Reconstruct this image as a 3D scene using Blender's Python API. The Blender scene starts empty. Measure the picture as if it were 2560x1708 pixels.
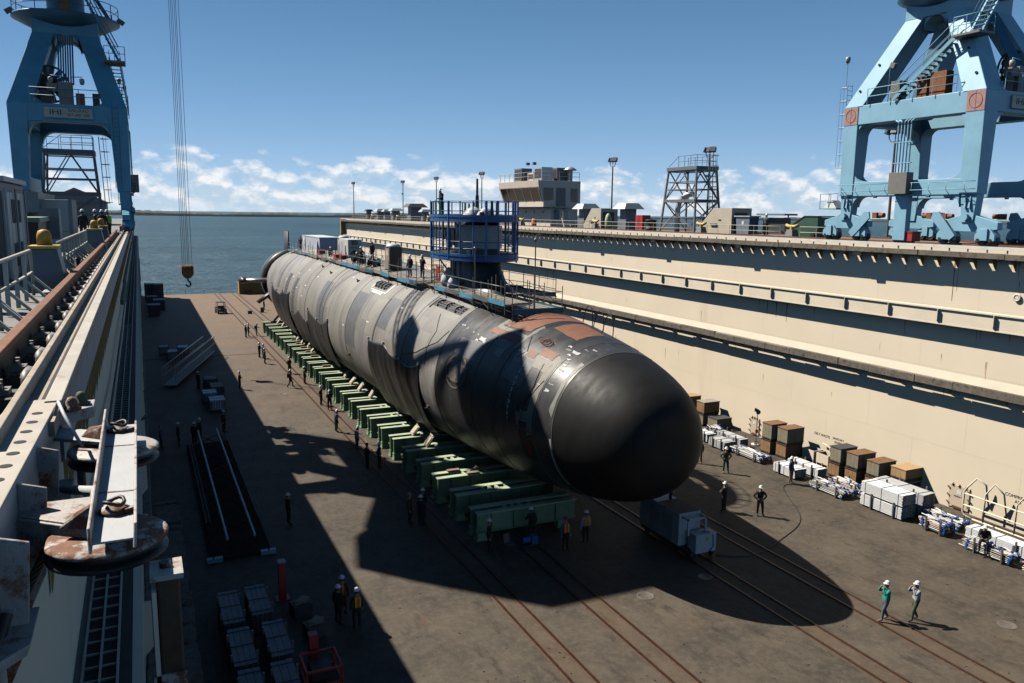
import bpy, bmesh, math, random
from mathutils import Vector, Matrix
sc = bpy.context.scene
COL = sc.collection
random.seed(7)
rad = math.radians
# ---------------------------------------------------------------- camera
SUN = Vector((0.58, -0.68, -1.0)).normalized()          # direction the light travels
cam_d = bpy.data.cameras.new('camera'); cam = bpy.data.objects.new('camera', cam_d); COL.objects.link(cam)
cam_d.sensor_width = 36.0; cam_d.lens = 28.194; cam_d.clip_start = 0.1; cam_d.clip_end = 20000
def cam_matrix(pitch, yaw, roll, loc):
    p, y, r = rad(pitch), rad(yaw), rad(roll)
    f = Vector((math.sin(y)*math.cos(p), math.cos(y)*math.cos(p), -math.sin(p)))
    rt = Vector((math.cos(y), -math.sin(y), 0)); dn = f.cross(rt)
    r2 = math.cos(r)*rt + math.sin(r)*dn; d2 = -math.sin(r)*rt + math.cos(r)*dn
    m = Matrix((r2, -d2, -f)).transposed().to_4x4(); m.translation = loc
    return m
cam.matrix_world = cam_matrix(9.0596, 24.863, -0.6633, (0, 0, 17.5))
sc.camera = cam
# ---------------------------------------------------------------- world, sun, exposure
sc.view_settings.view_transform = 'Standard'; sc.view_settings.look = 'None'
sc.view_settings.exposure = EXPO = 0.5; sc.view_settings.gamma = 1.0
sc.view_settings.use_curve_mapping = False
wd = bpy.data.worlds.new('World'); sc.world = wd; wd.use_nodes = True
nt = wd.node_tree; N = nt.nodes; L = nt.links
for n in list(N): N.remove(n)
def nn(t, **k):
    n = N.new(t)
    for a, b in k.items(): setattr(n, a, b)
    return n
def vmath(op, a, b=None):
    n = nn('ShaderNodeMath', operation=op)
    for i, v in enumerate((a, b)):
        if v is None: continue
        if isinstance(v, (int, float)): n.inputs[i].default_value = v
        else: L.new(v, n.inputs[i])
    return n.outputs[0]
out = nn('ShaderNodeOutputWorld'); bg = nn('ShaderNodeBackground'); bg.inputs['Strength'].default_value = 0.05
sky = nn('ShaderNodeTexSky'); sky.sky_type = 'NISHITA'; sky.sun_disc = False
sky.sun_elevation = math.asin(-SUN.z); sky.sun_rotation = math.atan2(-SUN.x, -SUN.y)
sky.altitude = 0; sky.air_density = 0.24; sky.dust_density = 0.0; sky.ozone_density = 4.0
tc = nn('ShaderNodeTexCoord'); sep = nn('ShaderNodeSeparateXYZ'); L.new(tc.outputs['Generated'], sep.inputs[0])
az = vmath('ARCTAN2', sep.outputs[0], sep.outputs[1]); el = vmath('ARCSINE', sep.outputs[2])
def cloud(dz):
    cmb = nn('ShaderNodeCombineXYZ')
    L.new(vmath('MULTIPLY', az, 26.0), cmb.inputs[0]); L.new(vmath('MULTIPLY', vmath('ADD', el, dz), 46.0), cmb.inputs[1])
    no = nn('ShaderNodeTexNoise'); no.inputs['Scale'].default_value = 1.0; no.inputs['Detail'].default_value = 9
    no.inputs['Roughness'].default_value = 0.56; no.inputs['Distortion'].default_value = 0.1
    L.new(cmb.outputs[0], no.inputs['Vector']); return no.outputs['Fac']
def ramp(fac, pts):
    r = nn('ShaderNodeValToRGB'); e = r.color_ramp.elements
    while len(e) > 1: e.remove(e[-1])
    for i, (p, c) in enumerate(pts):
        q = e[0] if i == 0 else e.new(p)
        q.position = p; q.color = (*c, 1) if len(c) == 3 else c
    L.new(fac, r.inputs[0]); return r.outputs[0]
c0 = cloud(0.0); c1 = cloud(0.010)
# heaps of cumulus low above the horizon; their tops rise and fall slowly with azimuth
tn = nn('ShaderNodeTexNoise'); tn.noise_dimensions = '1D'; tn.inputs['Scale'].default_value = 5.5; tn.inputs['Detail'].default_value = 3; L.new(az, tn.inputs['W'])
top = vmath('ADD', vmath('MULTIPLY', tn.outputs['Fac'], .115), .004)
rel = vmath('DIVIDE', el, top)
band = ramp(rel, [(0.0, (.70,)*3), (0.35, (.66,)*3), (0.72, (.50,)*3), (0.92, (.22,)*3), (1.0, (0,)*3)])
dens = vmath('ADD', c0, vmath('MULTIPLY', band, 0.36))
cov = vmath('MULTIPLY', ramp(dens, [(0.0, (0,)*3), (0.60, (0,)*3), (0.68, (.45,)*3), (0.80, (.95,)*3)]), ramp(rel, [(0.0, (.55,)*3), (.25, (1,)*3), (.9, (1,)*3), (1.0, (0,)*3)]))
lit = ramp(vmath('ADD', vmath('SUBTRACT', c0, c1), 0.5), [(0.0, (0,)*3), (0.44, (0,)*3), (0.60, (1,)*3)])
ccol = nn('ShaderNodeMix', data_type='RGBA'); ccol.inputs['A'].default_value = (7.6, 9.4, 11.2, 1); ccol.inputs['B'].default_value = (13.5, 13.6, 13.8, 1)
L.new(lit, ccol.inputs['Factor'])
tint = nn('ShaderNodeMix', data_type='RGBA', blend_type='MULTIPLY'); tint.inputs['Factor'].default_value = 1; L.new(sky.outputs[0], tint.inputs['A']); tint.inputs['B'].default_value = (1.0, 1.15, 1.3, 1)
def layer(prev, k, amt, col):      # moisture low in the air, all round the horizon, thinning upward
    f = vmath('MULTIPLY', vmath('EXPONENT', vmath('MULTIPLY', vmath('ABSOLUTE', el), -k)), amt)
    m_ = nn('ShaderNodeMix', data_type='RGBA'); L.new(f, m_.inputs['Factor']); L.new(prev, m_.inputs['A']); m_.inputs['B'].default_value = (*col, 1); return m_
pale = layer(layer(tint.outputs['Result'], 3.0, .75, (2.7, 7.0, 12.2)).outputs['Result'], 13.0, .85, (8.2, 10.3, 11.7))
mx = nn('ShaderNodeMix', data_type='RGBA'); L.new(cov, mx.inputs['Factor']); L.new(pale.outputs['Result'], mx.inputs['A']); L.new(ccol.outputs['Result'], mx.inputs['B'])
L.new(mx.outputs['Result'], bg.inputs['Color']); L.new(bg.outputs[0], out.inputs[0])
sun_d = bpy.data.lights.new('sun', 'SUN'); sun_d.energy = 5.0; sun_d.angle = rad(0.53); sun_d.color = (1.0, 0.93, 0.82)
sun = bpy.data.objects.new('sun', sun_d); COL.objects.link(sun)
sun.rotation_euler = SUN.to_track_quat('-Z', 'Y').to_euler(); sun.location = (-60, 100, 120)
sc.cycles.diffuse_bounces = 0; sc.cycles.max_bounces = 4; sc.cycles.glossy_bounces = 1; sc.cycles.transmission_bounces = 1; sc.cycles.volume_bounces = 0; sc.cycles.transparent_max_bounces = 2
# ---------------------------------------------------------------- materials
MATS = {}
def M(name, col, rough=0.6, metal=0.0, var=0.18, vs=1.2, c2=None, amt=0.0, c2s=2.5, streak=0.0, bump=0.0, bs=30.0, spec=0.5, edge=0.0):
    """colour with two scales of variation; c2/amt = second colour in patches (rust, dirt); streak = vertical runs of c2"""
    if name in MATS: return MATS[name]
    m = bpy.data.materials.new(name); m.use_nodes = True; MATS[name] = m
    t = m.node_tree; B = t.nodes['Principled BSDF']; nw = t.nodes.new; lk = t.links.new
    B.inputs['Roughness'].default_value = rough; B.inputs['Metallic'].default_value = metal
    B.inputs['Specular IOR Level'].default_value = spec
    g = nw('ShaderNodeNewGeometry')
    def noise(s, d=5, vec=None, ro=.6):
        n = nw('ShaderNodeTexNoise'); n.inputs['Scale'].default_value = s; n.inputs['Detail'].default_value = d
        n.inputs['Roughness'].default_value = ro; lk(vec or g.outputs['Position'], n.inputs['Vector']); return n.outputs['Fac']
    n1 = noise(vs)
    mr = nw('ShaderNodeMapRange'); lk(n1, mr.inputs[0]); mr.inputs[1].default_value = .25; mr.inputs[2].default_value = .75
    mr.inputs[3].default_value = 1-var; mr.inputs[4].default_value = 1+var
    mul = nw('ShaderNodeMix'); mul.data_type = 'RGBA'; mul.blend_type = 'MULTIPLY'; mul.inputs['Factor'].default_value = 1
    mul.inputs['A'].default_value = (*col, 1); lk(mr.outputs[0], mul.inputs['B']); cur = mul.outputs['Result']
    def blend(fac, lo, hi, c):
        nonlocal cur
        r = nw('ShaderNodeMapRange'); r.clamp = True; lk(fac, r.inputs[0]); r.inputs[1].default_value = lo; r.inputs[2].default_value = hi
        x = nw('ShaderNodeMix'); x.data_type = 'RGBA'; lk(r.outputs[0], x.inputs['Factor']); lk(cur, x.inputs['A']); x.inputs['B'].default_value = (*c, 1); cur = x.outputs['Result']
    if c2 is not None and amt > 0: blend(noise(c2s, 8, ro=.68), .72-.42*amt, .80-.36*amt, c2)
    if c2 is not None and streak > 0:
        mp = nw('ShaderNodeMapping'); lk(g.outputs['Position'], mp.inputs[0]); mp.inputs['Scale'].default_value = (c2s, c2s, c2s*.07)
        blend(noise(1.0, 6, mp.outputs[0]), .74-.4*streak, .95-.25*streak, c2)
    lk(cur, B.inputs['Base Color'])
    if bump:
        b = nw('ShaderNodeBump'); b.inputs['Strength'].default_value = bump; b.inputs['Distance'].default_value = .02
        lk(noise(bs, 6), b.inputs['Height']); lk(b.outputs[0], B.inputs['Normal'])
    return m
RUST = (.16, .055, .022)
# ---------------------------------------------------------------- mesh builder
class B:
    def __init__(s): s.v = []; s.f = []; s.m = []; s.sm = []; s.cm = 0
    def mat(s, i): s.cm = i; return s
    def add(s, vs, fs, smooth=False):
        o = len(s.v); s.v += [tuple(v) for v in vs]
        for f in fs: s.f.append([i+o for i in f]); s.m.append(s.cm); s.sm.append(smooth)
        return s
    def box(s, x0, y0, z0, x1, y1, z1):
        return s.hexa([(x0,y0,z0),(x1,y0,z0),(x1,y1,z0),(x0,y1,z0)], [(x0,y0,z1),(x1,y0,z1),(x1,y1,z1),(x0,y1,z1)])
    def hexa(s, lo, hi):
        n = len(lo); fs = [list(range(n))[::-1], list(range(n, 2*n))]
        fs += [[i, (i+1) % n, n+(i+1) % n, n+i] for i in range(n)]
        return s.add(list(lo)+list(hi), fs)
    def cbox(s, c, sz, rz=0.0, rx=0.0, ry=0.0):
        m = Matrix.Translation(c) @ Matrix.Rotation(rz, 4, 'Z') @ Matrix.Rotation(ry, 4, 'Y') @ Matrix.Rotation(rx, 4, 'X')
        h = [q/2 for q in sz]
        p = [m @ Vector((a*h[0], b*h[1], c_*h[2])) for c_ in (-1, 1) for a, b in ((-1,-1),(1,-1),(1,1),(-1,1))]
        return s.hexa(p[:4], p[4:])
    def beam(s, p0, p1, w, h, up=(0,0,1)):
        p0, p1 = Vector(p0), Vector(p1); d = (p1-p0).normalized(); up = Vector(up)
        if abs(d.dot(up)) > .98: up = Vector((0,1,0))
        r = d.cross(up).normalized()*w/2; u = r.cross(d).normalized()*h/2
        return s.hexa([p0-r-u, p0+r-u, p0+r+u, p0-r+u], [p1-r-u, p1+r-u, p1+r+u, p1-r+u])
    def cyl(s, p0, p1, r0, r1=None, n=10, caps=True):
        r1 = r0 if r1 is None else r1
        p0, p1 = Vector(p0), Vector(p1); d = (p1-p0).normalized()
        a = d.orthogonal().normalized(); b = d.cross(a)
        ring = [a*math.cos(2*math.pi*i/n)+b*math.sin(2*math.pi*i/n) for i in range(n)]
        s.add([p0+q*r0 for q in ring]+[p1+q*r1 for q in ring], [[i, (i+1) % n, n+(i+1) % n, n+i] for i in range(n)], n > 6)
        if caps:
            s.add([p0+q*r0 for q in ring], [list(range(n))[::-1]]); s.add([p1+q*r1 for q in ring], [list(range(n))])
        return s
    def tube(s, pts, r, n=6, closed=False):
        pts = [Vector(p) for p in pts]; k = len(pts); vs = []; a = None
        for i, p in enumerate(pts):
            if closed: d = pts[(i+1) % k]-pts[i-1]
            else: d = pts[min(i+1, k-1)]-pts[max(i-1, 0)]
            d.normalize()
            if a is None: a = d.orthogonal().normalized()
            else: a = (a-d*a.dot(d)).normalized()
            b = d.cross(a); rr = r[i] if isinstance(r, (list, tuple)) else r
            vs += [p+(a*math.cos(2*math.pi*j/n)+b*math.sin(2*math.pi*j/n))*rr for j in range(n)]
        fs = []
        for i in range(k if closed else k-1):
            q = (i+1) % k
            fs += [[i*n+j, i*n+(j+1) % n, q*n+(j+1) % n, q*n+j] for j in range(n)]
        if not closed: fs += [list(range(n))[::-1], [(k-1)*n+j for j in range(n)]]
        return s.add(vs, fs, n > 5)
    def prism(s, poly, axis, a0, a1):
        """polygon in the two other axes (order x,y,z without axis), extruded along axis"""
        def P(q, a):
            if axis == 'x': return (a, q[0], q[1])
            if axis == 'y': return (q[0], a, q[1])
            return (q[0], q[1], a)
        return s.hexa([P(q, a0) for q in poly], [P(q, a1) for q in poly])
    def lathe(s, prof, c=(0,0,0), n=16, axis='z'):
        vs = []; k = len(prof)
        for r, h in prof:
            for j in range(n):
                t = 2*math.pi*j/n; x, y = r*math.cos(t), r*math.sin(t)
                p = (x, y, h) if axis == 'z' else (x, h, y) if axis == 'y' else (h, x, y)
                vs.append((p[0]+c[0], p[1]+c[1], p[2]+c[2]))
        fs = [[i*n+j, i*n+(j+1) % n, (i+1)*n+(j+1) % n, (i+1)*n+j] for i in range(k-1) for j in range(n)]
        fs += [list(range(n))[::-1], [(k-1)*n+j for j in range(n)]]
        return s.add(vs, fs, True)
    def mesh(s, name, mats):
        me = bpy.data.meshes.new(name); me.from_pydata(s.v, [], s.f)
        for m in (mats if isinstance(mats, (list, tuple)) else [mats]): me.materials.append(m)
        me.polygons.foreach_set('material_index', s.m); me.polygons.foreach_set('use_smooth', s.sm)
        me.update()
        bm = bmesh.new(); bm.from_mesh(me); bmesh.ops.recalc_face_normals(bm, faces=bm.faces); bm.to_mesh(me); bm.free()
        return me
    def obj(s, name, mats, parent=None, loc=None, bev=0.0):
        return link(name, s.mesh(name, mats), parent, loc, bev)
def link(name, me, parent=None, loc=None, bev=0.0, rz=0.0):
    o = bpy.data.objects.new(name, me); COL.objects.link(o)
    if parent is not None: o.parent = parent
    if loc is not None: o.location = loc
    if rz: o.rotation_euler[2] = rz
    if bev:
        md = o.modifiers.new('bevel', 'BEVEL'); md.width = bev; md.segments = 2; md.limit_method = 'ANGLE'
    return o
def tag(o, label, cat, group=None):
    o['label'] = label; o['category'] = cat
    if group: o['group'] = group
    return o
def struct(o): o['kind'] = 'structure'; return o
def thing(name, label, cat, loc=(0,0,0), rz=0.0, group=None):
    o = bpy.data.objects.new(name, None); COL.objects.link(o); o.location = loc; o.rotation_euler[2] = rz
    o.empty_display_size = .3
    return tag(o, label, cat, group)
def dup(src, label, loc, rz=0.0, group=None, skip=()):
    c = src.copy(); COL.objects.link(c); c.location = loc; c.rotation_euler[2] = rz; c['label'] = label
    if group: c['group'] = group
    def rec(a, b):
        for ch in a.children:
            if ch.name.split('.')[0] in skip: continue
            d = ch.copy(); COL.objects.link(d); d.parent = b; rec(ch, d)
    rec(src, c); return c
def text(name, body, size, mat, parent, loc, rot, ext=.004, sx=1.0, align='CENTER'):
    cu = bpy.data.curves.new(name, 'FONT'); cu.body = body; cu.size = size; cu.extrude = ext; cu.align_x = align; cu.align_y = 'CENTER'
    cu.resolution_u = 2
    o = bpy.data.objects.new(name, cu); COL.objects.link(o)
    bpy.context.view_layer.update()
    me = bpy.data.meshes.new_from_object(o.evaluated_get(bpy.context.evaluated_depsgraph_get()))
    bpy.data.objects.remove(o); me.materials.clear(); me.materials.append(mat)
    t = link(name, me, parent, loc); t.rotation_euler = rot; t.scale = (sx, 1, 1); return t
def railing(b, pts, h=1.0, r=.022, step=1.5, mids=(.5,), post_r=None):
    """posts and rails along a polyline into builder b"""
    pts = [Vector(p) for p in pts]
    for z in (1.0,)+tuple(mids): b.tube([p+Vector((0,0,h*z)) for p in pts], r, 6)
    for a, c in zip(pts, pts[1:]):
        n = max(1, round((c-a).length/step))
        for i in range(n+1):
            p = a.lerp(c, i/n); b.cyl(p, p+Vector((0,0,h)), post_r or r, n=6)
# ---------------------------------------------------------------- setting
def floor_material():
    m = bpy.data.materials.new('dock_floor_steel'); m.use_nodes = True; t = m.node_tree; P = t.nodes['Principled BSDF']; nw = t.nodes.new; lk = t.links.new
    P.inputs['Roughness'].default_value = .72; P.inputs['Specular IOR Level'].default_value = .35
    g = nw('ShaderNodeNewGeometry')
    def noise(s, d=6, sc=(1,1,1), ro=.62, rot=0):
        mp = nw('ShaderNodeMapping'); mp.inputs['Scale'].default_value = sc; mp.inputs['Rotation'].default_value = (0,0,rot); lk(g.outputs['Position'], mp.inputs[0])
        n = nw('ShaderNodeTexNoise'); n.inputs['Scale'].default_value = s; n.inputs['Detail'].default_value = d; n.inputs['Roughness'].default_value = ro
        lk(mp.outputs[0], n.inputs['Vector']); return n.outputs['Fac']
    def rng(f, a, b, c=0., d=1.):
        r = nw('ShaderNodeMapRange'); lk(f, r.inputs[0]); r.inputs[1].default_value = a; r.inputs[2].default_value = b; r.inputs[3].default_value = c; r.inputs[4].default_value = d; return r.outputs[0]
    def mix(f, a, b):
        x = nw('ShaderNodeMix'); x.data_type = 'RGBA'
        if isinstance(f, (int, float)): x.inputs['Factor'].default_value = f
        else: lk(f, x.inputs['Factor'])
        for k, v in (('A', a), ('B', b)):
            if isinstance(v, tuple): x.inputs[k].default_value = (*v, 1)
            else: lk(v, x.inputs[k])
        return x.outputs['Result']
    def ma(op, a, b):
        n = nw('ShaderNodeMath'); n.operation = op
        for i, v in enumerate((a, b)):
            if isinstance(v, (int, float)): n.inputs[i].default_value = v
            else: lk(v, n.inputs[i])
        return n.outputs[0]
    sp = nw('ShaderNodeSeparateXYZ'); lk(g.outputs['Position'], sp.inputs[0])
    c = mix(rng(noise(.35, 8), .36, .64), (.050, .041, .032), (.098, .080, .060))
    c = mix(rng(noise(2.6, 8, ro=.72), .45, .72, 0, .75), c, (.132, .109, .080))
    c = mix(rng(noise(.9, 9, (1, .35, 1), .75, .5), .54, .66, 0, .85), c, (.034, .027, .021))
    c = mix(rng(noise(5.5, 9, (1, .5, 1), .78), .58, .66, 0, .9), c, (.034, .024, .018))
    rust = ma('ADD', noise(.55, 9, (1, .3, 1), .7), rng(sp.outputs[1], 60, 180, -.02, .22))
    c = mix(rng(rust, .58, .78, 0, .8), c, (.165, .088, .047))
    for xr in (14.4, 17.9, 25.3, 28.9):      # rust bleeding out from each pair of rails
        d_ = ma('ABSOLUTE', ma('SUBTRACT', sp.outputs[0], xr), 0); c = mix(rng(ma('ADD', ma('MULTIPLY', d_, -.30), noise(1.3, 8, (1, .35, 1), .7)), .28, .60, 0, .5), c, (.125, .075, .044))
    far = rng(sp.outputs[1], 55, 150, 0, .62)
    c = mix(far, c, (.235, .165, .115))  # farther floor tan: rust plus the sun's glancing sheen put into the colour
    c = mix(rng(noise(7., 4, ro=.5), .70, .74, 0, .7), c, (.2, .18, .15))
    lk(c, P.inputs['Base Color'])
    b = nw('ShaderNodeBump'); b.inputs['Strength'].default_value = .35; b.inputs['Distance'].default_value = .03; lk(noise(6, 9, ro=.75), b.inputs['Height']); lk(b.outputs[0], P.inputs['Normal'])
    return m
FLOORM = floor_material()
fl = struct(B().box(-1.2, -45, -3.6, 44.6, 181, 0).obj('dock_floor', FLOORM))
railm = M('worn_floor_rail', (.075, .045, .032), .42, .6, .3, 3)
railr = M('rust_stain', (.10, .052, .030), .8, 0, .4, 5)
me_rail = B().box(-.05, -45, .004, .05, 180.8, .045).mesh('floor_rail', railm)
me_gro = B().box(-.13, -45, .002, .13, 180.8, .006).mesh('rail_groove', railr)
for x in (13.95, 14.85, 17.45, 18.4, 24.85, 25.75, 28.4, 29.4):
    r = link('floor_rail', me_rail, fl, (x, 0, 0)); link('rail_groove', me_gro, r)
# round cover plates and a lap joint across the deck
platem = M('cover_plate_steel', (.16, .14, .12), .5, .3, .3, 6, RUST, .35, 8)
def cover(x, y, r):
    b = B(); b.lathe([(r, .003), (r, .012), (r*.98, .016), (r*.82, .016), (r*.8, .010), (0.01, .010)], n=28)
    b.obj('cover_plate', platem, fl, (x, y, 0))
for x, y, r in ((20.5, 29.1, .42), (24.3, 29.6, .36), (33.5, 20.5, .4), (11.8, 78, .4)): cover(x, y, r)
for y in (60.6, 85.4): B().box(-.9, y, .001, 44.2, y+.015, .006).obj('weld_seam', railr, fl)
B().box(-.9, 102.03, .003, 14, 102.15, .03).obj('seam_plate', railr, fl)
# far end: rail of the dock's end edge
er = thing('end_railing', 'thin wire railing along the far edge of the dock floor above the water', 'railing', (0, 180.6, 0))
for i in range(13):
    B().cyl((0,0,0), (0,0,1.05), .03, n=6).obj('post', M('rail_rust', (.12, .07, .05), .7), er, (1.0+i*3.6, 0, 0))
for z in (.55, 1.03): B().tube([(1+i*3.6/2, 0, z-.05*(i % 2)) for i in range(25)], .016, 5).obj('wire', MATS['rail_rust'], er)
# sea
def sea_material():
    m = bpy.data.materials.new('bay_water'); m.use_nodes = True; t = m.node_tree; P = t.nodes['Principled BSDF']; nw = t.nodes.new; lk = t.links.new
    P.inputs['Roughness'].default_value = .38; P.inputs['IOR'].default_value = 1.33; P.inputs['Specular IOR Level'].default_value = .35
    g = nw('ShaderNodeNewGeometry')
    def noise(s, d, sc):
        mp = nw('ShaderNodeMapping'); mp.inputs['Scale'].default_value = sc; lk(g.outputs['Position'], mp.inputs[0])
        n = nw('ShaderNodeTexNoise'); n.inputs['Scale'].default_value = s; n.inputs['Detail'].default_value = d; n.inputs['Roughness'].default_value = .62; lk(mp.outputs[0], n.inputs['Vector']); return n.outputs['Fac']
    n1 = noise(.16, 9, (.6, 1, 1)); n2 = noise(.012, 4, (.5, 1, 1)); n3 = noise(.9, 5, (.5, 1, 1))
    ad0 = nw('ShaderNodeMath'); ad0.operation = 'ADD'; lk(n2, ad0.inputs[0]); lk(noise(.22, 8, (.45, 1, 1)), ad0.inputs[1])
    mr = nw('ShaderNodeMapRange'); lk(ad0.outputs[0], mr.inputs[0]); mr.inputs[1].default_value = .80; mr.inputs[2].default_value = 1.2
    mx = nw('ShaderNodeMix'); mx.data_type = 'RGBA'; lk(mr.outputs[0], mx.inputs['Factor']); mx.inputs['A'].default_value = (.008, .034, .050, 1); mx.inputs['B'].default_value = (.040, .098, .122, 1)
    sp = nw('ShaderNodeSeparateXYZ'); lk(g.outputs['Position'], sp.inputs[0])
    # broken foam where the chop meets the dock's end, sparse caps further out
    fr = nw('ShaderNodeMapRange'); lk(sp.outputs[1], fr.inputs[0]); fr.inputs[1].default_value = 183; fr.inputs[2].default_value = 212; fr.inputs[3].default_value = .10; fr.inputs[4].default_value = 0
    ad = nw('ShaderNodeMath'); ad.operation = 'ADD'; lk(n3, ad.inputs[0]); lk(fr.outputs[0], ad.inputs[1])
    th = nw('ShaderNodeMapRange'); lk(ad.outputs[0], th.inputs[0]); th.inputs[1].default_value = .655; th.inputs[2].default_value = .70
    fx = nw('ShaderNodeMix'); fx.data_type = 'RGBA'; lk(th.outputs[0], fx.inputs['Factor']); lk(mx.outputs['Result'], fx.inputs['A']); fx.inputs['B'].default_value = (.62, .66, .68, 1)
    lk(fx.outputs['Result'], P.inputs['Base Color'])
    b = nw('ShaderNodeBump'); b.inputs['Strength'].default_value = 1.0; b.inputs['Distance'].default_value = 3.2; lk(n1, b.inputs['Height'])
    b2 = nw('ShaderNodeBump'); b2.inputs['Strength'].default_value = .5; b2.inputs['Distance'].default_value = .3; lk(n3, b2.inputs['Height']); lk(b.outputs[0], b2.inputs['Normal'])
    lk(b2.outputs[0], P.inputs['Normal']); return m
se = B(); se.add([(-12000,-3000,-3.2),(14000,-3000,-3.2),(14000,14000,-3.2),(-12000,14000,-3.2)], [[0,1,2,3]])
struct(se.obj('sea', sea_material()))
# far shore: low wooded land
sh = B(); rnd = random.Random(3); n = 520; prev = None
for i in range(n+1):
    a = rad(-38+i*106/n); d = 3500+600*math.sin(i*.021)+ (500 if i > 300 else 0); h = 11+3.0*math.sin(i*.05)+2.5*math.sin(i*.17+1)+rnd.uniform(-1.5, 2.2)
    p = [(d*math.sin(a), d*math.cos(a), -4), (d*math.sin(a), d*math.cos(a), h*.45), ((d+30)*math.sin(a), (d+30)*math.cos(a), h), ((d+250)*math.sin(a), (d+250)*math.cos(a), h*.8), ((d+300)*math.sin(a), (d+300)*math.cos(a), -4)]
    if prev: sh.add(prev+p, [[j, j+1, j+6, j+5] for j in range(4)])
    prev = p
struct(sh.obj('far_shore', M('shore_woods', (.028, .045, .034), .95, 0, .45, .02)))
# ---------------------------------------------------------------- wing walls
CREAM = M('cream_wall_paint', (.80, .69, .53), .62, 0, .05, .22, (.60, .46, .31), 0.0, .30, .36, .05, 2.0)
CREAM2 = M('cream_ledge_paint', (.76, .665, .52), .6, 0, .08, .8, (.40, .24, .12), .12, 1.6)
TIMBER = M('weathered_timber', (.145, .125, .10), .85, 0, .35, 2.5, (.06, .05, .04), .45, 3.5, 0, .6, 18)
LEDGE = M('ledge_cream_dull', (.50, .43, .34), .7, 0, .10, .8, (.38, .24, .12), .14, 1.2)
OCHRE = M('ochre_bracket_paint', (.42, .27, .10), .7, 0, .2, 2, (.2, .1, .04), .2, 2)
GRATE = M('dark_grating', (.035, .032, .030), .8, 0, .3, 4, RUST, .2, 4)
WHITEK = M('white_kerb_paint', (.70, .68, .62), .55, 0, .12, 1.5, (.30, .24, .18), .22, 2.0)
DECKM = M('grey_deck_paint', (.20, .20, .195), .75, 0, .2, 1.0, (.12, .08, .06), .25, 1.5)
RUSTRAIL = M('rusty_crane_rail', (.21, .085, .040), .7, .1, .3, 4, (.10, .05, .03), .4, 9)
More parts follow.
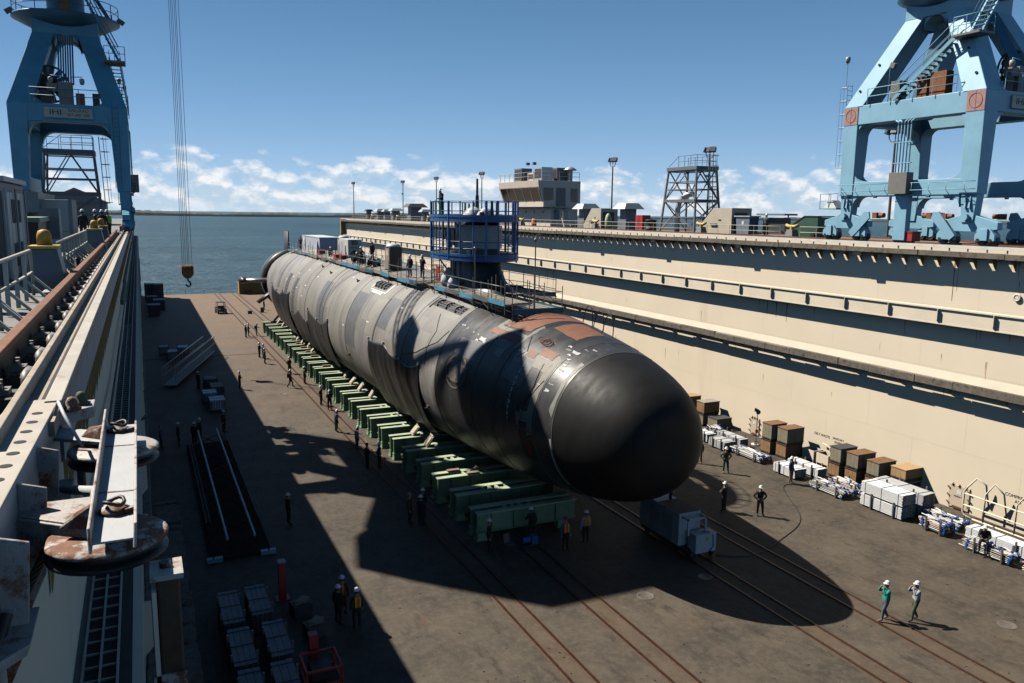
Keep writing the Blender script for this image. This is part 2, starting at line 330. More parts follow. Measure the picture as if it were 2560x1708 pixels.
def wing_wall(s, X0, label, y0, y1, tdeck, upper=True):
    w = thing('wing_wall', label, 'dock wall', (X0, 0, 0))
    def bx(b, d0, a, z0, d1, c, z1): b.box(min(-s*d0, -s*d1), a, z0, max(-s*d0, -s*d1), c, z1); return b
    bx(B(), -.004, y0, -3.6, -9.3, y1, tdeck-.05).obj('wall_core', CREAM, w)
    # welded shell plates, each a hair proud of the seams
    pl = 7.1
    for r, (z0, z1) in enumerate(((.0, 3.6), (3.615, 7.15), (8.4, 11.15), (12.22, 15.4))):
        me = bx(B(), -.02, .003, z0, .0, pl-.003, z1).mesh('shell_plate', CREAM)
        y = y0 + (r % 2)*3.55
        while y + pl <= y1: link('shell_plate', me, w, (0, y, 0)); y += pl
    bx(B(), 0.05, y0, tdeck-.05, -9.3, y1, tdeck).obj('deck', DECKM, w)
    # mid-height walkway girder: flange, web, stiffeners
    bx(B(), .0, y0, 12.12, .72, y1, 12.2).obj('girder_flange', CREAM2, w)
    bx(B(), .0, y0, 11.28, .62, y1, 12.12).obj('girder_web', CREAM2, w)
    bx(B(), .0, y0, 11.2, .70, y1, 11.28).obj('girder_sole', CREAM2, w)
    mes = B().prism([(-s*.6, 11.29), (-s*.68, 11.29), (-s*.82, 11.45), (-s*.82, 12.12), (-s*.6, 12.12)], 'y', -.02, .02).mesh('stiffener', CREAM2)
    y = y0 + (3.55-(y0-29.32) % 3.55)
    while y < y1: link('stiffener', mes, w, (0, y, 0)); y += 3.55
    # lower gallery: sloping ledge, slotted plate, timber fender baulks, brackets
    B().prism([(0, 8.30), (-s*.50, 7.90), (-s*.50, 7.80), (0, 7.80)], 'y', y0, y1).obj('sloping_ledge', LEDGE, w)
    bx(B(), .10, y0, 7.70, .42, y1, 7.79).obj('gallery_plate', CREAM2, w)
    mt = [bx(B(), .60, .01, 7.42, .84, L_-.02, 7.88+dz).mesh('timber_baulk', TIMBER) for L_, dz in ((3.5, 0), (4.6, .03), (2.6, -.02))]
    y, i = y0, 0; rn = random.Random(4)
    while y < y1-5:
        k = rn.randrange(3); o = link('timber_baulk', mt[k], w, (rn.uniform(-.02, .02), y, rn.uniform(-.02, .02)), bev=.02); y += (3.5, 4.6, 2.6)[k]
    mb = B().prism([(-s*.05, 7.7), (-s*.55, 7.7), (-s*.05, 7.0)], 'y', -.02, .02).mesh('gallery_bracket', OCHRE)
    mx_ = bx(B(), .40, -.28, 7.72, .62, .28, 7.78).mesh('gallery_tie', CREAM2)
    y = y0+1.2
    while y < y1: link('gallery_bracket', mb, w, (0, y, 0)); link('gallery_tie', mx_, w, (0, y, 0)); y += 3.55
    if upper:
        # cantilevered edge gallery with lightening holes; knees, timber, kerb
        bx(B(), .56, y0, 15.46, .95, y1, 15.52).obj('edge_plate', OCHRE, w)
        bx(B(), .0, y0, 15.46, .28, y1, 15.52).obj('edge_plate', OCHRE, w)
        mh = bx(B(), .28, -.36, 15.46, .56, .36, 15.52).mesh('edge_web', OCHRE)
        mk = B().prism([(-s*.02, 15.45), (-s*.62, 15.45), (-s*.02, 14.62)], 'y', -.022, .022).mesh('knee_bracket', OCHRE)
        y = y0+.5
        while y < y1: link('knee_bracket', mk, w, (0, y, 0)); link('edge_web', mh, w, (0, y, 0)); y += 1.178
        mt = [bx(B(), .86, .01, 15.28, 1.08, L_-.02, 15.60+dz).mesh('timber_baulk', TIMBER) for L_, dz in ((5.5, 0), (6.4, .03))]
        y = y0
        while y < y1-6:
            k = rn.randrange(2); link('timber_baulk', mt[k], w, (rn.uniform(-.015, .015), y, rn.uniform(-.02, .02)), bev=.02); y += (5.5, 6.4)[k]
        bx(B(), .80, y0, 15.80, 1.02, y1, 15.97).obj('white_kerb', WHITEK, w)
        mp = bx(B(), .86, -.03, 15.52, .92, .03, 15.80).mesh('kerb_post', CREAM2); y = y0+.5
        ml = bx(B(), .98, -.12, 15.02, 1.05, .55, 15.24).mesh('edge_light', M('black_lamp', (.02,.02,.02), .5))
        while y < y1: link('kerb_post', mp, w, (0, y, 0)); y += 1.178
        y = y0+9.2
        while y < y1: link('edge_light', ml, w, (0, y, 0)); y += 11.78
        bx(B(), -.62, y0, tdeck, -.78, y1, tdeck+.14).obj('crane_rail', RUSTRAIL, w)
        bx(B(), -7.9, y0, tdeck, -8.06, y1, tdeck+.14).obj('crane_rail', RUSTRAIL, w)
    return w
wr = wing_wall(1, 44.3, 'long cream painted wing wall with ledges and timber fenders behind the submarine', 6, 190, 15.9)
wl = wing_wall(-1, -.95, 'shaded cream wing wall with walkways at the left edge under the camera', -8, 182, 15.6, upper=False)
# far end frame of the right wall
B().box(-1.1, 189.5, 2, 0.1, 190.3, 15.8).obj('end_post', OCHRE, wr)
# stencilled words, rust runs, hatches, pad eye on the right wall
INK = M('stencil_black', (.05, .045, .04), .8)
RY = (rad(90), 0, rad(-90))
for s_, y, z, sz in (('OILY WASTE', 41.8, 1.86, .26), ('SANITARY', 40.3, 1.92, .22), ('SEWER', 40.3, 1.66, .22), ('COMPRESSED', 27.3, 1.98, .26), ('AIR', 27.3, 1.70, .26)):
    text('stencil_text', s_, sz, INK, wr, (-.008, y, z), RY)
for i, z in enumerate(range(40, 22, -2)):
    text('draft_mark', str(z), .42, INK, wr, (-.008, 101.2, 15.0-(40-z)*.40 if False else 13.9-i*.72), RY)
WEEP = M('rust_weep', (.52, .37, .22), .8, 0, .3, 3)
RUN = M('rust_run', (.30, .16, .07), .8, 0, .35, 3)
for y, z0, z1, w_ in ((32.6, 12.6, 15.3, .10), (32.35, 13.2, 15.3, .05), (46.1, 9.6, 11.1, .10), (47.2, 9.8, 11.1, .10), (48.2, 9.9, 11.1, .09), (84.2, 8.5, 11, .13), (85.6, 8.6, 11, .10), (36.0, 14.2, 14.7, .05), (28.6, 13.6, 14.1, .04)):
    b = B(); n = 7; pts = []
    for i in range(n+1):
        t = i/n; ww = w_*(.35+.65*t)*(1+.25*math.sin(7*t+y)); zz = z0+(z1-z0)*t
        pts.append(((-.005, y-ww/2, zz), (-.005, y+ww/2, zz)))
    for a, c in zip(pts, pts[1:]): b.add([a[0], a[1], c[1], c[0]], [[0,1,2,3]])
    b.obj('rust_run', RUN, wr)
rn = random.Random(31)
for k in range(64):       # small weeps of rust below the ledges and at old fixings
    y = 24+rn.random()**1.6*120; zt = rn.choice((15.3, 11.15, 11.15, 7.5, 7.5, 5.2, 13.1, 9.3)); ln = rn.uniform(.25, 1.3); w_ = rn.uniform(.02, .06); pts = []; b = B()
    for i in range(5): t = i/4; pts.append(((-.004, y-w_*(1-.8*t), zt-ln*t), (-.004, y+w_*(1-.8*t)+.02*math.sin(5*t), zt-ln*t)))
    for a, c in zip(pts, pts[1:]): b.add([a[0], a[1], c[1], c[0]], [[0, 1, 2, 3]])
    b.obj('rust_weep', WEEP, wr)
b = B(); b.tube([(-.08, .18*math.cos(t*.5), .18*math.sin(t*.5)) for t in range(13)], .05, 6, True); b.cyl((0,0,.0), (-.09,0,0), .11); b.obj('pad_eye', CREAM2, wr, (0, 28.6, 13.2))
HATCHM = M('hatch_paint', (.62, .52, .39), .55, 0, .1, 2, (.33, .13, .04), .16, 2.2)
def hatch(y0, y1, z0, z1, words=None):
    h = B().box(-.07, y0, z0, 0, y1, z1).obj('hatch_door', HATCHM, wr, bev=.02)
    for i in range(3):
        for (yy, zz, dy, dz) in ((y0+.25+i*(y1-y0-.5)/2, z1, 0, 1), (y0, z0+.25+i*(z1-z0-.5)/2, -1, 0), (y1, z0+.25+i*(z1-z0-.5)/2, 1, 0)):
            c = B(); c.cbox((-.09, yy, zz), (.05, .07+.12*abs(dy), .07+.12*abs(dz)), rx=.5); c.cyl((-.03, yy, zz), (-.16, yy, zz), .028, n=6); c.obj('dog_clamp', M('rusty_clamp', (.20, .12, .07), .8, 0, .3, 8), h)
    B().box(-.10, y0+.3, z0-.02, -.02, y1-.3, z0+.12).obj('coaming', M('rust_patch', RUST, .85, 0, .4, 6), h)
    B().cbox((-.075, (y0+y1)/2, z1-.42), (.012, .3, .26)).obj('notice', M('paper_white', (.7,.68,.66), .7), h)
    if words: text('stencil_text', words, .13, INK, h, (-.078, (y0+y1)/2+.05, (z0+z1)/2+.02), RY)
hatch(30.15, 31.5, .12, 1.55, 'HAZMAT'); hatch(48.25, 49.3, .12, 1.5)
# left wing wall: edge trough beam, crane rail on clips, cable ladder
GUTTER = M('pale_trough_paint', (.40, .33, .255), .65, 0, .2, 2, (.20, .11, .06), .36, 5)
GUTTOP = M('pale_beam_paint', (.50, .46, .40), .55, 0, .15, 2, (.26, .16, .09), .25, 5)
B().box(.01, 7.0, 15.74, .27, 182, 15.86).obj('trough_floor', GUTTER, wl)
B().box(-.05, 6.2, 15.60, .005, 182, 15.99).obj('trough_lip', GUTTER, wl, bev=.008)
B().box(.11, 7.35, 15.862, .15, 182, 15.875).obj('trough_seam', GRATE, wl)
B().box(.15, 7.6, 15.862, .28, 182, 15.90).obj('edge_flange', GUTTOP, wl, bev=.008)
B().box(.235, 7.6, 15.36, .27, 182, 15.735).obj('edge_web_plate', M('edge_blue_grey', (.30, .31, .33), .6, 0, .15, 2), wl)
mk = B().prism([(.0, 15.4), (.22, 15.4), (.02, 13.9)], 'y', -.06, .06).mesh('knee_bracket', OCHRE)
y = 8.3
while y < 180: link('knee_bracket', mk, wl, (0, y, 0)); y += 1.178
B().box(-.52, 5.0, 15.98, -.39, 64.9, 16.05).obj('crane_rail', RUSTRAIL, wl, bev=.012)
B().box(-.475, 5.0, 15.63, -.435, 64.9, 15.98).obj('rail_web', M('rail_web_grey', (.07, .065, .065), .6, .2, .3, 4), wl)
B().box(-.56, 5.0, 15.63, -.36, 64.9, 15.67).obj('rail_foot', MATS['rail_web_grey'], wl)
B().box(-.52, 77.5, 15.62, -.39, 182, 16.05).obj('crane_rail', RUSTRAIL, wl, bev=.012)
B().box(-.60, 5.0, 15.605, -.14, 182, 15.63).obj('rail_bed', GRATE, wl)
CLIP = M('clip_steel', (.26, .25, .235), .55, .2, .25, 8, RUST, .2, 9)
BLK = M('clip_block', (.10, .10, .105), .6, 0, .2, 5)
b = B(); b.box(-.35, -.24, 15.63, -.06, .24, 15.78); mblk = b.mesh('clip_block', BLK)
b = B(); b.box(-.40, -.10, 15.785, -.22, .10, 15.84); b.cyl((-.31,.04,15.84), (-.31,.04,15.92), .035, n=6); b.cyl((-.30,-.05,15.84), (-.30,-.05,15.90), .026, n=6); b.box(-.36, -.09, 15.84, -.27, -.02, 15.86); mclp = b.mesh('rail_clip', CLIP)
b = B(); b.tube([(-.13, -.28, 15.63), (-.13, -.28, 15.84), (-.13, -.22, 15.88), (-.13, .05, 15.88)], .05, 6); b.box(-.18, -.28, 15.64, -.08, .05, 15.87); mend = b.mesh('clip_stop', CLIP)
y = 8.6
while y < 64: link('clip_block', mblk, wl, (0, y, 0)); link('rail_clip', mclp, wl, (0, y, 0)); link('clip_stop', mend, wl, (0, y+.62, 0)); y += 1.24 if y < 40 else 2.4
# mossy old baulk hanging outboard of the left edge, in broken lengths
MOSS = M('mossy_timber', (.16, .14, .08), .9, 0, .4, 4, (.30, .30, .07), .35, 6, 0, .7, 20)
rn = random.Random(9); y = 24.0
while y < 178:
    l_ = rn.uniform(4, 9); B().box(.40, 0, 14.98, .49, l_-.05, 15.14).obj('mossy_baulk', MOSS, wl, (rn.uniform(-.03, .03), y, rn.uniform(-.06, .04)), bev=.02); y += l_
# walkway cable ladder on the girder below
TRAYM = M('cable_ladder_steel', (.42, .40, .36), .5, .3, .15, 3)
B().box(.10, -6, 12.205, .60, 182, 12.22).obj('walk_grating', GRATE, wl)
for x in (.09, .27, .45): B().box(x-.012, -6, 12.225, x+.012, 182, 12.29).obj('ladder_rail', TRAYM, wl)
mr = B().box(.10, -.012, 12.24, .44, .012, 12.262).mesh('ladder_rung', TRAYM); y = 7.0
for i in range(110): link('ladder_rung', mr, wl, (0, y, 0)); y += .31
b = B(); b.tube([(.16, 10.6, 14.6), (.10, 11.4, 13.9), (.14, 12.6, 13.3), (.12, 14.5, 13.0), (.2, 18, 13.2), (.16, 24, 12.9), (.2, 32, 13.1), (.15, 44, 12.9)], .05, 8)
b.obj('wall_hose', M('black_rubber', (.018, .018, .02), .5, 0, .2, 5), wl)
# ---------------------------------------------------------------- submarine
SX, SZ, R0, YT, LB, NP = 21.7, 6.82, 5.882, 29.29, 76.27, 3.72
def hr(y):
    if y > 108: return R0*(1-.62*min(1, (y-108)/31)**1.7)
    s = max(0, min(1, (y-YT)/LB)); return R0*(1-(1-s)**NP)**(1/NP)
def hp(y, a, off=0.0):
    """point on the hull: a = degrees up from the port side horizontal"""
    r = hr(y)+off; t = rad(a); return Vector((SX-r*math.cos(t), y, SZ+r*math.sin(t)))
def hull_mat(name, lo, hi, rough, ring=(2.2, .22), blotch=None, bl=.2, spec=.5, panel=.36):
    m = bpy.data.materials.new(name); m.use_nodes = True; t = m.node_tree; P = t.nodes['Principled BSDF']; nw = t.nodes.new; lk = t.links.new
    P.inputs['Specular IOR Level'].default_value = spec
    g = nw('ShaderNodeNewGeometry')
    def noise(sc, d=7, ro=.62):
        mp = nw('ShaderNodeMapping'); mp.inputs['Scale'].default_value = sc; lk(g.outputs['Position'], mp.inputs[0])
        n = nw('ShaderNodeTexNoise'); n.inputs['Scale'].default_value = 1; n.inputs['Detail'].default_value = d; n.inputs['Roughness'].default_value = ro; lk(mp.outputs[0], n.inputs['Vector']); return n.outputs['Fac']
    def rng(f, a, b, c=0., d=1.):
        r = nw('ShaderNodeMapRange'); lk(f, r.inputs[0]); r.inputs[1].default_value = a; r.inputs[2].default_value = b; r.inputs[3].default_value = c; r.inputs[4].default_value = d; return r.outputs[0]
    def mix(f, a, b):
        x = nw('ShaderNodeMix'); x.data_type = 'RGBA'; lk(f, x.inputs['Factor'])
        for k, v in (('A', a), ('B', b)):
            if isinstance(v, tuple): x.inputs[k].default_value = (*v, 1)
            else: lk(v, x.inputs[k])
        return x.outputs['Result']
    c = mix(rng(noise((ring[1], ring[0], ring[1])), .3, .7), lo, hi)
    c = mix(rng(noise((.3, 5.5, .3), 8, .7), .5, .8, 0, .7), c, tuple(q*.62 for q in lo))
    c = mix(rng(noise((.25, .16, .25), 4), .42, .62, 0, .55), c, tuple(q*1.12 for q in hi))
    # coating applied in rings and panels: a random tone for each ring and each panel of it
    sp = nw('ShaderNodeSeparateXYZ'); lk(g.outputs['Position'], sp.inputs[0])
    def ma(op, p, q):
        n = nw('ShaderNodeMath'); n.operation = op
        for i, v in enumerate((p, q)):
            if isinstance(v, (int, float)): n.inputs[i].default_value = v
            else: lk(v, n.inputs[i])
        return n.outputs[0]
    ang = ma('ARCTAN2', ma('SUBTRACT', sp.outputs[2], SZ), ma('SUBTRACT', SX, sp.outputs[0]))
    ry = ma('FLOOR', ma('DIVIDE', ma('ADD', sp.outputs[1], ma('MULTIPLY', noise((.02, .6, .02), 2), 2.5)), 1.7), 0.0)
    w1 = nw('ShaderNodeTexWhiteNoise'); w1.noise_dimensions = '1D'; lk(ry, w1.inputs['W'])
    cb = nw('ShaderNodeCombineXYZ'); lk(ry, cb.inputs[0]); lk(ma('FLOOR', ma('ADD', ma('MULTIPLY', ang, 1.9), ma('MULTIPLY', w1.outputs['Value'], 3.0)), 0.0), cb.inputs[1])
    w2 = nw('ShaderNodeTexWhiteNoise'); w2.noise_dimensions = '2D'; lk(cb.outputs[0], w2.inputs['Vector'])
    c = mix(rng(w2.outputs['Value'], .55, .60, 0, panel), c, tuple(q*.72*k for q, k in zip(lo, (.95, 1.0, 1.12))))
    c = mix(rng(w1.outputs['Value'], .62, .72, 0, panel*.9), c, tuple(q*1.18*k for q, k in zip(hi, (1.03, 1.0, .94))))
    if blotch: c = mix(rng(noise((1.1, 1.1, 1.1), 9, .72), .60-.1*bl, .70, 0, .8), c, blotch)
    c = mix(rng(noise((9, 9, 9), 5, .6), .64, .74, 0, .5), c, tuple(q*.5 for q in lo))
    lk(c, P.inputs['Base Color']); lk(rng(noise((.8, 1.6, .8), 6), .3, .7, rough-.09, rough+.12), P.inputs['Roughness'])
    b = nw('ShaderNodeBump'); b.inputs['Strength'].default_value = .12; b.inputs['Distance'].default_value = .02; lk(noise((1.2, 3, 1.2), 6), b.inputs['Height']); lk(b.outputs[0], P.inputs['Normal'])
    return m
HGREY = hull_mat('hull_grey_coating', (.155, .147, .137), (.265, .254, .236), .58, blotch=(.17, .15, .12), bl=.1)
HDARK = hull_mat('hull_dark_coating', (.020, .020, .022), (.050, .049, .049), .40, blotch=(.10, .10, .10), bl=.35)
HDOME = hull_mat('bow_dome_coating', (.0085, .0085, .009), (.014, .014, .0145), .55, blotch=(.018, .017, .016), bl=.2, panel=0.0, spec=.22)
sub = thing('submarine', 'huge grey and black submarine resting on green cradles in the dock', 'submarine', (SX, 70, 0))
OFF = Vector((-SX, -70, 0))
def P_(v): return Vector(v)+OFF
def hull_section(name, ys, mat, n=96, cap=True, b=None):
    b = B(); vs = []
    for y in ys:
        for j in range(n): vs.append(P_(hp(y, 360*j/n)))
    fs = [[i*n+j, i*n+(j+1) % n, (i+1)*n+(j+1) % n, (i+1)*n+j] for i in range(len(ys)-1) for j in range(n)]
    b.add(vs, fs, True)
    if name == 'bow_dome': b.add([P_(hp(YT+.0005, 360*j/n)) for j in range(n)], [list(range(n))])
    return b.obj(name, mat, sub)
hull = hull_section('hull', [47.2+i*1.5 for i in range(41)]+[108+i*1.6 for i in range(20)], HGREY)
fore = hull_section('bow_section', [33.8+i*.67 for i in range(21)], HDARK)
dome = hull_section('bow_dome', [YT+.0005]+[YT+4.51*(i/26)**2.2 for i in range(1, 27)], HDOME)
B().cyl(P_((SX, 137.5, SZ)), P_((SX, 141.5, SZ)), 2.2, 1.3, 24).obj('tail_cone', HDARK, sub)
PRN = random.Random(77)
def patch(name, y0, y1, a0, a1, mat, off=.012, parent=None, ny=3, na=6, skew=0.0, jit=0.0):
    b = B(); vs = []; J4 = [(PRN.uniform(-1, 1)*jit, PRN.uniform(-1, 1)*jit) for _ in range(4)]
    for i in range(ny+1):
        for j in range(na+1):
            u_, v_ = i/ny, j/na; w4 = ((1-u_)*(1-v_), u_*(1-v_), (1-u_)*v_, u_*v_)
            y = y0+(y1-y0)*(u_+sum(q*k[0] for q, k in zip(w4, J4))); a = a0+(a1-a0)*(v_+sum(q*k[1] for q, k in zip(w4, J4)))
            if jit and (i in (0, ny) or j in (0, na)): y += PRN.uniform(-.05, .05); a += PRN.uniform(-.5, .5)
            vs.append(P_(hp(y+skew*j/na, a, off)))
    k = na+1
    b.add(vs, [[i*k+j, i*k+j+1, (i+1)*k+j+1, (i+1)*k+j] for i in range(ny) for j in range(na)], True)
    o = b.obj(name, mat, parent or hull)
    return o
# coating bands and repaired panels along the grey hull
BLUEG = M('band_blue_grey', (.125, .128, .136), .55, 0, .22, 1.6, (.16, .15, .14), .2, 1.5)
DKG = M('band_dark_grey', (.085, .082, .080), .5, 0, .3, 1.6, (.12, .11, .10), .25, 1.5)
TANG = M('band_tan_grey', (.215, .195, .165), .6, 0, .14, 1.4)
LTG = M('band_light_grey', (.255, .245, .23), .6, 0, .10, 1.2)
rn = random.Random(11)
bands = [(105.2, 1.7, 10, 62, BLUEG), (99.2, 2.0, -25, 33, DKG), (94.4, 1.6, -30, 30, DKG), (79.0, 2.6, -2, 40, BLUEG), (66.0, 3.3, -8, 40, BLUEG), (58.2, 2.6, 22, 48, BLUEG), (55.0, 3.0, -12, 12, TANG)]
for y, w_, a0, a1, m_ in bands: patch('coating_band', y, y+w_, a0+rn.uniform(-3, 3), a1+rn.uniform(-3, 3), m_, .003, na=14)
# raised ring seams
SEAM = M('seam_dark', (.05, .048, .045), .6); SEAML = M('seam_pale', (.17, .165, .15), .6)
def ring_line(y, a0, a1, mat, r=.018, par=hull, name='ring_seam'):
    B().tube([P_(hp(y, a0+(a1-a0)*i/40, .008)) for i in range(41)], r, 5).obj(name, mat, par)
for y in (96.4, 87.6, 78.4, 69.2, 60.8, 53.6, 47.2): ring_line(y, -60, 100, SEAM)
for y, m_ in ((33.8, SEAML), (35.25, SEAML), (41.9, SEAM), (39.4, SEAM)): ring_line(y, -75, 120, m_, .016, fore)
ring_line(60.6, -20, 45, M('red_hose', (.25, .06, .03), .6), .025, hull, 'hose'); ring_line(79.9, -40, 62, SEAM, .03, hull, 'hose')
# bow section patches
ORG = M('primer_orange', (.205, .088, .048), .62, 0, .18, 2, (.14, .08, .05), .2, 2)
WHT = M('tile_white', (.48, .49, .50), .5, 0, .1, 4); PALE = M('tile_pale_grey', (.20, .20, .175), .55, 0, .2, 3); BEIGE = M('filler_beige', (.21, .195, .165), .6, 0, .15, 3); STEEL = M('bare_silver', (.17, .17, .175), .45, .2, .3, 5)
for y0, y1, a0, a1, m_, n_ in ((39.7, 42.4, 64, 112, ORG, 'primer_patch'), (36.4, 38.9, 75, 102, ORG, 'primer_patch'), (39.5, 42.9, 50.2, 55, ORG, 'primer_patch'), (37.4, 38.1, 45, 51, ORG, 'primer_patch'), (36.0, 37.3, 50, 57, ORG, 'primer_patch'),
        (39.3, 39.6, 47, 72, PALE, 'filler_strip'), (42.5, 42.9, 57, 74, PALE, 'filler_strip'), (39.5, 42.6, 56, 59, BEIGE, 'filler_strip'), (35.9, 37.2, 39, 48, BEIGE, 'filler_patch'), (36.0, 37.0, 48.5, 50, PALE, 'filler_patch'), (35.4, 35.9, -4, 50, BEIGE, 'filler_strip'), (33.95, 34.2, 12, 60, PALE, 'filler_strip'), (37.0, 38.9, 24, 40, BLUEG, 'coating_patch'), (42.6, 45.4, 26, 40, BLUEG, 'coating_patch'), (40.0, 41.6, 43, 49, BLUEG, 'coating_patch'), (38.2, 38.9, 38, 48, STEEL, 'bare_patch'), (35.9, 36.6, 2, 9, BEIGE, 'filler_patch'), (36.6, 36.9, -2, 6, BEIGE, 'filler_patch'), (40.2, 41.0, 36, 42, PALE, 'filler_patch')):
    patch(n_, y0, y1, a0, a1, m_, .010+rn.uniform(0, .006), fore, 5, 10, 0, .10)
for y, a, w_, h_ in ((43.1, 43, .6, 2.6), (43.6, 40.5, .35, 1.6), (42.7, 41, .3, 1.8), (43.9, 44.5, .3, 1.2), (44.6, 45, .2, 2.0), (45.6, 45.6, .25, 1.6), (35.8, 63.8, .38, 1.8), (35.2, 64.4, .5, 2.2), (36.0, 67, .3, 1.2), (35.4, 60, .26, 1.0), (35.1, 56.5, .22, 1.4), (35.0, 53.5, .3, 1.3), (34.95, 51, .2, 1.0), (34.9, 46.6, .38, 1.8), (35.0, 44.6, .25, 1.0), (34.9, 39, .3, 1.4), (34.85, 34, .42, 1.4), (34.9, 28.8, .36, 1.8), (35.7, 30.2, .22, .8), (34.9, 71, .4, 1.2), (34.6, 75, .3, 1.0), (42.0, 60, .2, 1.5), (37.2, 63, .2, .8), (38.9, 46.3, .22, 1.3), (46.4, 47, .5, 1.0)):
    patch('white_tile', y-w_/2, y+w_/2, a-h_/2, a+h_/2, WHT if rn.random() < .7 else PALE, .018, fore if y < 47 else hull, 2, 2, 0, .12)
patch('white_band', 33.86, 33.99, -46, -4, M('white_paint', (.7, .7, .68), .5), .02, fore, 1, 16)
ORD = M('red_outline', (.33, .05, .02), .6)
# dark recessed port with red rim, and red oval
patch('recess_panel', 35.35, 36.6, -27, -4.5, M('recess_black', (.006, .006, .007), .5), .006, fore, 2, 6)
for y0, y1, a0, a1 in ((35.3, 36.65, -5, -4), (35.28, 35.36, -13, -4), (36.58, 36.66, -22, -4)): patch('red_rim', y0, y1, a0, a1, ORD, .02, fore, 1, 3)
patch('red_oval', 35.7, 36.1, -23, -13.5, ORD, .02, fore, 2, 4)
# draft figures
WNUM = M('draft_white', (.72, .72, .70), .6)
for s_, a in (('6', 37.7), ('5', 32.9), ('4', 28.2), ('3', 23.7), ('2', 19.3), ('1', 15.1), ('20', 11.0), ('9', 7.0), ('8', 3.0), ('7', -1.0)):
    p = P_(hp(37.72, a, .03)); t = rad(a)
    o = text('draft_figure', s_, .33, WNUM, fore, p, (0, 0, 0), .004)
    o.rotation_euler = Matrix(((0, math.sin(t), -math.cos(t)), (-1, 0, 0), (0, math.cos(t), math.sin(t)))).to_euler()
# square crest panel: frame lines and a round badge, only its outline reads in the shade
BLK_ = M('crest_black', (.012, .012, .013), .5); CRG = M('crest_grey', (.15, .135, .12), .55, 0, .4, 7, (.05, .04, .04), .4, 6)
for y0, y1, a0, a1 in ((42.7, 46.0, 22.2, 23.2), (42.7, 46.0, 6.6, 7.6), (42.7, 42.85, 7, 23), (45.85, 46.0, 7, 23)): patch('crest_frame', y0, y1, a0, a1, BLK_, .02, fore, 3, 5)
b = B(); n_ = 28
for r0, r1, of in ((1.35, 1.22, .022), (.92, 0.02, .02)):
    vs = []
    for r in (r0, r1):
        for j in range(n_):
            t = 2*math.pi*j/n_; vs.append(P_(hp(44.35+r*math.cos(t), 15+math.degrees(r*math.sin(t)/5.0)*.78, of)))
    b.add(vs, [[j, (j+1) % n_, n_+(j+1) % n_, n_+j] for j in range(n_)])
b.obj('crest_badge', CRG, fore)
for y, a in ((43.3, 20), (44.3, 20.6), (45.3, 20), (43.4, 9.6), (44.3, 9.2), (45.2, 9.6)): patch('crest_letter', y-.28, y+.28, a-.7, a+.7, CRG, .021, fore, 1, 1)
# deck openings with ribs
RECB = MATS['recess_black']; WLINE = MATS['white_paint']
def opening(y0, y1, a0, a1, ribs, border):
    o = patch('deck_opening', y0, y1, a0, a1, RECB, .01, hull, 3, 6)
    if border:
        for q in ((y0-.7, y1+.1, a0-3.2, a0-2.2), (y1+.15, y1+.4, a0-1.5, a1), (y0-.8, y0-.5, a0-2, a1-1), (y0+.1, y1-.6, a0-5.6, a0-3.6)): patch('white_outline', *q, WLINE, .02, hull, 2, 4)
    for i in range(ribs):
        y = y0+(y1-y0)*(i+.6)/(ribs+.2); B().tube([P_(hp(y+.12*math.sin(k*.6), a0+.6+(a1-a0-1.2)*k/8, .02+.16*math.sin(math.pi*k/8))) for k in range(9)], .075, 6).obj('rib', M('rib_grey', (.09, .09, .09), .5, .2, .3, 6), o)
    for k in range(3): B().tube([P_(hp(y0+.15+(y1-y0-.3)*i/6, a0+(k+1)*(a1-a0)/4, .04+.04*math.sin(i*1.7+k))) for i in range(7)], .045, 5).obj('pipe', STEEL, o)
opening(63.5, 67.0, 50, 58.5, 4, True); opening(47.9, 53.0, 52.6, 61, 3, False)
patch('opening_lip', 53.0, 53.25, 50, 61, MATS['rib_grey'], .10, hull, 1, 5)
# fixtures and marks on the grey hull
for y, a, l_ in ((104.4, 57, 2.2), (100.4, 52, 1.6)): patch('blue_tarp_strip', y-.25, y+.25, a-6, a+6, M('pale_blue_tape', (.25, .33, .45), .5), .02, hull, 1, 6, skew=1.4)
for y, a in ((92.5, 44), (96.3, 36), (98.2, 30), (89.8, 26), (86.6, 40), (74.6, 52), (101.5, 24), (57.2, 41), (90.1, 14), (94, 20), (63, 20), (70, 8)): patch('white_mark', y-.35, y+.35, a-.5, a+.5, WLINE, .018, hull, 1, 1)
for y, a in ((88.5, 53), (72.2, 50), (83, 49), (95.1, -18), (79, -14), (68.5, -16), (59, -20), (49.2, -22)):
    b = B(); p = P_(hp(y, a, .0)); b.cbox(p, (.25, .35, .2)); b.cyl(p, P_(hp(y, a, .28)), .05, n=6); b.obj('hull_fitting', MATS['rib_grey'], hull)
for i, pts in enumerate((((50.5, 48), (49.2, 35), (49.4, 20), (49, 8)), ((56, 2), (51, 15), (48.2, 28), (47.4, 40)), ((36.3, 45), (36.0, 28), (36.3, 12), (36.5, 0), (36.6, -8)), ((37.6, 0), (36.8, 10), (35.9, 22), (35.4, 36)), ((39.2, 60), (38.3, 48), (38.8, 40)), ((41.9, 66), (40.9, 78), (40.2, 96)))):
    l_ = []
    for (ya, aa), (yb, ab) in zip(pts, pts[1:]): l_ += [P_(hp(ya+(yb-ya)*k/8, aa+(ab-aa)*k/8, .02)) for k in range(8)]
    B().tube(l_, .018, 4).obj('hanging_line', M('line_black', (.012, .012, .012), .7), fore if i > 1 else hull)
b = B(); b.tube([P_(hp(37.4+.5*math.sin(t*.6)+.02*t, 60.5+3*math.cos(t*.6)+.03*t, .03+.01*t/3)) for t in range(32)], .025, 5); b.obj('coiled_cable', M('copper_cable', (.12, .05, .03), .6), fore)
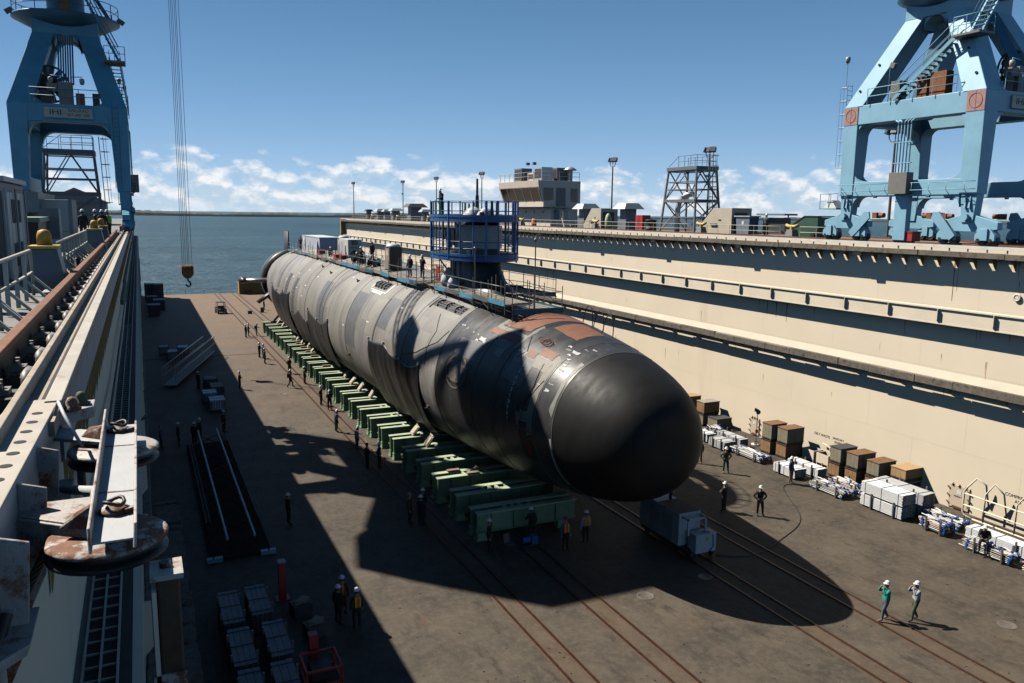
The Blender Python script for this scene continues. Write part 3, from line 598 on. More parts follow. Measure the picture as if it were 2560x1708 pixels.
for k, y in enumerate((40.2, 38.9, 37.8)):
    b = B(); c = hp(y, 112, 0); b.tube([P_(c+Vector((0, -.55*math.cos(t*math.pi/10)-.2*math.sin(t*math.pi/10), 1.15*math.sin(t*math.pi/10)-.05))) for t in range(11)], .03, 5); b.obj('hoop', MATS['line_black'], fore)
# sail
SAILM = hull_mat('sail_black', (.007, .0075, .009), (.018, .019, .022), .45, (.8, .8), (.09, .09, .09), .1, panel=0.0)
def sail_ring(z, yf, yb, w, n=40):
    pts = []
    L_ = yb-yf
    for j in range(n):
        t = 2*math.pi*j/n; c = .5-.5*math.cos(t)           # 0 at bow edge, 1 at trailing edge
        th = w*math.sqrt(max(0, c))*(1-c)**.5*1.75 if False else w*1.02*(max(0, math.sin(math.pi*c**.72)))**.62
        pts.append(P_((SX+(th if t < math.pi else -th), yf+L_*c, z)))
    return pts
b = B(); rings = [sail_ring(12.0, 47.6, 57.6, 1.75), sail_ring(12.45, 48.2, 57.4, 1.5), sail_ring(13.0, 49.1, 57.2, 1.25), sail_ring(13.7, 49.6, 57.1, 1.12), sail_ring(14.6, 49.9, 57.05, 1.08), sail_ring(17.0, 50.0, 57.0, 1.05), sail_ring(17.12, 50.2, 56.8, .9)]
k = 40
b.add([p for r in rings for p in r], [[i*k+j, i*k+(j+1) % k, (i+1)*k+(j+1) % k, (i+1)*k+j] for i in range(len(rings)-1) for j in range(k)]+[[6*k+j for j in range(k)]], True)
sail = b.obj('sail', SAILM, sub)
# pale ribbed cover around the sail's forward face
CORR = M('corrugated_cover', (.38, .39, .39), .5, 0, .12, 2); nz = 14
for i in range(nz):
    z0 = 15.15+i*1.55/nz; r0 = sail_ring(z0, 49.75, 57.6, 1.22); r1 = sail_ring(z0+1.55/nz*.9, 49.75, 57.6, 1.22)
    ids = [j for j in range(31, 40)]+[0, 1, 2, 3, 4]
    b = B(); b.add([r0[j] for j in ids]+[r1[j] for j in ids], [[q, q+1, len(ids)+q+1, len(ids)+q] for q in range(len(ids)-1)], True); b.obj('cover_slat', CORR, sail)
for yy, dz0, dz1, w_, m_ in ((54.6, 13.0, 14.3, .5, PALE), (53.6, 12.9, 14.2, .25, WHT), (55.6, 15.0, 16.3, .4, BLUEG), (54.7, 15.2, 16.4, .3, MATS['tile_pale_grey']), (53.2, 14.6, 15.6, .35, WHT), (52.3, 14.3, 15.2, .3, M('green_panel', (.10, .22, .14), .6)), (51.7, 14.2, 15.0, .25, WHT)):
    B().box(-1.20, yy-70-w_, dz0, -1.06, yy-70+w_, dz1).obj('equipment_panel', m_, sail)
MAST = M('mast_black', (.02, .02, .022), .5)
for yy, xx, h_, r_ in ((55.2, .3, 1.2, .11), (54.7, -.2, 1.25, .11), (53.4, .2, 2.9, .13), (50.9, .3, 1.3, .10), (50.6, .1, 1.35, .10), (50.2, .35, 1.3, .10), (51.3, -.3, .6, .3), (52.3, .2, .7, .35)):
    b = B(); b.cyl((xx, yy-70, 17.0), (xx, yy-70, 17.0+h_*.6), r_*1.3, r_, 8); b.cyl((xx, yy-70, 17.0+h_*.6), (xx, yy-70, 17.0+h_), r_*.7, r_*.6, 8); b.obj('mast', MAST, sail)
for (x, y, z, s) in ((-.3, 52.9, 17.4, .75), (.2, 51.9, 17.35, .65), (.1, 54.1, 17.35, .5)):
    b = B(); b.lathe([(s*1.0, -.3), (s*.98, 0), (s*.7, .3), (s*.3, .5), (.02, .56)], (x, y-70, z), 12); b.obj('wrapped_mast_base', M('plastic_wrap', (.55, .56, .57), .35, 0, .2, 6, bump=.8, bs=6), sail)
# stern gear
def fin(name, root, tip, croot, ctip, th, mat, axis):
    b = B(); vs = []
    for (c, ch, tt) in ((root, croot, th), (tip, ctip, th*.75)):
        for j in range(16):
            t = 2*math.pi*j/16; u = .5-.5*math.cos(t); w_ = tt*math.sin(t)*(.6+.4*math.cos(t))
            d = Vector((w_, 0, 0)) if axis == 'z' else Vector((0, 0, w_)) if axis == 'x' else Vector((w_*.7, 0, -w_*.7))
            vs.append(P_(Vector(c)+Vector((0, (u-.5)*ch, 0))+d))
    b.add(vs, [[j, (j+1) % 16, 16+(j+1) % 16, 16+j] for j in range(16)]+[[j for j in range(16)][::-1], [16+j for j in range(16)]], True); return b.obj(name, mat, sub)
SILV = M('stern_silver', (.22, .23, .24), .35, .5, .2, 3)
fin('rudder', (SX, 134.3, 8.5), (SX, 134.6, 14.3), 6.0, 4.2, .45, M('rudder_black', (.02, .02, .022), .6), 'z')
sp_ = fin('stern_plane', (18.5, 126.5, 7.1), (13.9, 126.5, 7.2), 4.2, 3.2, .55, SILV, 'x')
B().lathe([(.02, -2.0), (.35, -1.7), (.55, -.6), (.5, .8), (.02, 2.0)], P_((13.8, 126.5, 7.2)), 14, 'y').obj('plane_tip', HDARK, sp_)
fin('lower_stern_plane', (17.6, 121.5, 6.0), (15.2, 121.5, 4.3), 3.0, 2.2, .5, HDARK, 'd'); fin('stern_plane', (24.9, 126.5, 7.1), (29.5, 126.5, 7.2), 4.2, 3.2, .55, SILV, 'x')
b = B(); b.lathe([(4.75, 127.5-70), (4.8, 129.5-70), (4.4, 134-70), (4.2, 134-70), (4.55, 129.5-70), (4.55, 127.5-70)], (0, 0, SZ), 48, 'y'); b.obj('propulsor_duct', HDARK, sub)
# ---------------------------------------------------------------- black tarps hung on the flank
TARP = M('black_tarp', (.0075, .0072, .007), .46, 0, .3, 2.5, bump=.3, bs=5)
TARPB = M('brown_mesh_tarp', (.020, .018, .0155), .65, 0, .3, 2.5, bump=.3, bs=5)
def tarp(y0, y1, at_, ab, hooks, label, mat, seed):
    rn = random.Random(seed); ny, na = 90, 22; b = B(); vs = []; ph = [rn.uniform(0, 6) for _ in range(4)]
    for i in range(ny+1):
        u = i/ny; y = y0+(y1-y0)*u; f = u*hooks % 1.0; sag = 4.2*f*(1-f)*4*.6
        top = at_-sag+3.0*math.sin(u*math.pi*2+seed)
        for j in range(na+1):
            v = j/na; a = top+(ab-top)*v
            w_ = u+.018*math.sin(7*v+ph[3])+.012*math.sin(19*u+5*v); of = .06+.08*v*(1+.6*math.sin(w_*hooks*6.3+ph[0]))+.10*(.2+v)*max(0, math.sin(w_*hooks*4.3+ph[1]+2.2*v+1.5*math.sin(w_*5)))**2+.05*math.sin(w_*hooks*7.7+ph[2]+3*v+2*math.sin(3*v))*v+.015*math.sin(w_*hooks*19+ph[3]+4*v)
            q = hp(y, a, of)
            if a < -12: q.z -= (-12-a)*.012
            vs.append(q-Vector((16, y0, 0)))
    k = na+1
    b.add(vs, [[i*k+j, i*k+j+1, (i+1)*k+j+1, (i+1)*k+j] for i in range(ny) for j in range(na)], True)
    o = b.obj('hanging_tarp', mat, None, (16, y0, 0)); sm = o.modifiers.new('thick', 'SOLIDIFY'); sm.thickness = .02
    tag(o, label, 'tarp', 'tarps hung along the hull')
    for h in range(hooks+1):
        y = y0+(y1-y0)*h/hooks; p = hp(y, at_+3.0*math.sin(h/hooks*math.pi*2+seed), .1)-Vector((16, y0, 0))
        B().cbox(p, (.14, .14, .18)).obj('clip', M('clip_white', (.6, .6, .58), .5), o)
tarp(97.5, 111.5, 8.5, -42, 3, 'black tarp hung near the stern end of the hull', TARP, 1)
tarp(76.0, 85.6, 2.5, -42, 2, 'brown mesh tarp hung midway along the hull', TARPB, 2)
tarp(50.0, 61.6, 8.0, -44, 3, 'long shiny black tarp hung on the hull below the sail', TARP, 3)
tarp(86.5, 96.0, -6.0, -40, 2, 'low narrow grey tarp between the stern tarp and the mesh tarp', TARPB, 5)
# ---------------------------------------------------------------- blue work cage around the sail
CB = M('cage_blue_paint', (.020, .085, .24), .42, 0, .15, 3, (.05, .06, .08), .15, 4)
cage = thing('work_cage', 'blue oval two level work cage built around the black sail', 'scaffold', (SX, 53.6, 14.3))
def el(t, k=1.0): return Vector((2.75*k*math.cos(t), 4.85*k*math.sin(t), 0))
def ellip(z, k=1.0, n=64): return [el(2*math.pi*i/n, k)+Vector((0,0,z)) for i in range(n)]
for z in (0.0, 2.62):
    b = B(); n = 64
    for (k0, k1, z0, z1) in ((1.0, 1.0, z, z+.16), (1.0, 1.0, z+.30, z+.46)):
        vs = ellip(z0, 1.0)+ellip(z1, 1.0)+ellip(z1, .96)+ellip(z0, .96)
        b.add(vs, [[q*n+i, q*n+(i+1) % n, ((q+1) % 4)*n+(i+1) % n, ((q+1) % 4)*n+i] for q in range(4) for i in range(n)])
    vs = ellip(z+.16, .985)+ellip(z+.30, .985); b.add(vs, [[i, (i+1) % n, n+(i+1) % n, n+i] for i in range(n)])
    b.obj('ring_beam', CB, cage)
    b = B(); vs = ellip(z+.40, .96)+ellip(z+.40, .52); b.add(vs, [[i, (i+1) % n, n+(i+1) % n, n+i] for i in range(n)]); b.obj('ring_floor', GRATE, cage)
for i in range(22):
    p = el(2*math.pi*(i+.3)/22, .985); w_ = .13 if i % 3 == 0 else .07
    B().cbox((0, 0, 2.05), (w_, w_, 3.9)).obj('upright', CB, cage, p+Vector((0, 0, 0)))
for z in (.85, 1.3, 3.35, 4.0): B().tube(ellip(z, .975, 48), .03, 6, True).obj('guard_rail', CB, cage)
for t in (2.2, 4.1):
    p = el(t, .9); B().beam((p.x, p.y, 0), (p.x*.35, p.y*.75, -1.6), .09, .09).obj('strut', MAST, cage)
b = B()
for s_ in (-.3, .3): b.cyl((-1.4+s_, 4.1, -2.0), (-1.4+s_, 4.1, .1), .03, n=6)
for i in range(7): b.cyl((-1.7, 4.1, -1.9+i*.3), (-1.1, 4.1, -1.9+i*.3), .025, n=6)
b.obj('ladder', MAST, cage)
for i, (x, y) in enumerate(((-2.2, 1.9), (-2.35, 1.2), (-2.3, 2.6), (-2.4, .2))): B().cyl((x, y, 2.9), (x, y, 4.1), .03, n=6).obj('green_post', M('green_post', (.04, .30, .06), .5), cage)
# ---------------------------------------------------------------- staging along the casing
TB = M('staging_blue_board', (.075, .27, .40), .6, 0, .35, 1.2, (.30, .28, .24), .25, 2.5)
TB2 = M('staging_teal_board', (.03, .12, .16), .6, 0, .3, 1.5)
GALV = M('galvanised_tube', (.20, .19, .175), .42, .55, .25, 5)
PLANK = M('staging_plank', (.24, .21, .17), .8, 0, .3, 2, (.12, .10, .08), .35, 3)
def staging(x, y0, y1, s, label):
    t = thing('staging_walkway', label, 'staging', (x, y0, 12.15), 0, 'staging along the submarine deck')
    n = round((y1-y0)/2.45); d = (y1-y0)/n; rn = random.Random(int(y0+x))
    mp = B().cyl((0,0,-.55), (0,0,1.35), .026, n=6).mesh('post', GALV)
    mtb = B().box(-.02, .02, -.02, .02, d-.02, .26).mesh('toe_board', TB)
    mpl = [B().box(0, 0, 0, s*.28, d-.02, .045).mesh('plank', PLANK)]
    for i in range(n+1):
        link('post', mp, t, (0, i*d, 0)); link('post', mp, t, (s*1.6, i*d, .1)) if i % 2 == 0 else None
        B().beam((-s*.1, i*d, 0), (s*1.8, i*d, .12), .05, .05).obj('transom', GALV, t)
        if i < n:
            if rn.random() < .86: o = link('toe_board', mtb, t, (0, i*d, rn.uniform(-.09, .03))); o.rotation_euler[0] = rn.uniform(-.02, .02); o.material_slots[0].link = 'OBJECT'; o.material_slots[0].material = rn.choice((TB, TB, TB, TB2, PLANK, BLUEG))
            if rn.random() < .35: link('post', mp, t, (.02, (i+rn.random())*d, rn.uniform(.2, 1.0)))
            for k in range(5):
                o = link('plank', mpl[0], t, (s*(.06+k*.31), i*d, .03+rn.uniform(0, .03)+k*.02)); o.rotation_euler[2] = rn.uniform(-.015, .015)
            if rn.random() < .6: B().beam((0, i*d, -.4), (0, (i+1)*d, .5), .035, .035).obj('brace', GALV, t)
    for z in (.52, 1.08): B().tube([(rn.uniform(-.01, .01), i*d, z+rn.uniform(-.03, .03)) for i in range(n+1)], .024, 6).obj('guard_rail', GALV, t)
staging(18.72, 57.5, 114.5, 1, 'blue edged staging walkway along the near side of the aft deck')
staging(19.2, 42.5, 57.4, 1, 'blue edged staging walkway beside the sail on the near side')
staging(24.68, 46.5, 113, -1, 'staging walkway along the far side of the submarine deck')
ft = thing('staging_walkway', 'teal edged staging platform across the deck ahead of the sail', 'staging', (SX+.9, 42.3, 11.75), 0, 'staging along the submarine deck')
B().box(-3.0, -.05, -.12, .3, 0, .22).obj('toe_board', TB2, ft); B().box(.3, -.05, -.12, .35, 5.0, .22).obj('toe_board', TB2, ft)
for i in range(7): B().box(-1.2+i*.22, .05, .05+.02*(i % 2), -1.0+i*.22, 4.8, .10+.02*(i % 2)).obj('plank', PLANK, ft)
for x in (-3.0, -1.6, .3):
    for y in (0, 2.4, 4.8): B().cyl((x, y, -.7), (x, y, 1.5), .028, n=6).obj('post', GALV, ft)
for z in (.55, 1.1): B().tube([(-3, 0, z), (.3, 0, z+.05), (.3, 4.8, z), (-1.2, 4.9, z+.1)], .026, 6).obj('guard_rail', GALV, ft)
for y, x, h_ in ((0.6, -1.25, 4.1), (5.6, -3.1, 3.4)):
    b = B(); b.cyl((x, y, -.7), (x, y, h_), .04, n=8); b.lathe([(.02, 0), (.10, .05), (.10, .18), (.02, .24)], (x, y, h_), 8); b.obj('tall_pole', GALV, ft)
# ---------------------------------------------------------------- portal cranes
CBLU = M('crane_blue_paint', (.255, .475, .61), .45, 0, .12, .8, (.20, .26, .29), .12, 1.6, .20)
CDRK = M('crane_blue_dark', (.045, .17, .29), .45, 0, .12, .8, (.03, .09, .16), .15, 1.0)
CBLU_SHADED = M('crane_blue_shaded', (.095, .33, .48), .48, 0, .14, .8, (.06, .15, .21), .14, 1.4, .22)  # left crane's copy of the blue paint, its shaded look put into the colour
CGRY = M('cabinet_grey', (.20, .19, .17), .55, 0, .12, 3)
CORO = M('rusty_cabinet', (.24, .085, .025), .7, 0, .3, 3, (.12, .05, .02), .4, 5)
CBLK = M('crane_black', (.018, .018, .02), .55)
SIGN = M('sign_board_cream', (.52, .50, .43), .6, 0, .12, 3, (.35, .18, .06), .12, 3)
PINK = M('faded_red_target', (.40, .22, .20), .7, 0, .25, 3, (.42, .40, .42), .35, 4)
def fillet(b, c, u, v, w, r, th, n=6):
    """concave corner web at c between directions u and v, thickness th along w"""
    c, u, v, w = Vector(c), Vector(u), Vector(v), Vector(w)
    pts = [c]+[c+u*r*(1-math.sin(t))+v*r*(1-math.cos(t)) for t in [i*math.pi/2/n for i in range(n+1)]]
    return b.hexa([p-w*th/2 for p in pts], [p+w*th/2 for p in pts])
def crane(label, loc, m, hx, paint, hax, hw, htail, hs=0.0):
    """portal crane; local x across the rails (m=-1 mirrors), y along them, z from the rail head"""
    t = thing('portal_crane', label, 'crane', loc, 0, 'portal cranes on the wing walls')
    OX, OY = 3.72, 5.15
    for sx in (-1, 1):
        for sy in (-1, 1):
            def q(x, y, z): return (sx*x, sy*y, z)
            b = B(); b.hexa([q(OX-.05, OY, 3.0), q(OX-.95, OY, 3.0), q(OX-.95, OY-1.15, 3.0), q(OX-.05, OY-1.15, 3.0)], [q(OX, OY, 8.95), q(OX-1.25, OY, 8.95), q(OX-1.25, OY-1.2, 8.95), q(OX, OY-1.2, 8.95)])
            lg = b.obj('leg', paint, t, bev=.03)
            b = B(); b.hexa([q(OX, OY, 8.95), q(OX-1.5, OY, 8.95), q(OX-1.5, OY-1.5, 8.95), q(OX, OY-1.5, 8.95)], [q(2.12, 2.12, 14.25), q(.75, 2.12, 14.25), q(.75, .75, 14.25), q(2.12, .75, 14.25)])
            b.obj('inclined_leg', paint, t, bev=.03)
            # bogie set under the leg
            bo = B().prism([(sy*(OY-.05), 3.0), (sy*(OY-1.1), 3.0), (sy*(OY-.95), 1.35), (sy*(OY-.2), 1.35)], 'x', sx*(OX-.80), sx*(OX-.18)).obj('bogie_bracket', paint, t, bev=.015)
            cy = sy*(OY-.57)
            for dy in (-.14, .14): B().hexa([(sx*(OX-.16), cy+dy-.07, 2.2), (sx*(OX-.02), cy+dy-.07, 2.2), (sx*(OX-.02), cy+dy+.07, 2.2), (sx*(OX-.16), cy+dy+.07, 2.2)], [(sx*(OX-.16), cy+dy-.01, 2.95), (sx*(OX-.14), cy+dy-.01, 2.95), (sx*(OX-.14), cy+dy+.01, 2.95), (sx*(OX-.16), cy+dy+.01, 2.95)]).obj('rib', paint, bo)
            B().cyl((sx*(OX-.1), cy, 1.65), (sx*(OX+.12), cy, 1.65), .22, n=16).obj('pin', paint, bo)
            eq = B().prism([(cy-1.9, .95), (cy-1.9, 1.35), (cy-.5, 1.75), (cy+.5, 1.75), (cy+1.9, 1.35), (cy+1.9, .95), (cy+.8, .8), (cy-.8, .8)], 'x', sx*(OX-.72), sx*(OX-.26)).obj('equalizer_beam', paint, t, bev=.02)
            for k in (-1.25, 1.25):
                tr = B().prism([(cy+k-.62, .3), (cy+k-.62, .62), (cy+k-.32, .98), (cy+k+.32, .98), (cy+k+.62, .62), (cy+k+.62, .3), (cy+k+.3, .2), (cy+k+.12, .45), (cy+k-.12, .45), (cy+k-.3, .2)], 'x', sx*(OX-.66), sx*(OX-.12)).obj('truck', paint, t, bev=.015)
                B().box(min(sx*(OX-.75), sx*(OX-.02)), cy+k-.22, .3, max(sx*(OX-.75), sx*(OX-.02)), cy+k+.22, 1.0).obj('axle_box', paint, tr, bev=.015)
                for w_ in (-.38, .38):
                    b = B(); b.cyl((sx*(OX-.62), cy+k+w_, .32), (sx*(OX-.3), cy+k+w_, .32), .30, n=18); b.cyl((sx*(OX-.3), cy+k+w_, .32), (sx*(OX-.06), cy+k+w_, .32), .10, n=10); b.obj('wheel', M('wheel_steel', (.07, .055, .045), .5, .4, .3, 6), tr)
            k = -sy
            B().prism([(cy+k*.55, .55), (cy+k*.9, .25), (cy+k*1.25, .55), (cy+k*2.25, 1.55), (cy+k*2.15, 1.95), (cy+k*1.75, 1.98)], 'x', sx*(OX+.02), sx*(OX-.1)).obj('gear_cover', paint, t, bev=.01)
            mo = B(); mo.cyl((sx*(OX-.35), cy+k*2.3, 1.72), (sx*(OX-.35), cy+k*3.1, 1.72), .17, n=12); mo.box(min(sx*(OX-.55), sx*(OX-.1)), min(cy+k*2.35, cy+k*2.7), 1.52, max(sx*(OX-.55), sx*(OX-.1)), max(cy+k*2.35, cy+k*2.7), 1.9); mo.obj('drive_motor', CORO, t)
    # sill beams, mid beams
    for sx in (-1, 1):
        B().box(min(sx*(OX-.9), sx*(OX-.1)), -OY+1.1, 2.95, max(sx*(OX-.9), sx*(OX-.1)), OY-1.1, 3.95).obj('sill_beam', paint, t, bev=.03)
        for sy in (-1, 1):
            for c_, v_, r_, w_ in (((sx*(OX-.5), sy*(OY-1.14), 3.95), 1, .8, .78), ((sx*(OX-.5), sy*(OY-1.14), 2.95), -1, .7, .7), ((sx*(OX-.6), sy*(OY-1.2), 7.75), -1, .6, 1.0)):
                fillet(B(), c_, (0, -sy, 0), (0, 0, v_), (1, 0, 0), r_, w_).obj('corner_gusset', paint, t)
        B().box(min(sx*(OX-1.15), sx*(OX-.03)), -OY+1.15, 7.75, max(sx*(OX-1.15), sx*(OX-.03)), OY-1.15, 9.0).obj('portal_beam', paint, t, bev=.03)
        for y in (-4.4, -2, 2, 4.4): B().box(sx*(OX-.06), y-.10, 2.85, sx*(OX+.10), y+.10, 2.95).obj('lug', paint, t)
    for sy in (-1, 1):
        B().box(-OX+1.2, min(sy*(OY-1.15), sy*(OY-.02)), 7.75, OX-1.2, max(sy*(OY-1.15), sy*(OY-.02)), 8.98).obj('portal_beam', paint, t, bev=.03)
        for sx in (-1, 1):
            fillet(B(), (sx*(OX-1.2), sy*(OY-.6), 7.75), (-sx, 0, 0), (0, 0, -1), (0, 1, 0), .9, 1.0).obj('corner_gusset', paint, t)
            fillet(B(), (sx*(OX-1.5), sy*(OY-.6), 9.0), (-sx, 0, 0), (0, 0, 1), (0, 1, 0), .5, 1.0).obj('corner_gusset', paint, t)
    B().box(-2.14, -2.14, 14.2, 2.14, 2.14, 15.85).obj('neck', paint, t, bev=.03)
    for sx in (-1, 1):
        for sy in (-1, 1):
            fillet(B(), (sx*.78, 1.4*sy, 14.22), (-sx, 0, 0), (0, 0, -1), (0, 1, 0), .78, 1.2).obj('arch_gusset', paint, t)
            fillet(B(), (1.4*sx, sy*.78, 14.22), (0, -sy, 0), (0, 0, -1), (1, 0, 0), .78, 1.2).obj('arch_gusset', paint, t)
    # slewing-ring platform
    b = B(); b.lathe([(2.1, 14.75), (3.6, 15.5), (3.6, 15.63), (2.1, 15.65)], n=28); pf = b.obj('ring_platform', CDRK, t)
    for i in range(12):
        a = 2*math.pi*i/12; B().cyl((3.5*math.cos(a), 3.5*math.sin(a), 15.6), (3.5*math.cos(a), 3.5*math.sin(a), 16.7), .03, n=6).obj('rail_post', CDRK, pf)
    for z in (16.15, 16.68): B().tube([(3.5*math.cos(2*math.pi*i/36), 3.5*math.sin(2*math.pi*i/36), z) for i in range(36)], .028, 6, True).obj('guard_rail', CDRK, pf)
    for a in (-2.9, -.15): B().cbox((3.7*math.cos(a), 3.7*math.sin(a), 15.75), (.5, .16, .35), rz=a, ry=.6).obj('flood_lamp', CGRY, pf)
    B().cyl((0, 0, 15.6), (0, 0, 18.2), 1.25, n=28).obj('column', CDRK, t)
    B().box(-.35, -1.32, 16.1, .35, -1.2, 17.3).obj('column_vent', M('brass_louvre', (.30, .19, .07), .6), t)
    # stair inside the platform rail
    b = B(); b.beam((1.35, -1.0, 18.3), (2.9, -1.3, 15.6), .06, .2); b.beam((1.35, -1.75, 18.3), (2.9, -2.0, 15.6), .06, .2)
    for i in range(10): f = i/9.; b.cbox((1.4+1.5*f, -1.4-.25*f, 18.2-2.6*f), (.25, .7, .03))
    b.obj('upper_stair', CDRK, t)
    # upper works: slewing house, cab, tower and jib, turned towards hx
    ax = Vector((hx[0], hx[1], 0)).normalized(); sd = Vector((ax.y, -ax.x, 0)); ang = math.atan2(ax.y, ax.x)
    if hs: B().prism([(8.0, -12.1), (4.1, -15.6), (-2.1, -15.5), (-6.8, -10.7), (-5.9, -6.8), (-2.0, -2.6), (3.0, -7.1)], 'z', 18.2, 22.3).obj('machinery_house', paint, t)
    else: ha = Vector((hax[0], hax[1], 0)).normalized(); B().cbox(-ha*(htail-3)/2+Vector((0, 0, 20.2)), (htail+3, hw, 4.2), rz=math.atan2(ha.y, ha.x)).obj('machinery_house', paint, t, bev=.05)
    B().cbox(-ax*3.0+Vector((0, 0, 17.95)), (9.0, 4.5, .5), rz=ang).obj('slew_frame', CDRK, t)
    B().cbox(ax*3.6+sd*1.8+Vector((0, 0, 22.6)), (2.4, 2.2, 2.6), rz=ang).obj('operator_cab', paint, t)
    p0 = -ax*2.5; b = B()
    for s_ in (-1, 1): b.beam(ax*2.2+sd*s_*1.6+Vector((0, 0, 22.3)), -ax*1.2+sd*s_*.5+Vector((0, 0, 31)), .5, .5); b.beam(-ax*5.5+sd*s_*1.6+Vector((0, 0, 22.3)), -ax*1.4+sd*s_*.5+Vector((0, 0, 31)), .4, .4)
    b.beam(-ax*1.3-sd*.8+Vector((0, 0, 31)), -ax*1.3+sd*.8+Vector((0, 0, 31)), .5, .6); b.obj('tower_frame', paint, t)
    foot = ax*3.2+Vector((0, 0, 21.5)); tip = Vector((hx[0], hx[1], 44.0)); b = B(); n = 14; d = (tip-foot)
    upv = d.normalized().cross(sd).normalized()
    for i in range(n):
        f0, f1 = i/n, (i+1)/n
        for (a_, c_) in ((-1, -1), (1, -1), (1, 1), (-1, 1)):
            w0, w1 = .95*(1-.6*f0), .95*(1-.6*f1)
            A = foot+d*f0+sd*a_*w0+upv*c_*w0*.8; C = foot+d*f1+sd*a_*w1+upv*c_*w1*.8; b.beam(A, C, .16, .16)
            D = foot+d*f1+(sd*c_*-1*w1*(1 if a_*c_ < 0 else -1) if False else sd*-a_*w1)+upv*c_*w1*.8; b.beam(A, D, .09, .09)
    b.obj('jib', paint, t)
    # side facing the dock: conduits, junction box, rails, targets
    X = m*OX
    b = B()
    for i in range(5): b.cyl((X+m*.07, .55-i*.24, 4.2), (X+m*.07, .55-i*.24, 7.4), .055, n=8); b.tube([(X+m*.07, .55-i*.24, 7.4), (X+m*.07, .55-i*.24, 7.62), (X+m*.05, .55-i*.24+(.25 if i < 2 else -.2), 7.72)], .055, 8)
    for z in (5.0, 6.3): b.box(X+m*.02, -.6, z, X+m*.14, .7, z+.06)
    b.obj('conduit_run', paint, t)
    B().cbox((X+m*.22, -.05, 3.75), (.6, 1.35, 1.35)).obj('junction_box', CGRY, t, bev=.01)
    b = B(); b.box(X-m*.5, -.45, .15, X-m*.05, .45, 2.95); b.obj('drop_leg', paint, t)
    b = B()
    for sy in (-1, 1):
        for z in (3.3, 3.75): b.tube([(X+m*.35, sy*.8, z), (X+m*.35, sy*4.9, z), (X+m*.05, sy*5.1, z)], .022, 6)
        for i in range(4): b.tube([(X+m*.02, sy*(1+i*1.2), 3.0), (X+m*.35, sy*(1+i*1.2), 3.3), (X+m*.35, sy*(1+i*1.2), 3.75)], .02, 6)
    b.obj('sill_rail', paint, t)
    for sy in (-1, 1):
        tg = B().box(min(X, X+m*.012), min(sy*5.13, sy*3.98), 7.78, max(X, X+m*.012), max(sy*5.13, sy*3.98), 8.96).obj('target_patch', PINK, t)
        B().tube([(X+m*.02, sy*4.55+.42*math.cos(k*.4), 8.37+.42*math.sin(k*.4)) for k in range(16)], .014, 5, True).obj('target_ring', M('target_line', (.16, .10, .10), .7), tg)
        B().box(min(X+m*.013, X+m*.02), sy*4.55-.012, 7.8, max(X+m*.013, X+m*.02), sy*4.55+.012, 8.94).obj('target_line', MATS['target_line'], tg)
        for y_, z_ in ((4.3, 10.0), (3.3, 11.6)): B().cyl((m*(OX-1.6*(z_-8.95)/5.3+.02), sy*(y_-.1), z_), (m*(OX-1.6*(z_-8.95)/5.3+.09), sy*(y_-.1), z_), .08, n=8).obj('eye_bolt', CBLK, t)
    b = B(); railing(b, [(X+m*.10, -3.3, 9.0), (X+m*.10, 3.2, 9.0)], 1.0, .026, 1.6); b.obj('portal_rail', paint, t)
    for y0, y1, h_, m_ in ((-2.2, -1.1, 1.45, CORO), (-.9, -.2, 1.3, CORO), (1.1, 1.8, 1.3, CGRY)): B().box(min(X-m*1.0, X-m*.35), y0, 9.02, max(X-m*1.0, X-m*.35), y1, 9.0+h_).obj('cabinet', m_, t, bev=.01)
    # stair from the portal up the near leg to a landing
    b = B(); p0, p1 = Vector((X-m*.25, 1.2, 9.05)), Vector((X-m*.65, -2.6, 12.3))
    for o_ in (-.36, .36):
        b.beam(p0+Vector((m*o_, 0, 0)), p1+Vector((m*o_, 0, 0)), .05, .22)
        for h_ in (.5, 1.0): b.tube([p0+Vector((m*o_, 0, h_)), p1+Vector((m*o_, 0, h_))], .022, 6)
        for f in (.1, .5, .9): q_ = p0.lerp(p1, f)+Vector((m*o_, 0, 0)); b.cyl(q_, q_+Vector((0, 0, 1.0)), .02, n=6)
    b.obj('leg_stair', paint, t)
    for i in range(15):
        q_ = p0.lerp(p1, (i+.5)/15); B().cbox(q_+Vector((0, 0, .02)), (.7, .24, .03)).obj('stair_tread', CBLK, t)
    b = B(); b.box(min(X-m*1.3, X+m*.1), -4.4, 12.2, max(X-m*1.3, X+m*.1), -2.6, 12.32); b.obj('stair_landing', CGRY, t)
    b = B(); railing(b, [(X+m*.08, -2.7, 12.3), (X+m*.08, -4.35, 12.3), (X-m*1.25, -4.35, 12.3)], 1.0, .025, .8); b.obj('landing_rail', paint, t)
    b = B(); p0, p1 = Vector((X-m*.3, -3.9, 12.3)), Vector((X-m*2.6, -4.6, 17.2))
    for o_ in (-.36, .36):
        b.beam(p0+Vector((0, o_, 0)), p1+Vector((0, o_, 0)), .2, .06)
        for h_ in (.5, 1.0): b.tube([p0+Vector((0, o_, h_)), p1+Vector((0, o_, h_))], .022, 6)
    for i in range(18): b.cbox(p0.lerp(p1, (i+.5)/18), (.22, .7, .03))
    b.obj('leg_stair', paint, t)
    # caged ladder on the far leg, platform lamp
    b = B(); yl = 5.45
    for x_ in (-.22, .22): b.cyl((X-m*.5+x_, yl-.15, 4.4), (X-m*.5+x_, yl-.15, 10.6), .025, n=6)
    for i in range(20): b.cyl((X-m*.5-.22, yl-.15, 4.6+i*.31), (X-m*.5+.22, yl-.15, 4.6+i*.31), .016, n=5)
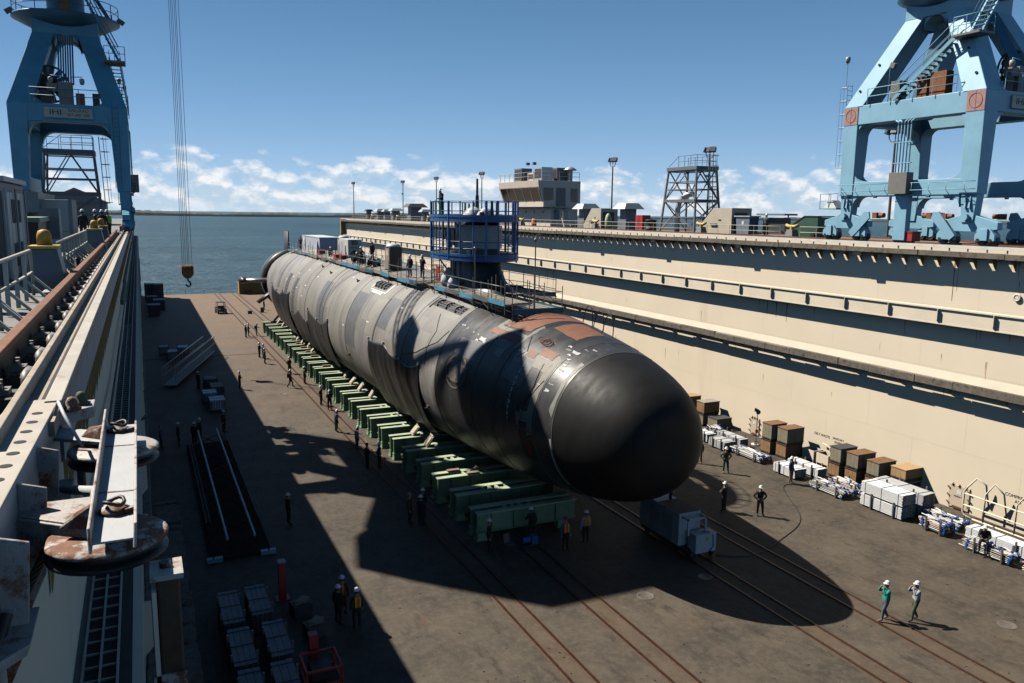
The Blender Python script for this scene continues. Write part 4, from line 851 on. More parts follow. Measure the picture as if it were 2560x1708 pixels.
    for i in range(7): b.tube([(X-m*.5-.25, yl-.15, 5+i*.9), (X-m*.5-.3, yl+.3, 5+i*.9), (X-m*.5, yl+.5, 5+i*.9), (X-m*.5+.3, yl+.3, 5+i*.9), (X-m*.5+.25, yl-.15, 5+i*.9)], .02, 5)
    for x_ in (-.3, 0, .3): b.cyl((X-m*.5+x_, yl+.35, 5), (X-m*.5+x_, yl+.35, 10.4), .014, n=5)
    b.cyl((X-m*.5, yl+.2, 10.4), (X-m*.5, yl+.2, 12.2), .03, n=6); b.obj('caged_ladder', paint, t)
    def lamp(p, par):
        b = B(); b.lathe([(.05, .0), (.16, -.05), (.17, -.22), (.12, -.42), (.02, -.45)], p, 10); return b.obj('lamp_head', M('lamp_glass_grey', (.35, .34, .32), .35, 0, .2, 8), par)
    lamp((X-m*.5, yl+.2, 12.5), t)
    b = B(); b.tube([(X-m*.3, 1.9, 9.0), (X-m*.3, 1.9, 11.2), (X-m*.15, 1.65, 11.35)], .03, 6); b.obj('lamp_pole', paint, t); B().cbox((X-m*.1, 1.5, 11.25), (.25, .35, .3), rx=.4).obj('lamp_head', CGRY, t)
    # cable reel under the far beam
    b = B(); rc = Vector((-m*1.2, -3.4, 10.5)); b.tube([rc+Vector((1.25*math.cos(k*2*math.pi/32), 0, 1.25*math.sin(k*2*math.pi/32))) for k in range(32)], .06, 6, True); b.tube([rc+Vector((1.25*math.cos(k*2*math.pi/32), .3, 1.25*math.sin(k*2*math.pi/32))) for k in range(32)], .06, 6, True)
    for k in range(14):
        a = k*2*math.pi/14; b.beam(rc+Vector((.25*math.cos(a), .15, .25*math.sin(a))), rc+Vector((1.22*math.cos(a), .15, 1.22*math.sin(a))), .09, .28)
    b.cyl(rc+Vector((0, -.1, 0)), rc+Vector((0, .4, 0)), .3, n=12); b.obj('cable_reel', CBLK, t)
    # face towards the camera: sign, boxes, cable risers, ladder
    sg = B().box(-1.5, -OY-.10, 8.02, 1.5, -OY-.03, 8.72).obj('load_sign', SIGN, t)
    b = B(); b.box(-1.53, -OY-.11, 7.98, 1.53, -OY-.06, 8.02); b.box(-1.53, -OY-.11, 8.72, 1.53, -OY-.06, 8.76); b.obj('sign_frame', CDRK, sg)
    RX = (rad(90), 0, 0)
    text('sign_text', 'IHI', .52, INK, sg, (-.8, -OY-.105, 8.38), RX, .006, 1.25); text('sign_text', 'SWL-RAD', .30, INK, sg, (.62, -OY-.105, 8.54), RX, .006); text('sign_text', "20Tx90'-268'", .27, INK, sg, (.62, -OY-.105, 8.24), RX, .006)
    b = B(); railing(b, [(-2.3, -OY-.1, 9.0), (2.2, -OY-.1, 9.0)], 1.0, .026, 1.5); b.obj('portal_rail', paint, t)
    for x0, x1, z1, m_ in ((-.55, .35, 10.5, CGRY), (-1.25, -.6, 10.4, CGRY), (-1.6, -1.0, 9.9, CBLK), (.5, 1.05, 9.8, CORO), (1.55, 2.0, 9.85, CBLK)): B().box(x0, -OY+.3, 9.0 if z1 != 10.4 else 9.9, x1, -OY+.8, z1).obj('cabinet', m_, t, bev=.01)
    for i in range(7): B().cyl((-.5+i*.15, -OY+.6+0*i, 10.4), (-.5+i*.15, -2.3, 14.1), .055, n=8).obj('cable_riser', CDRK, t)
    for x_ in (-1.0, .95):
        b = B(); b.tube([(x_*.3, -OY+.5, 10.9), (x_, -OY+.5, 10.95), (x_, -OY+.5, 10.8)], .03, 6); b.obj('lamp_arm', paint, t); lamp((x_, -OY+.5, 10.85), t)
    b = B()
    for x_ in (-.2, .2): b.cyl((-m*0+2.9*1+x_, -OY-.12, 3.2), (2.95+x_, -OY-.12, 9.2), .022, n=6)
    for i in range(18): b.cyl((2.72, -OY-.12, 3.4+i*.32), (3.13, -OY-.12, 3.4+i*.32), .014, n=5)
    b.obj('leg_ladder', CDRK, t)
    b = B(); railing(b, [(-3.6*m*-1, 5.3, 2.2), (-3.6*m*-1, 6.9, 2.2), (-2.6*m*-1, 6.9, 2.2)], 1.0, .024, .8); b.box(min(m*2.6, m*3.7), 5.3, 2.1, max(m*2.6, m*3.7), 6.9, 2.2); b.obj('service_platform', paint, t)
    b = B(); b.hexa([(m*3.6, 5.4, 2.2), (m*2.7, 5.4, 2.2), (m*2.7, 6.6, 2.2), (m*3.6, 6.6, 2.2)], [(m*3.5, 5.9, 2.75), (m*2.8, 5.9, 2.75), (m*2.8, 6.2, 2.75), (m*3.5, 6.2, 2.75)]); b.obj('motor_hood', M('white_hood', (.62, .62, .60), .5), t)
    return t
crane('blue portal crane carrying the IHI load sign on the left wing wall', (-4.0, 71.1, 15.75), 1, (8.5, 21.0), CBLU_SHADED, (.04, 1), 11.0, 13.7, 2.1)
crane('light blue portal crane with red target squares on the right wing wall', (48.35, 37.1, 15.95), -1, (-2.0, -20.0), CBLU, (-.26, -.965), 5.6, 8.6)
# hook block on its falls under the left crane's jib
hk = thing('crane_hook', 'orange hook block hanging on steel ropes over the shaded floor', 'hook block', (4.5, 92.1, 10.4))
HOR = M('hook_orange', (.50, .17, .025), .55, 0, .25, 3, (.08, .04, .02), .3, 5)
b = B(); b.box(-.55, -.22, .25, .55, .22, 1.1); b.box(-.6, -.3, .35, -.5, .3, 1.2); b.box(.5, -.3, .35, .6, .3, 1.2); b.prism([(-.55, .25), (.55, .25), (.25, -.1), (-.25, -.1)], 'y', -.2, .2); b.obj('sheave_block', HOR, hk, bev=.03)
for x in (-.36, -.12, .12, .36): B().cyl((x-.08, 0, 1.0), (x+.08, 0, 1.0), .34, n=18).obj('sheave', HOR, hk)
B().tube([(0, 0, -.05), (0, 0, -.35), (.22, 0, -.55), (.24, 0, -.8), (.05, 0, -.98), (-.18, 0, -.86), (-.22, 0, -.68)], [.09, .09, .10, .11, .11, .09, .05], 8).obj('hook', MAST, hk)
for x in (-.48, -.30, -.14, .06, .2, .48): B().cyl((x, 0, 1.1), (x*.9, 0, 49), .022, n=5, caps=False).obj('wire_rope', MAST, hk)
# ---------------------------------------------------------------- things on the right wing wall's deck
ZD = 15.9
YEL = M('bollard_yellow', (.62, .42, .10), .6, 0, .2, 4, (.45, .38, .28), .3, 5)
BGRY = M('bollard_grey', (.24, .24, .235), .6, 0, .15, 2, (.14, .11, .09), .15, 3)
BEIG = M('deck_beige_paint', (.52, .46, .36), .6, 0, .08, 1.5, (.30, .22, .14), .08, 2)
HOODM = M('hood_galvanised', (.52, .53, .54), .38, .3, .12, 3); VENTG = M('vent_grey', (.19, .20, .215), .55, 0, .12, 2)
TOWG = M('tower_grey', (.16, .165, .175), .55, 0, .15, 2)
def bollard(x, y, lab):
    t = thing('mooring_bollard', lab, 'bollard', (x, y, ZD), 0, 'yellow headed bollards on the right wall')
    B().hexa([(-.35, -.42, 0), (.35, -.42, 0), (.35, .42, 0), (-.35, .42, 0)], [(-.27, -.3, .62), (.27, -.3, .62), (.27, .3, .62), (-.27, .3, .62)]).obj('pedestal', BGRY, t, bev=.01)
    b = B(); b.cyl((0, 0, .62), (0, 0, .92), .15, n=12); b.tube([(0, -.62, .98), (0, -.3, .86), (0, .3, .86), (0, .62, .98)], [.11, .13, .13, .11], 10); b.obj('horned_head', YEL, t)
for y, l in ((47.9, 'yellow horned bollard nearest the green skip'), (59.05, 'yellow horned bollard beside the lattice tower foot'), (77.6, 'yellow horned bollard beside the farther beige hood'), (96.6, 'yellow horned bollard below the control house'), (134.4, 'yellow horned bollard behind the work cage, nearest of the far three'), (153.0, 'yellow horned bollard in the middle of the far three'), (171.9, 'yellow horned bollard farthest along the right wall')): bollard(46, y, l)
for i, (a, c, l) in enumerate(((43.5, 46.8, 'short cream deck railing beside the green skip'), (48.9, 57.9, 'cream deck railing in front of the nearer beige hood'), (60.2, 76.6, 'cream deck railing in front of the lattice tower'), (78.6, 95.4, 'cream deck railing in front of the control house stair'), (97.6, 133, 'cream deck railing hidden partly behind the work cage'), (135.5, 152, 'cream deck railing in front of the dark vent house'), (154, 171, 'cream deck railing before the row of small vents'), (173, 189, 'cream deck railing at the far end of the right wall'))):
    t = thing('deck_railing', l, 'railing', (45.75, a, ZD), 0, 'cream railings on the right wall'); n = max(1, round((c-a)/1.55)); mp = B().cyl((0,0,0), (0,0,.86), .022, n=6).mesh('post', BEIG)
    for k in range(n+1): link('post', mp, t, (0, (c-a)*k/n, 0))
    for z in (.45, .86): B().tube([(0, (c-a)*k/n, z) for k in range(n+1)], .024, 6).obj('rail', BEIG, t)
def hood_vent(x, y, w, h, lab, roof=HOODM, body=VENTG, grp='mushroom vents on the right wall'):
    t = thing('deck_vent', lab, 'vent', (x, y, ZD), 0, grp)
    B().box(-w*.42, -w*.42, 0, w*.42, w*.42, h*.38).obj('plinth', body, t); B().box(-w*.36, -w*.36, h*.38, w*.36, w*.36, h*.8).obj('trunk', body, t)
    r = w*.72; b = B(); b.hexa([(-r, -r, h*.78), (r, -r, h*.78), (r, r, h*.78), (-r, r, h*.78)], [(-r*.62, -r*.62, h), (r*.62, -r*.62, h), (r*.62, r*.62, h), (-r*.62, r*.62, h)]); b.obj('hood', roof, t)
DKR = M('vent_dark', (.06, .062, .068), .5)
for x, y, w, h, l, rf in ((48, 83.2, 1.75, 2.85, 'large vent with pale hood between house stair and beige hood', HOODM), (48, 74.2, 1.75, 2.85, 'large vent with pale hood right of the farther beige hood', HOODM), (49, 186, 1.3, 2.2, 'small hooded vent farthest left on the right wall', DKR), (49, 176, 1.7, 2.3, 'second hooded vent from the far end', HOODM), (49, 170.8, 1.5, 2.2, 'third hooded vent from the far end', HOODM), (49, 164.2, 1.9, 2.4, 'fourth hooded vent from the far end', HOODM), (49, 151.4, 2.9, 3.3, 'big dark hooded vent house left of the work cage', DKR), (49, 145.1, 1.5, 2.2, 'hooded vent just left of the work cage', HOODM)): hood_vent(x, y, w, h, l, rf)
def companion(y0, y1, h, lab):
    t = thing('companion_hood', lab, 'deck house', (48, y0, ZD), 0, 'beige sloped stair hoods'); d = y1-y0
    B().prism([(0, 0), (d, 0), (d, .5), (d*.55, h), (0, h)], 'x', -1.0, 1.2).obj('shell', BEIG, t, bev=.01)
    B().box(-.7, -.03, .1, .7, .0-.002, 1.9).obj('doorway', CBLK, t); B().box(-1.03, d*.3, 1.2, -1.002, d*.38, 1.3).obj('notice', INK, t)
    B().box(-1.12, d*.42, .75, -1.002, d*.6, .95).obj('cable_tray', CGRY, t)
companion(56.2, 60.8, 2.3, 'beige sloped stair hood with open doorway right of the lattice tower'); companion(78.2, 82.0, 2.3, 'beige sloped stair hood between the two large pale vents')
# lattice access towers
def tower(loc, lab, ladder_x):
    t = thing('lattice_tower', lab, 'tower', loc, 0, 'grey lattice access towers')
    H_ = 6.0; bw, tw, bl, tl = 1.55, 1.15, 2.75, 2.2
    L_ = {}
    for sx in (-1, 1):
        for sy in (-1, 1):
            p0, p1 = Vector((sx*bw, sy*bl, 0)), Vector((sx*tw, sy*tl, H_)); L_[sx, sy] = (p0, p1); B().beam(p0, p1, .16, .16).obj('leg', TOWG, t)
    at_ = lambda s_, f: L_[s_][0].lerp(L_[s_][1], f)
    def member(a, b_, w=.09): B().beam(a, b_, w, w).obj('brace', TOWG, t)
    for sx in (-1, 1):
        for f0, f1 in ((0.03, .5), (.5, 1.0)):
            member(at_((sx, -1), f0), (at_((sx, -1), f1)+at_((sx, 1), f1))/2 if f0 > .4 else at_((sx, 1), f1)); member(at_((sx, 1), f0), (at_((sx, -1), f1)+at_((sx, 1), f1))/2 if f0 > .4 else at_((sx, -1), f1))
        for f in (.24, .5, .68, .8, .97): member(at_((sx, -1), f), at_((sx, 1), f), .09 if f != .5 else .26)
    for sy in (-1, 1):
        for f0, f1 in ((0.03, .5), (.5, 1.0)): member(at_((-1, sy), f0), at_((1, sy), f1)); member(at_((1, sy), f0), at_((-1, sy), f1))
        for f in (.24, .5, .68, .8, .97): member(at_((-1, sy), f), at_((1, sy), f), .09 if f != .5 else .26)
    B().box(-tw-.15, -tl-.15, H_-.1, tw+.15, tl+.15, H_+.22).obj('top_platform', TOWG, t)
    b = B(); railing(b, [(-tw, -tl, H_+.2), (-tw, tl*.3, H_+.2)], 1.05, .025, 1.1); b.tube([(-tw, tl*.3, H_+1.25), (-tw, tl, H_+.3)], .025, 6); railing(b, [(tw, -tl, H_+.2), (tw, tl, H_+.2)], 1.05, .025, 1.1); railing(b, [(-tw, -tl, H_+.2), (tw, -tl, H_+.2)], 1.05, .025, 1.1); b.obj('platform_rail', TOWG, t)
    ly = -bl-.35; b = B()
    for x in (-.25, .25): b.beam((x, ly, .1), (x, ly+.35, H_+1.3), .06, .06)
    for i in range(22): b.cyl((-.25, ly+.35*i/22, .4+i*.3), (.25, ly+.35*i/22, .4+i*.3), .016, n=5)
    b.obj('ladder', TOWG, t)
    b = B()
    for i in range(6): z = 2.4+i*.95; b.tube([(-.3, ly+.2, z), (-.4, ly-.35, z), (0, ly-.6, z), (.4, ly-.35, z), (.3, ly+.2, z)], .022, 5)
    for x, y in ((-.38, -.3), (0, -.55), (.38, -.3)): b.beam((x, ly+y, 2.3), (x, ly+y+.25, H_+1.3), .03, .03)
    b.obj('ladder_cage', TOWG, t)
    return t
tower((49, 64.7, ZD), 'grey lattice tower with caged ladder standing on the right wall', 1)
tw_ = tower((-4.35, 70.0, 15.6), 'dark lattice tower framed by the left crane legs', 1); tw_.rotation_euler[2] = rad(90); tw_.scale = (1, .72, 1)
dt = B(); dt.tube([(0, 0, 0), (0, 0, 2.2), (.05, -.2, 3.0), (.3, -.9, 3.6), (.6, -1.6, 3.7)], .26, 12); tag(dt.obj('air_duct', HOODM, None, (48.6, 66.2, ZD)), 'bent silver air duct inside the right lattice tower', 'duct')
# lamp posts
def lamp_post(x, y, lab, cam_=False):
    t = thing('lamp_post', lab, 'lamp post', (x, y, ZD), 0, 'three headed lamp posts on the right wall')
    B().cyl((0, 0, 0), (0, 0, 7.3), .12, .08, 8).obj('pole', M('pole_bronze', (.16, .14, .12), .5, .3, .15, 2), t)
    b = B(); b.tube([(0, -.6, 8.0), (0, -.58, 7.65), (0, -.4, 7.42), (0, 0, 7.36), (0, .4, 7.42), (0, .58, 7.65), (0, .6, 8.0)], .045, 6); b.cyl((0, 0, 7.3), (0, 0, 8.0), .045, n=6); b.obj('yoke', MATS['pole_bronze'], t)
    for i, (yy, a) in enumerate(((-.6, .5), (0, 0), (.6, -.5))): B().cbox((-.08, yy, 8.2), (.36, .52, .48), rz=a, ry=.35).obj('lamp_head', M('lamp_dark', (.05, .06, .065), .4, 0, .1, 5), t)
    if cam_: B().cbox((-.1, 0, 5.6), (.3, .5, .25)).obj('camera_box', CBLK, t)
for x, y, l, c in ((53, 45, 'lamp post seen between the legs of the right crane', 0), (53, 67.2, 'tall lamp post right of the lattice tower', 1), (53, 85.7, 'lamp post between control house and lattice tower', 0), (53, 127.2, 'lamp post rising just above the work cage', 0), (53, 150.1, 'lamp post left of the work cage', 0), (53, 172, 'lamp post above the row of small vents', 1), (46.2, 190-1.2, 'lamp post at the far end of the right wall', 0)): lamp_post(x, y, l, c)
# control house
ch = thing('control_house', 'tan control house with slanted windows on the right wing wall', 'building', (49.5, 99, ZD))
TAN = M('house_tan', (.70, .585, .485), .65, 0, .07, .8, (.30, .22, .16), .06, 1); GLS = M('dark_glass', (.012, .016, .02), .08, 0, .1, 1)
o_ = (-49.5, -99)
B().prism([(3.2, 2.5), (-2.2, 2.5), (-2.2, 3.2), (-2.9, 5.05), (-3.0, 5.85), (3.2, 5.85)], 'y', -6, 6.5).obj('upper_storey', TAN, ch, bev=.02)
B().box(-1.0, -5.7, 0, 3.0, 4.6, 2.5).obj('lower_storey', TAN, ch)
for i in range(5):
    y0 = -5.55+i*2.38; f = lambda z: -2.2-.7*(z-3.2)/1.85
    w = B().hexa([(f(3.3)-.03, y0, 3.3), (f(3.3)-.03, y0+2.15, 3.3), (f(3.3)+.02, y0+2.15, 3.3), (f(3.3)+.02, y0, 3.3)], [(f(4.95)-.03, y0, 4.95), (f(4.95)-.03, y0+2.15, 4.95), (f(4.95)+.02, y0+2.15, 4.95), (f(4.95)+.02, y0, 4.95)]).obj('window', GLS, ch)
    B().hexa([(f(3.25)-.08, y0-.14, 3.25), (f(3.25)-.08, y0-.04, 3.25), (f(3.25), y0-.04, 3.25), (f(3.25), y0-.14, 3.25)], [(f(5.0)-.08, y0-.14, 5.0), (f(5.0)-.08, y0-.04, 5.0), (f(5.0), y0-.04, 5.0), (f(5.0), y0-.14, 5.0)]).obj('mullion', BEIG, w)
for x0, x1, z0, z1, n_ in ((-2.2, -.8, 3.35, 4.95, 'window'), (1.75, 2.75, 3.2, 4.9, 'window'), (-.4, 1.0, 2.6, 4.95, 'door')): B().box(x0, -6.04, z0, x1, -5.99, z1).obj(n_, GLS if n_ == 'window' else M('door_grey', (.12, .13, .14), .4), ch)
B().box(-.5, -5.75, .9, .3, -5.69, 2.1).obj('lower_window', M('blue_glass', (.05, .12, .2), .2), ch)
for yy in (-3.5, -1, 1.5): B().cyl((-1.0, yy, 1.9), (-1.14, yy, 1.9), .16, n=10).obj('bulkhead_lamp', BEIG, ch)
b = B(); railing(b, [(-2.8, 6.3, 5.85), (-2.8, -5.8, 5.85), (3.1, -5.8, 5.85)], 1.1, .03, 1.6); b.obj('roof_rail', BEIG, ch)
for x0, y0, z1, s_, m_ in ((-1.8, 1.5, 7.7, 2.3, VENTG), (-1.8, -4.6, 7.6, 2.2, HOODM), (-1.5, -1.6, 7.0, 1.8, TAN), (.6, -4.3, 7.6, 2.0, VENTG)): 
    a = B().box(x0, y0, 5.85, x0+1.6, y0+s_, z1).obj('air_unit', m_, ch, bev=.02); B().box(x0-.01, y0+.15, 6.2, x0-.005, y0+s_-.15, z1-.2).obj('grille', DKR, a)
b = B(); b.cyl((2.2, -4.9, 5.85), (2.2, -4.9, 7.3), .35, n=12); b.obj('exhaust_pipe', TAN, ch); B().lathe([(.9, 7.25), (.9, 7.35), (.25, 7.75), (.02, 7.8)], (2.2, -4.9, 0), 8).obj('pipe_cap', HOODM, ch)
b = B(); p0, p1 = Vector((.2, -6.5, 2.55)), Vector((-.6, -9.6, 0))
for o2 in (-.45, .45):
    b.beam(p0+Vector((o2, 0, 0)), p1+Vector((o2, 0, 0)), .05, .2)
    for h_ in (.55, 1.05): b.tube([p0+Vector((o2, 0, h_)), p1+Vector((o2, 0, h_))], .025, 6)
for i in range(11): b.cbox(p0.lerp(p1, (i+.5)/11), (.85, .26, .04))
b.obj('stair', BEIG, ch); B().box(-.6, -7.0, 2.42, 1.6, -6.0, 2.52).obj('landing', BEIG, ch)
for x_, y_ in ((-.8, 3.6), (-.5, 2.2)): B().cbox((x_, y_-2, 8.3), (.4, .4, .35)).obj('flood_lamp', DKR, ch)
# assorted deck gear
def simple(name, label, cat, loc, build, mats, grp=None, rz=0, bev=0):
    b = B(); build(b); o = b.obj(name, mats, None, loc, bev); o.rotation_euler[2] = rz; return tag(o, label, cat, grp)
sk = thing('skip_bin', 'dark green skip with sloping lid beside the right crane', 'skip', (47.6, 46.0, ZD))
GRN = M('skip_green', (.03, .085, .055), .55, 0, .2, 3, (.09, .05, .03), .2, 4)
B().prism([(0, 0), (3.4, 0), (3.4, .5), (1.4, 1.6), (0, 1.6)], 'x', -.9, .9).obj('body', GRN, sk, bev=.02); B().prism([(1.38, 1.62), (3.42, .5), (3.42, .58), (1.38, 1.7), (-.03, 1.7), (-.03, 1.62)], 'x', -.94, .94).obj('lid', CBLK, sk)
for y in (.4, 2.6): B().cyl((-.94, y, .25), (-1.0, y, .25), .2, n=10).obj('wheel', CBLK, sk)
el_ = thing('power_cabinet', 'blue grey power cabinet on legs beside the worker', 'cabinet', (47.6, 54.0, ZD)); B().hexa([(-.5, .1, .1), (.5, .1, .1), (.5, 1.6, .1), (-.5, 1.6, .1)], [(-.5, .0, 1.55), (.5, .0, 1.55), (.5, 1.75, 1.55), (-.5, 1.75, 1.55)]).obj('body', M('cabinet_blue', (.16, .20, .25), .5, 0, .1, 3), el_); B().box(-.6, -.1, 1.55, .6, 1.9, 1.65).obj('roof', HOODM, el_); B().box(-.52, .7, .9, -.505, .95, 1.2).obj('notice', MATS['paper_white'], el_)
pn = thing('switch_panel', 'dark switch panel under a small roof behind the worker', 'cabinet', (48.5, 51.0, ZD)); B().box(-.3, 0, .2, .3, 2.6, 1.5).obj('panel', DKR, pn); B().box(-.7, -.3, 1.7, .7, 3.0, 1.85).obj('roof', VENTG, pn)
for y in (0, 2.6): B().cyl((0, y, 0), (0, y, 1.7), .06, n=6).obj('post', VENTG, pn)
rc_ = thing('red_locker', 'red steel locker left of the lattice tower', 'locker', (47.8, 70.4, ZD)); B().box(-.5, 0, .1, .5, 1.3, 1.6).obj('body', M('locker_red', (.38, .03, .03), .5, 0, .15, 3), rc_, bev=.02); B().box(-.52, .64, .15, -.505, .66, 1.55).obj('door_gap', INK, rc_)
for y in (.45, .85): B().box(-.56, y, .8, -.52, y+.05, 1.0).obj('handle', CBLK, rc_)
simple('tar_drum', 'black drum with flat lid beside the red locker', 'drum', (47.2, 68.7, ZD), lambda b: (b.lathe([(.55, 0), (.58, .3), (.55, .32), (.58, .7), (.56, 1.05), (.64, 1.07), (.64, 1.14), (.1, 1.2)], n=16),), CBLK)
simple('orange_barrel', 'small orange barrel below the control house', 'barrel', (46.3, 93.6, ZD), lambda b: (b.lathe([(.3, 0), (.34, .1), (.34, .45), (.32, .47), (.33, .85), (.2, 1.0), (.05, 1.02)], n=14),), M('barrel_orange', (.6, .12, .02), .5))
simple('green_hose_reel_cover', 'pale green rounded cover standing by the farther beige hood', 'cover', (47.0, 76.6, ZD), lambda b: (b.lathe([(.32, 0), (.36, .5), (.36, 1.1), (.28, 1.5), (.12, 1.72), (.02, 1.76)], n=14),), M('pale_green_cover', (.42, .50, .30), .55))
simple('pipe_gooseneck', 'white gooseneck vent pipe beside the tall lamp post', 'pipe', (50.5, 64, ZD), lambda b: (b.tube([(0, 0, 0), (0, 0, 1.5), (0, .15, 1.8), (0, .4, 1.85), (0, .6, 1.6), (0, .62, 1.2)], .09, 8),), HOODM)
for i, (y, l) in enumerate(((44.6, 'red tool chest under the right crane'), )): 
    tcx = thing('tool_chest', l, 'chest', (45.2, 36.9, ZD+.14)); B().box(-.4, -.75, .0, .4, .75, .55).obj('box', MATS['locker_red'], tcx, bev=.02); B().box(-.43, -.78, .55, .43, .78, .62).obj('lid', MATS['locker_red'], tcx)
far_dock = B(); far_dock.box(-4, -40, 0, 4, 260, .5)
for i in range(24): far_dock.cyl((0, -38+i*12.5, -4), (0, -38+i*12.5, 0), .6, n=6)
tag(far_dock.obj('far_pier', M('pier_grey', (.16, .16, .16), .8), None, (118, 150, .2)), 'long grey pier on the water beyond the right wall', 'pier')
# ---------------------------------------------------------------- things on the left wing wall's deck
ZL = 15.6
LBEI = M('left_rail_cream', (.62, .56, .45), .5, 0, .12, 3, (.25, .15, .08), .12, 5)
def left_rail(y0, y1, x, lab, down=True):
    t = thing('deck_railing', lab, 'railing', (x, y0, ZL), 0, 'cream railings on the left wall'); d = y1-y0; n = max(1, round(d/1.25))
    pts = [(0, 0, 1.0)]+[(0, d*k/n, 1.0) for k in range(1, n)]
    B().tube([(0, .0, .02), (0, 0, .85), (0, .06, .96), (0, .18, 1.0), (0, d-.18, 1.0), (0, d-.06, .96), (0, d, .85), (0, d, .02)], .034, 8).obj('hoop_rail', LBEI, t)
    B().tube([(0, 0, .52), (0, d, .52)], .030, 8).obj('mid_rail', LBEI, t)
    for k in range(1, n):
        B().box(-.035, d*k/n-.035, .02, .035, d*k/n+.035, 1.0).obj('post', LBEI, t)
    for k in range(0, n+1): B().beam((0, d*k/n, .45), (.42, d*k/n-.05, .03), .05, .05).obj('kicker', LBEI, t)
left_rail(9.6, 14.4, -2.0, 'cream railing nearest the camera on the left wall'); left_rail(15.2, 20.2, -2.15, 'cream railing ending at the nearest yellow capped post'); left_rail(24.2, 38.5, -2.0, 'long cream railing between the first two yellow capped posts'); left_rail(41, 46, -1.8, 'short cream railing between the farther yellow capped posts')
def cap_bollard(x, y, lab):
    t = thing('mooring_post', lab, 'bollard', (x, y, ZL), 0, 'yellow capped posts on the left wall')
    B().hexa([(-.46, -.6, 0), (.46, -.6, 0), (.46, .6, 0), (-.46, .6, 0)], [(-.27, -.34, .98), (.27, -.34, .98), (.27, .34, .98), (-.27, .34, .98)]).obj('pedestal', M('post_slate', (.15, .155, .165), .5, 0, .1, 2), t, bev=.01)
    B().box(-.31, -.38, .98, .31, .38, 1.05).obj('collar', YEL, t, bev=.01)
    b = B(); b.lathe([(.16, 1.05), (.155, 1.28), (.12, 1.38), (.02, 1.42)], n=14); b.obj('cap', M('cap_yellow', (.55, .30, .04), .55, 0, .25, 6, (.5, .42, .28), .3, 7), t)
for y, l in ((21.6, 'nearest yellow capped mooring post on the left wall'), (39.8, 'middle yellow capped mooring post on the left wall'), (47.2, 'farther yellow capped mooring post on the left wall')): cap_bollard(-2.0 if y < 30 else -1.75, y, l)
gc = thing('deck_container', 'grey steel container with slotted white door at the left edge', 'container', (-4.6, 25.8, ZL))
WD = M('container_white', (.42, .42, .41), .5, 0, .15, 1.5, (.20, .12, .07), .2, 2.5)
B().box(-1.6, -2.2, 0, 1.55, 2.2, 2.55).obj('box', M('container_slate', (.075, .08, .088), .55, 0, .1, 1), gc, bev=.02)
for k in range(4): p = B().box(1.552, -2.1+k*1.07, .15, 1.60, -1.1+k*1.07, 2.3).obj('door_leaf', WD, gc); [B().box(1.601, -1.95+k*1.07+j*.26, z0, 1.612, -1.83+k*1.07+j*.26, z0+.62).obj('slot', INK, p) for j in range(3) for z0 in (.35, 1.5)] if k in (1, 2) else None
for k in range(3): B().cyl((1.64, -2.1+k*1.9, .1), (1.64, -2.1+k*1.9, 2.4), .03, n=6).obj('lock_bar', WD, gc)
B().box(-1.65, -2.25, 2.55, 1.65, 2.25, 2.68).obj('top_rail', WD, gc)
gg = thing('generator_hood', 'dark generator under a pale green lid behind the grey container', 'generator', (-3.5, 32.0, ZL)); B().box(-.7, -1.6, 0, .55, 1.6, 1.45).obj('body', CBLK, gg); B().box(-.75, -1.65, 1.45, .6, 1.65, 1.6).obj('lid', M('pale_green_lid', (.28, .36, .28), .6), gg); B().box(.3, 1.7, .8, .9, 2.6, 1.9).obj('panel', VENTG, gg)
wb = thing('plant_box', 'big cream plant box standing before the left lattice tower', 'plant box', (-3.75, 44.5, ZL)); B().box(-.95, -1.6, .85, .85, 1.6, 2.3).obj('upper_box', M('plant_white', (.46, .45, .43), .55, 0, .05, 1), wb, bev=.02); B().box(-.95, -1.6, 0, .85, 1.6, .84).obj('base_box', BEIG, wb); B().box(.86, -1.6, 0, 1.0, 1.6, 2.3).obj('end_trim', BGRY, wb)
gb = thing('gas_box', 'long grey plant housing behind the grey container', 'plant box', (-6.2, 46, ZL)); B().box(-2.5, -4, 1.7, 2.2, 4, 2.6).obj('roof_unit', BGRY, gb); B().box(-2.2, -3.6, 0, 1.8, 3.6, 1.7).obj('body', DKR, gb)
hut = thing('deck_hut', 'grey hut with pitched roof beyond the left crane', 'hut', (-6.4, 112, ZL)); B().box(-3.2, -5, 0, 3.0, 5, 2.6).obj('wall', BGRY, hut); B().prism([(-3.6, 2.6), (3.4, 2.6), (-.1, 4.3)], 'y', -5.4, 5.4).obj('roof', VENTG, hut)
dp = thing('deck_pump', 'small black pump on the deck beside the rusty rail', 'pump', (-1.72, 27.4, ZL)); B().lathe([(.13, 0), (.13, .12), (.08, .14), (.08, .42), (.05, .44)], n=10).obj('body', CBLK, dp); B().box(-.2, -.25, 0, .15, .2, .1).obj('base', CBLK, dp); B().tube([(-.04, 0, .44), (-.04, 0, .52), (0, 0, .56), (.04, 0, .52), (.04, 0, .44)], .012, 5).obj('handle', CBLK, dp)
simple('deck_pad', 'pale step plate beside the rusty rail on the left wall', 'plate', (-1.75, 20.6, ZL), lambda b: (b.box(-.25, -.5, 0, .3, .9, .09),), M('pad_white', (.42, .42, .41), .6), bev=.01)
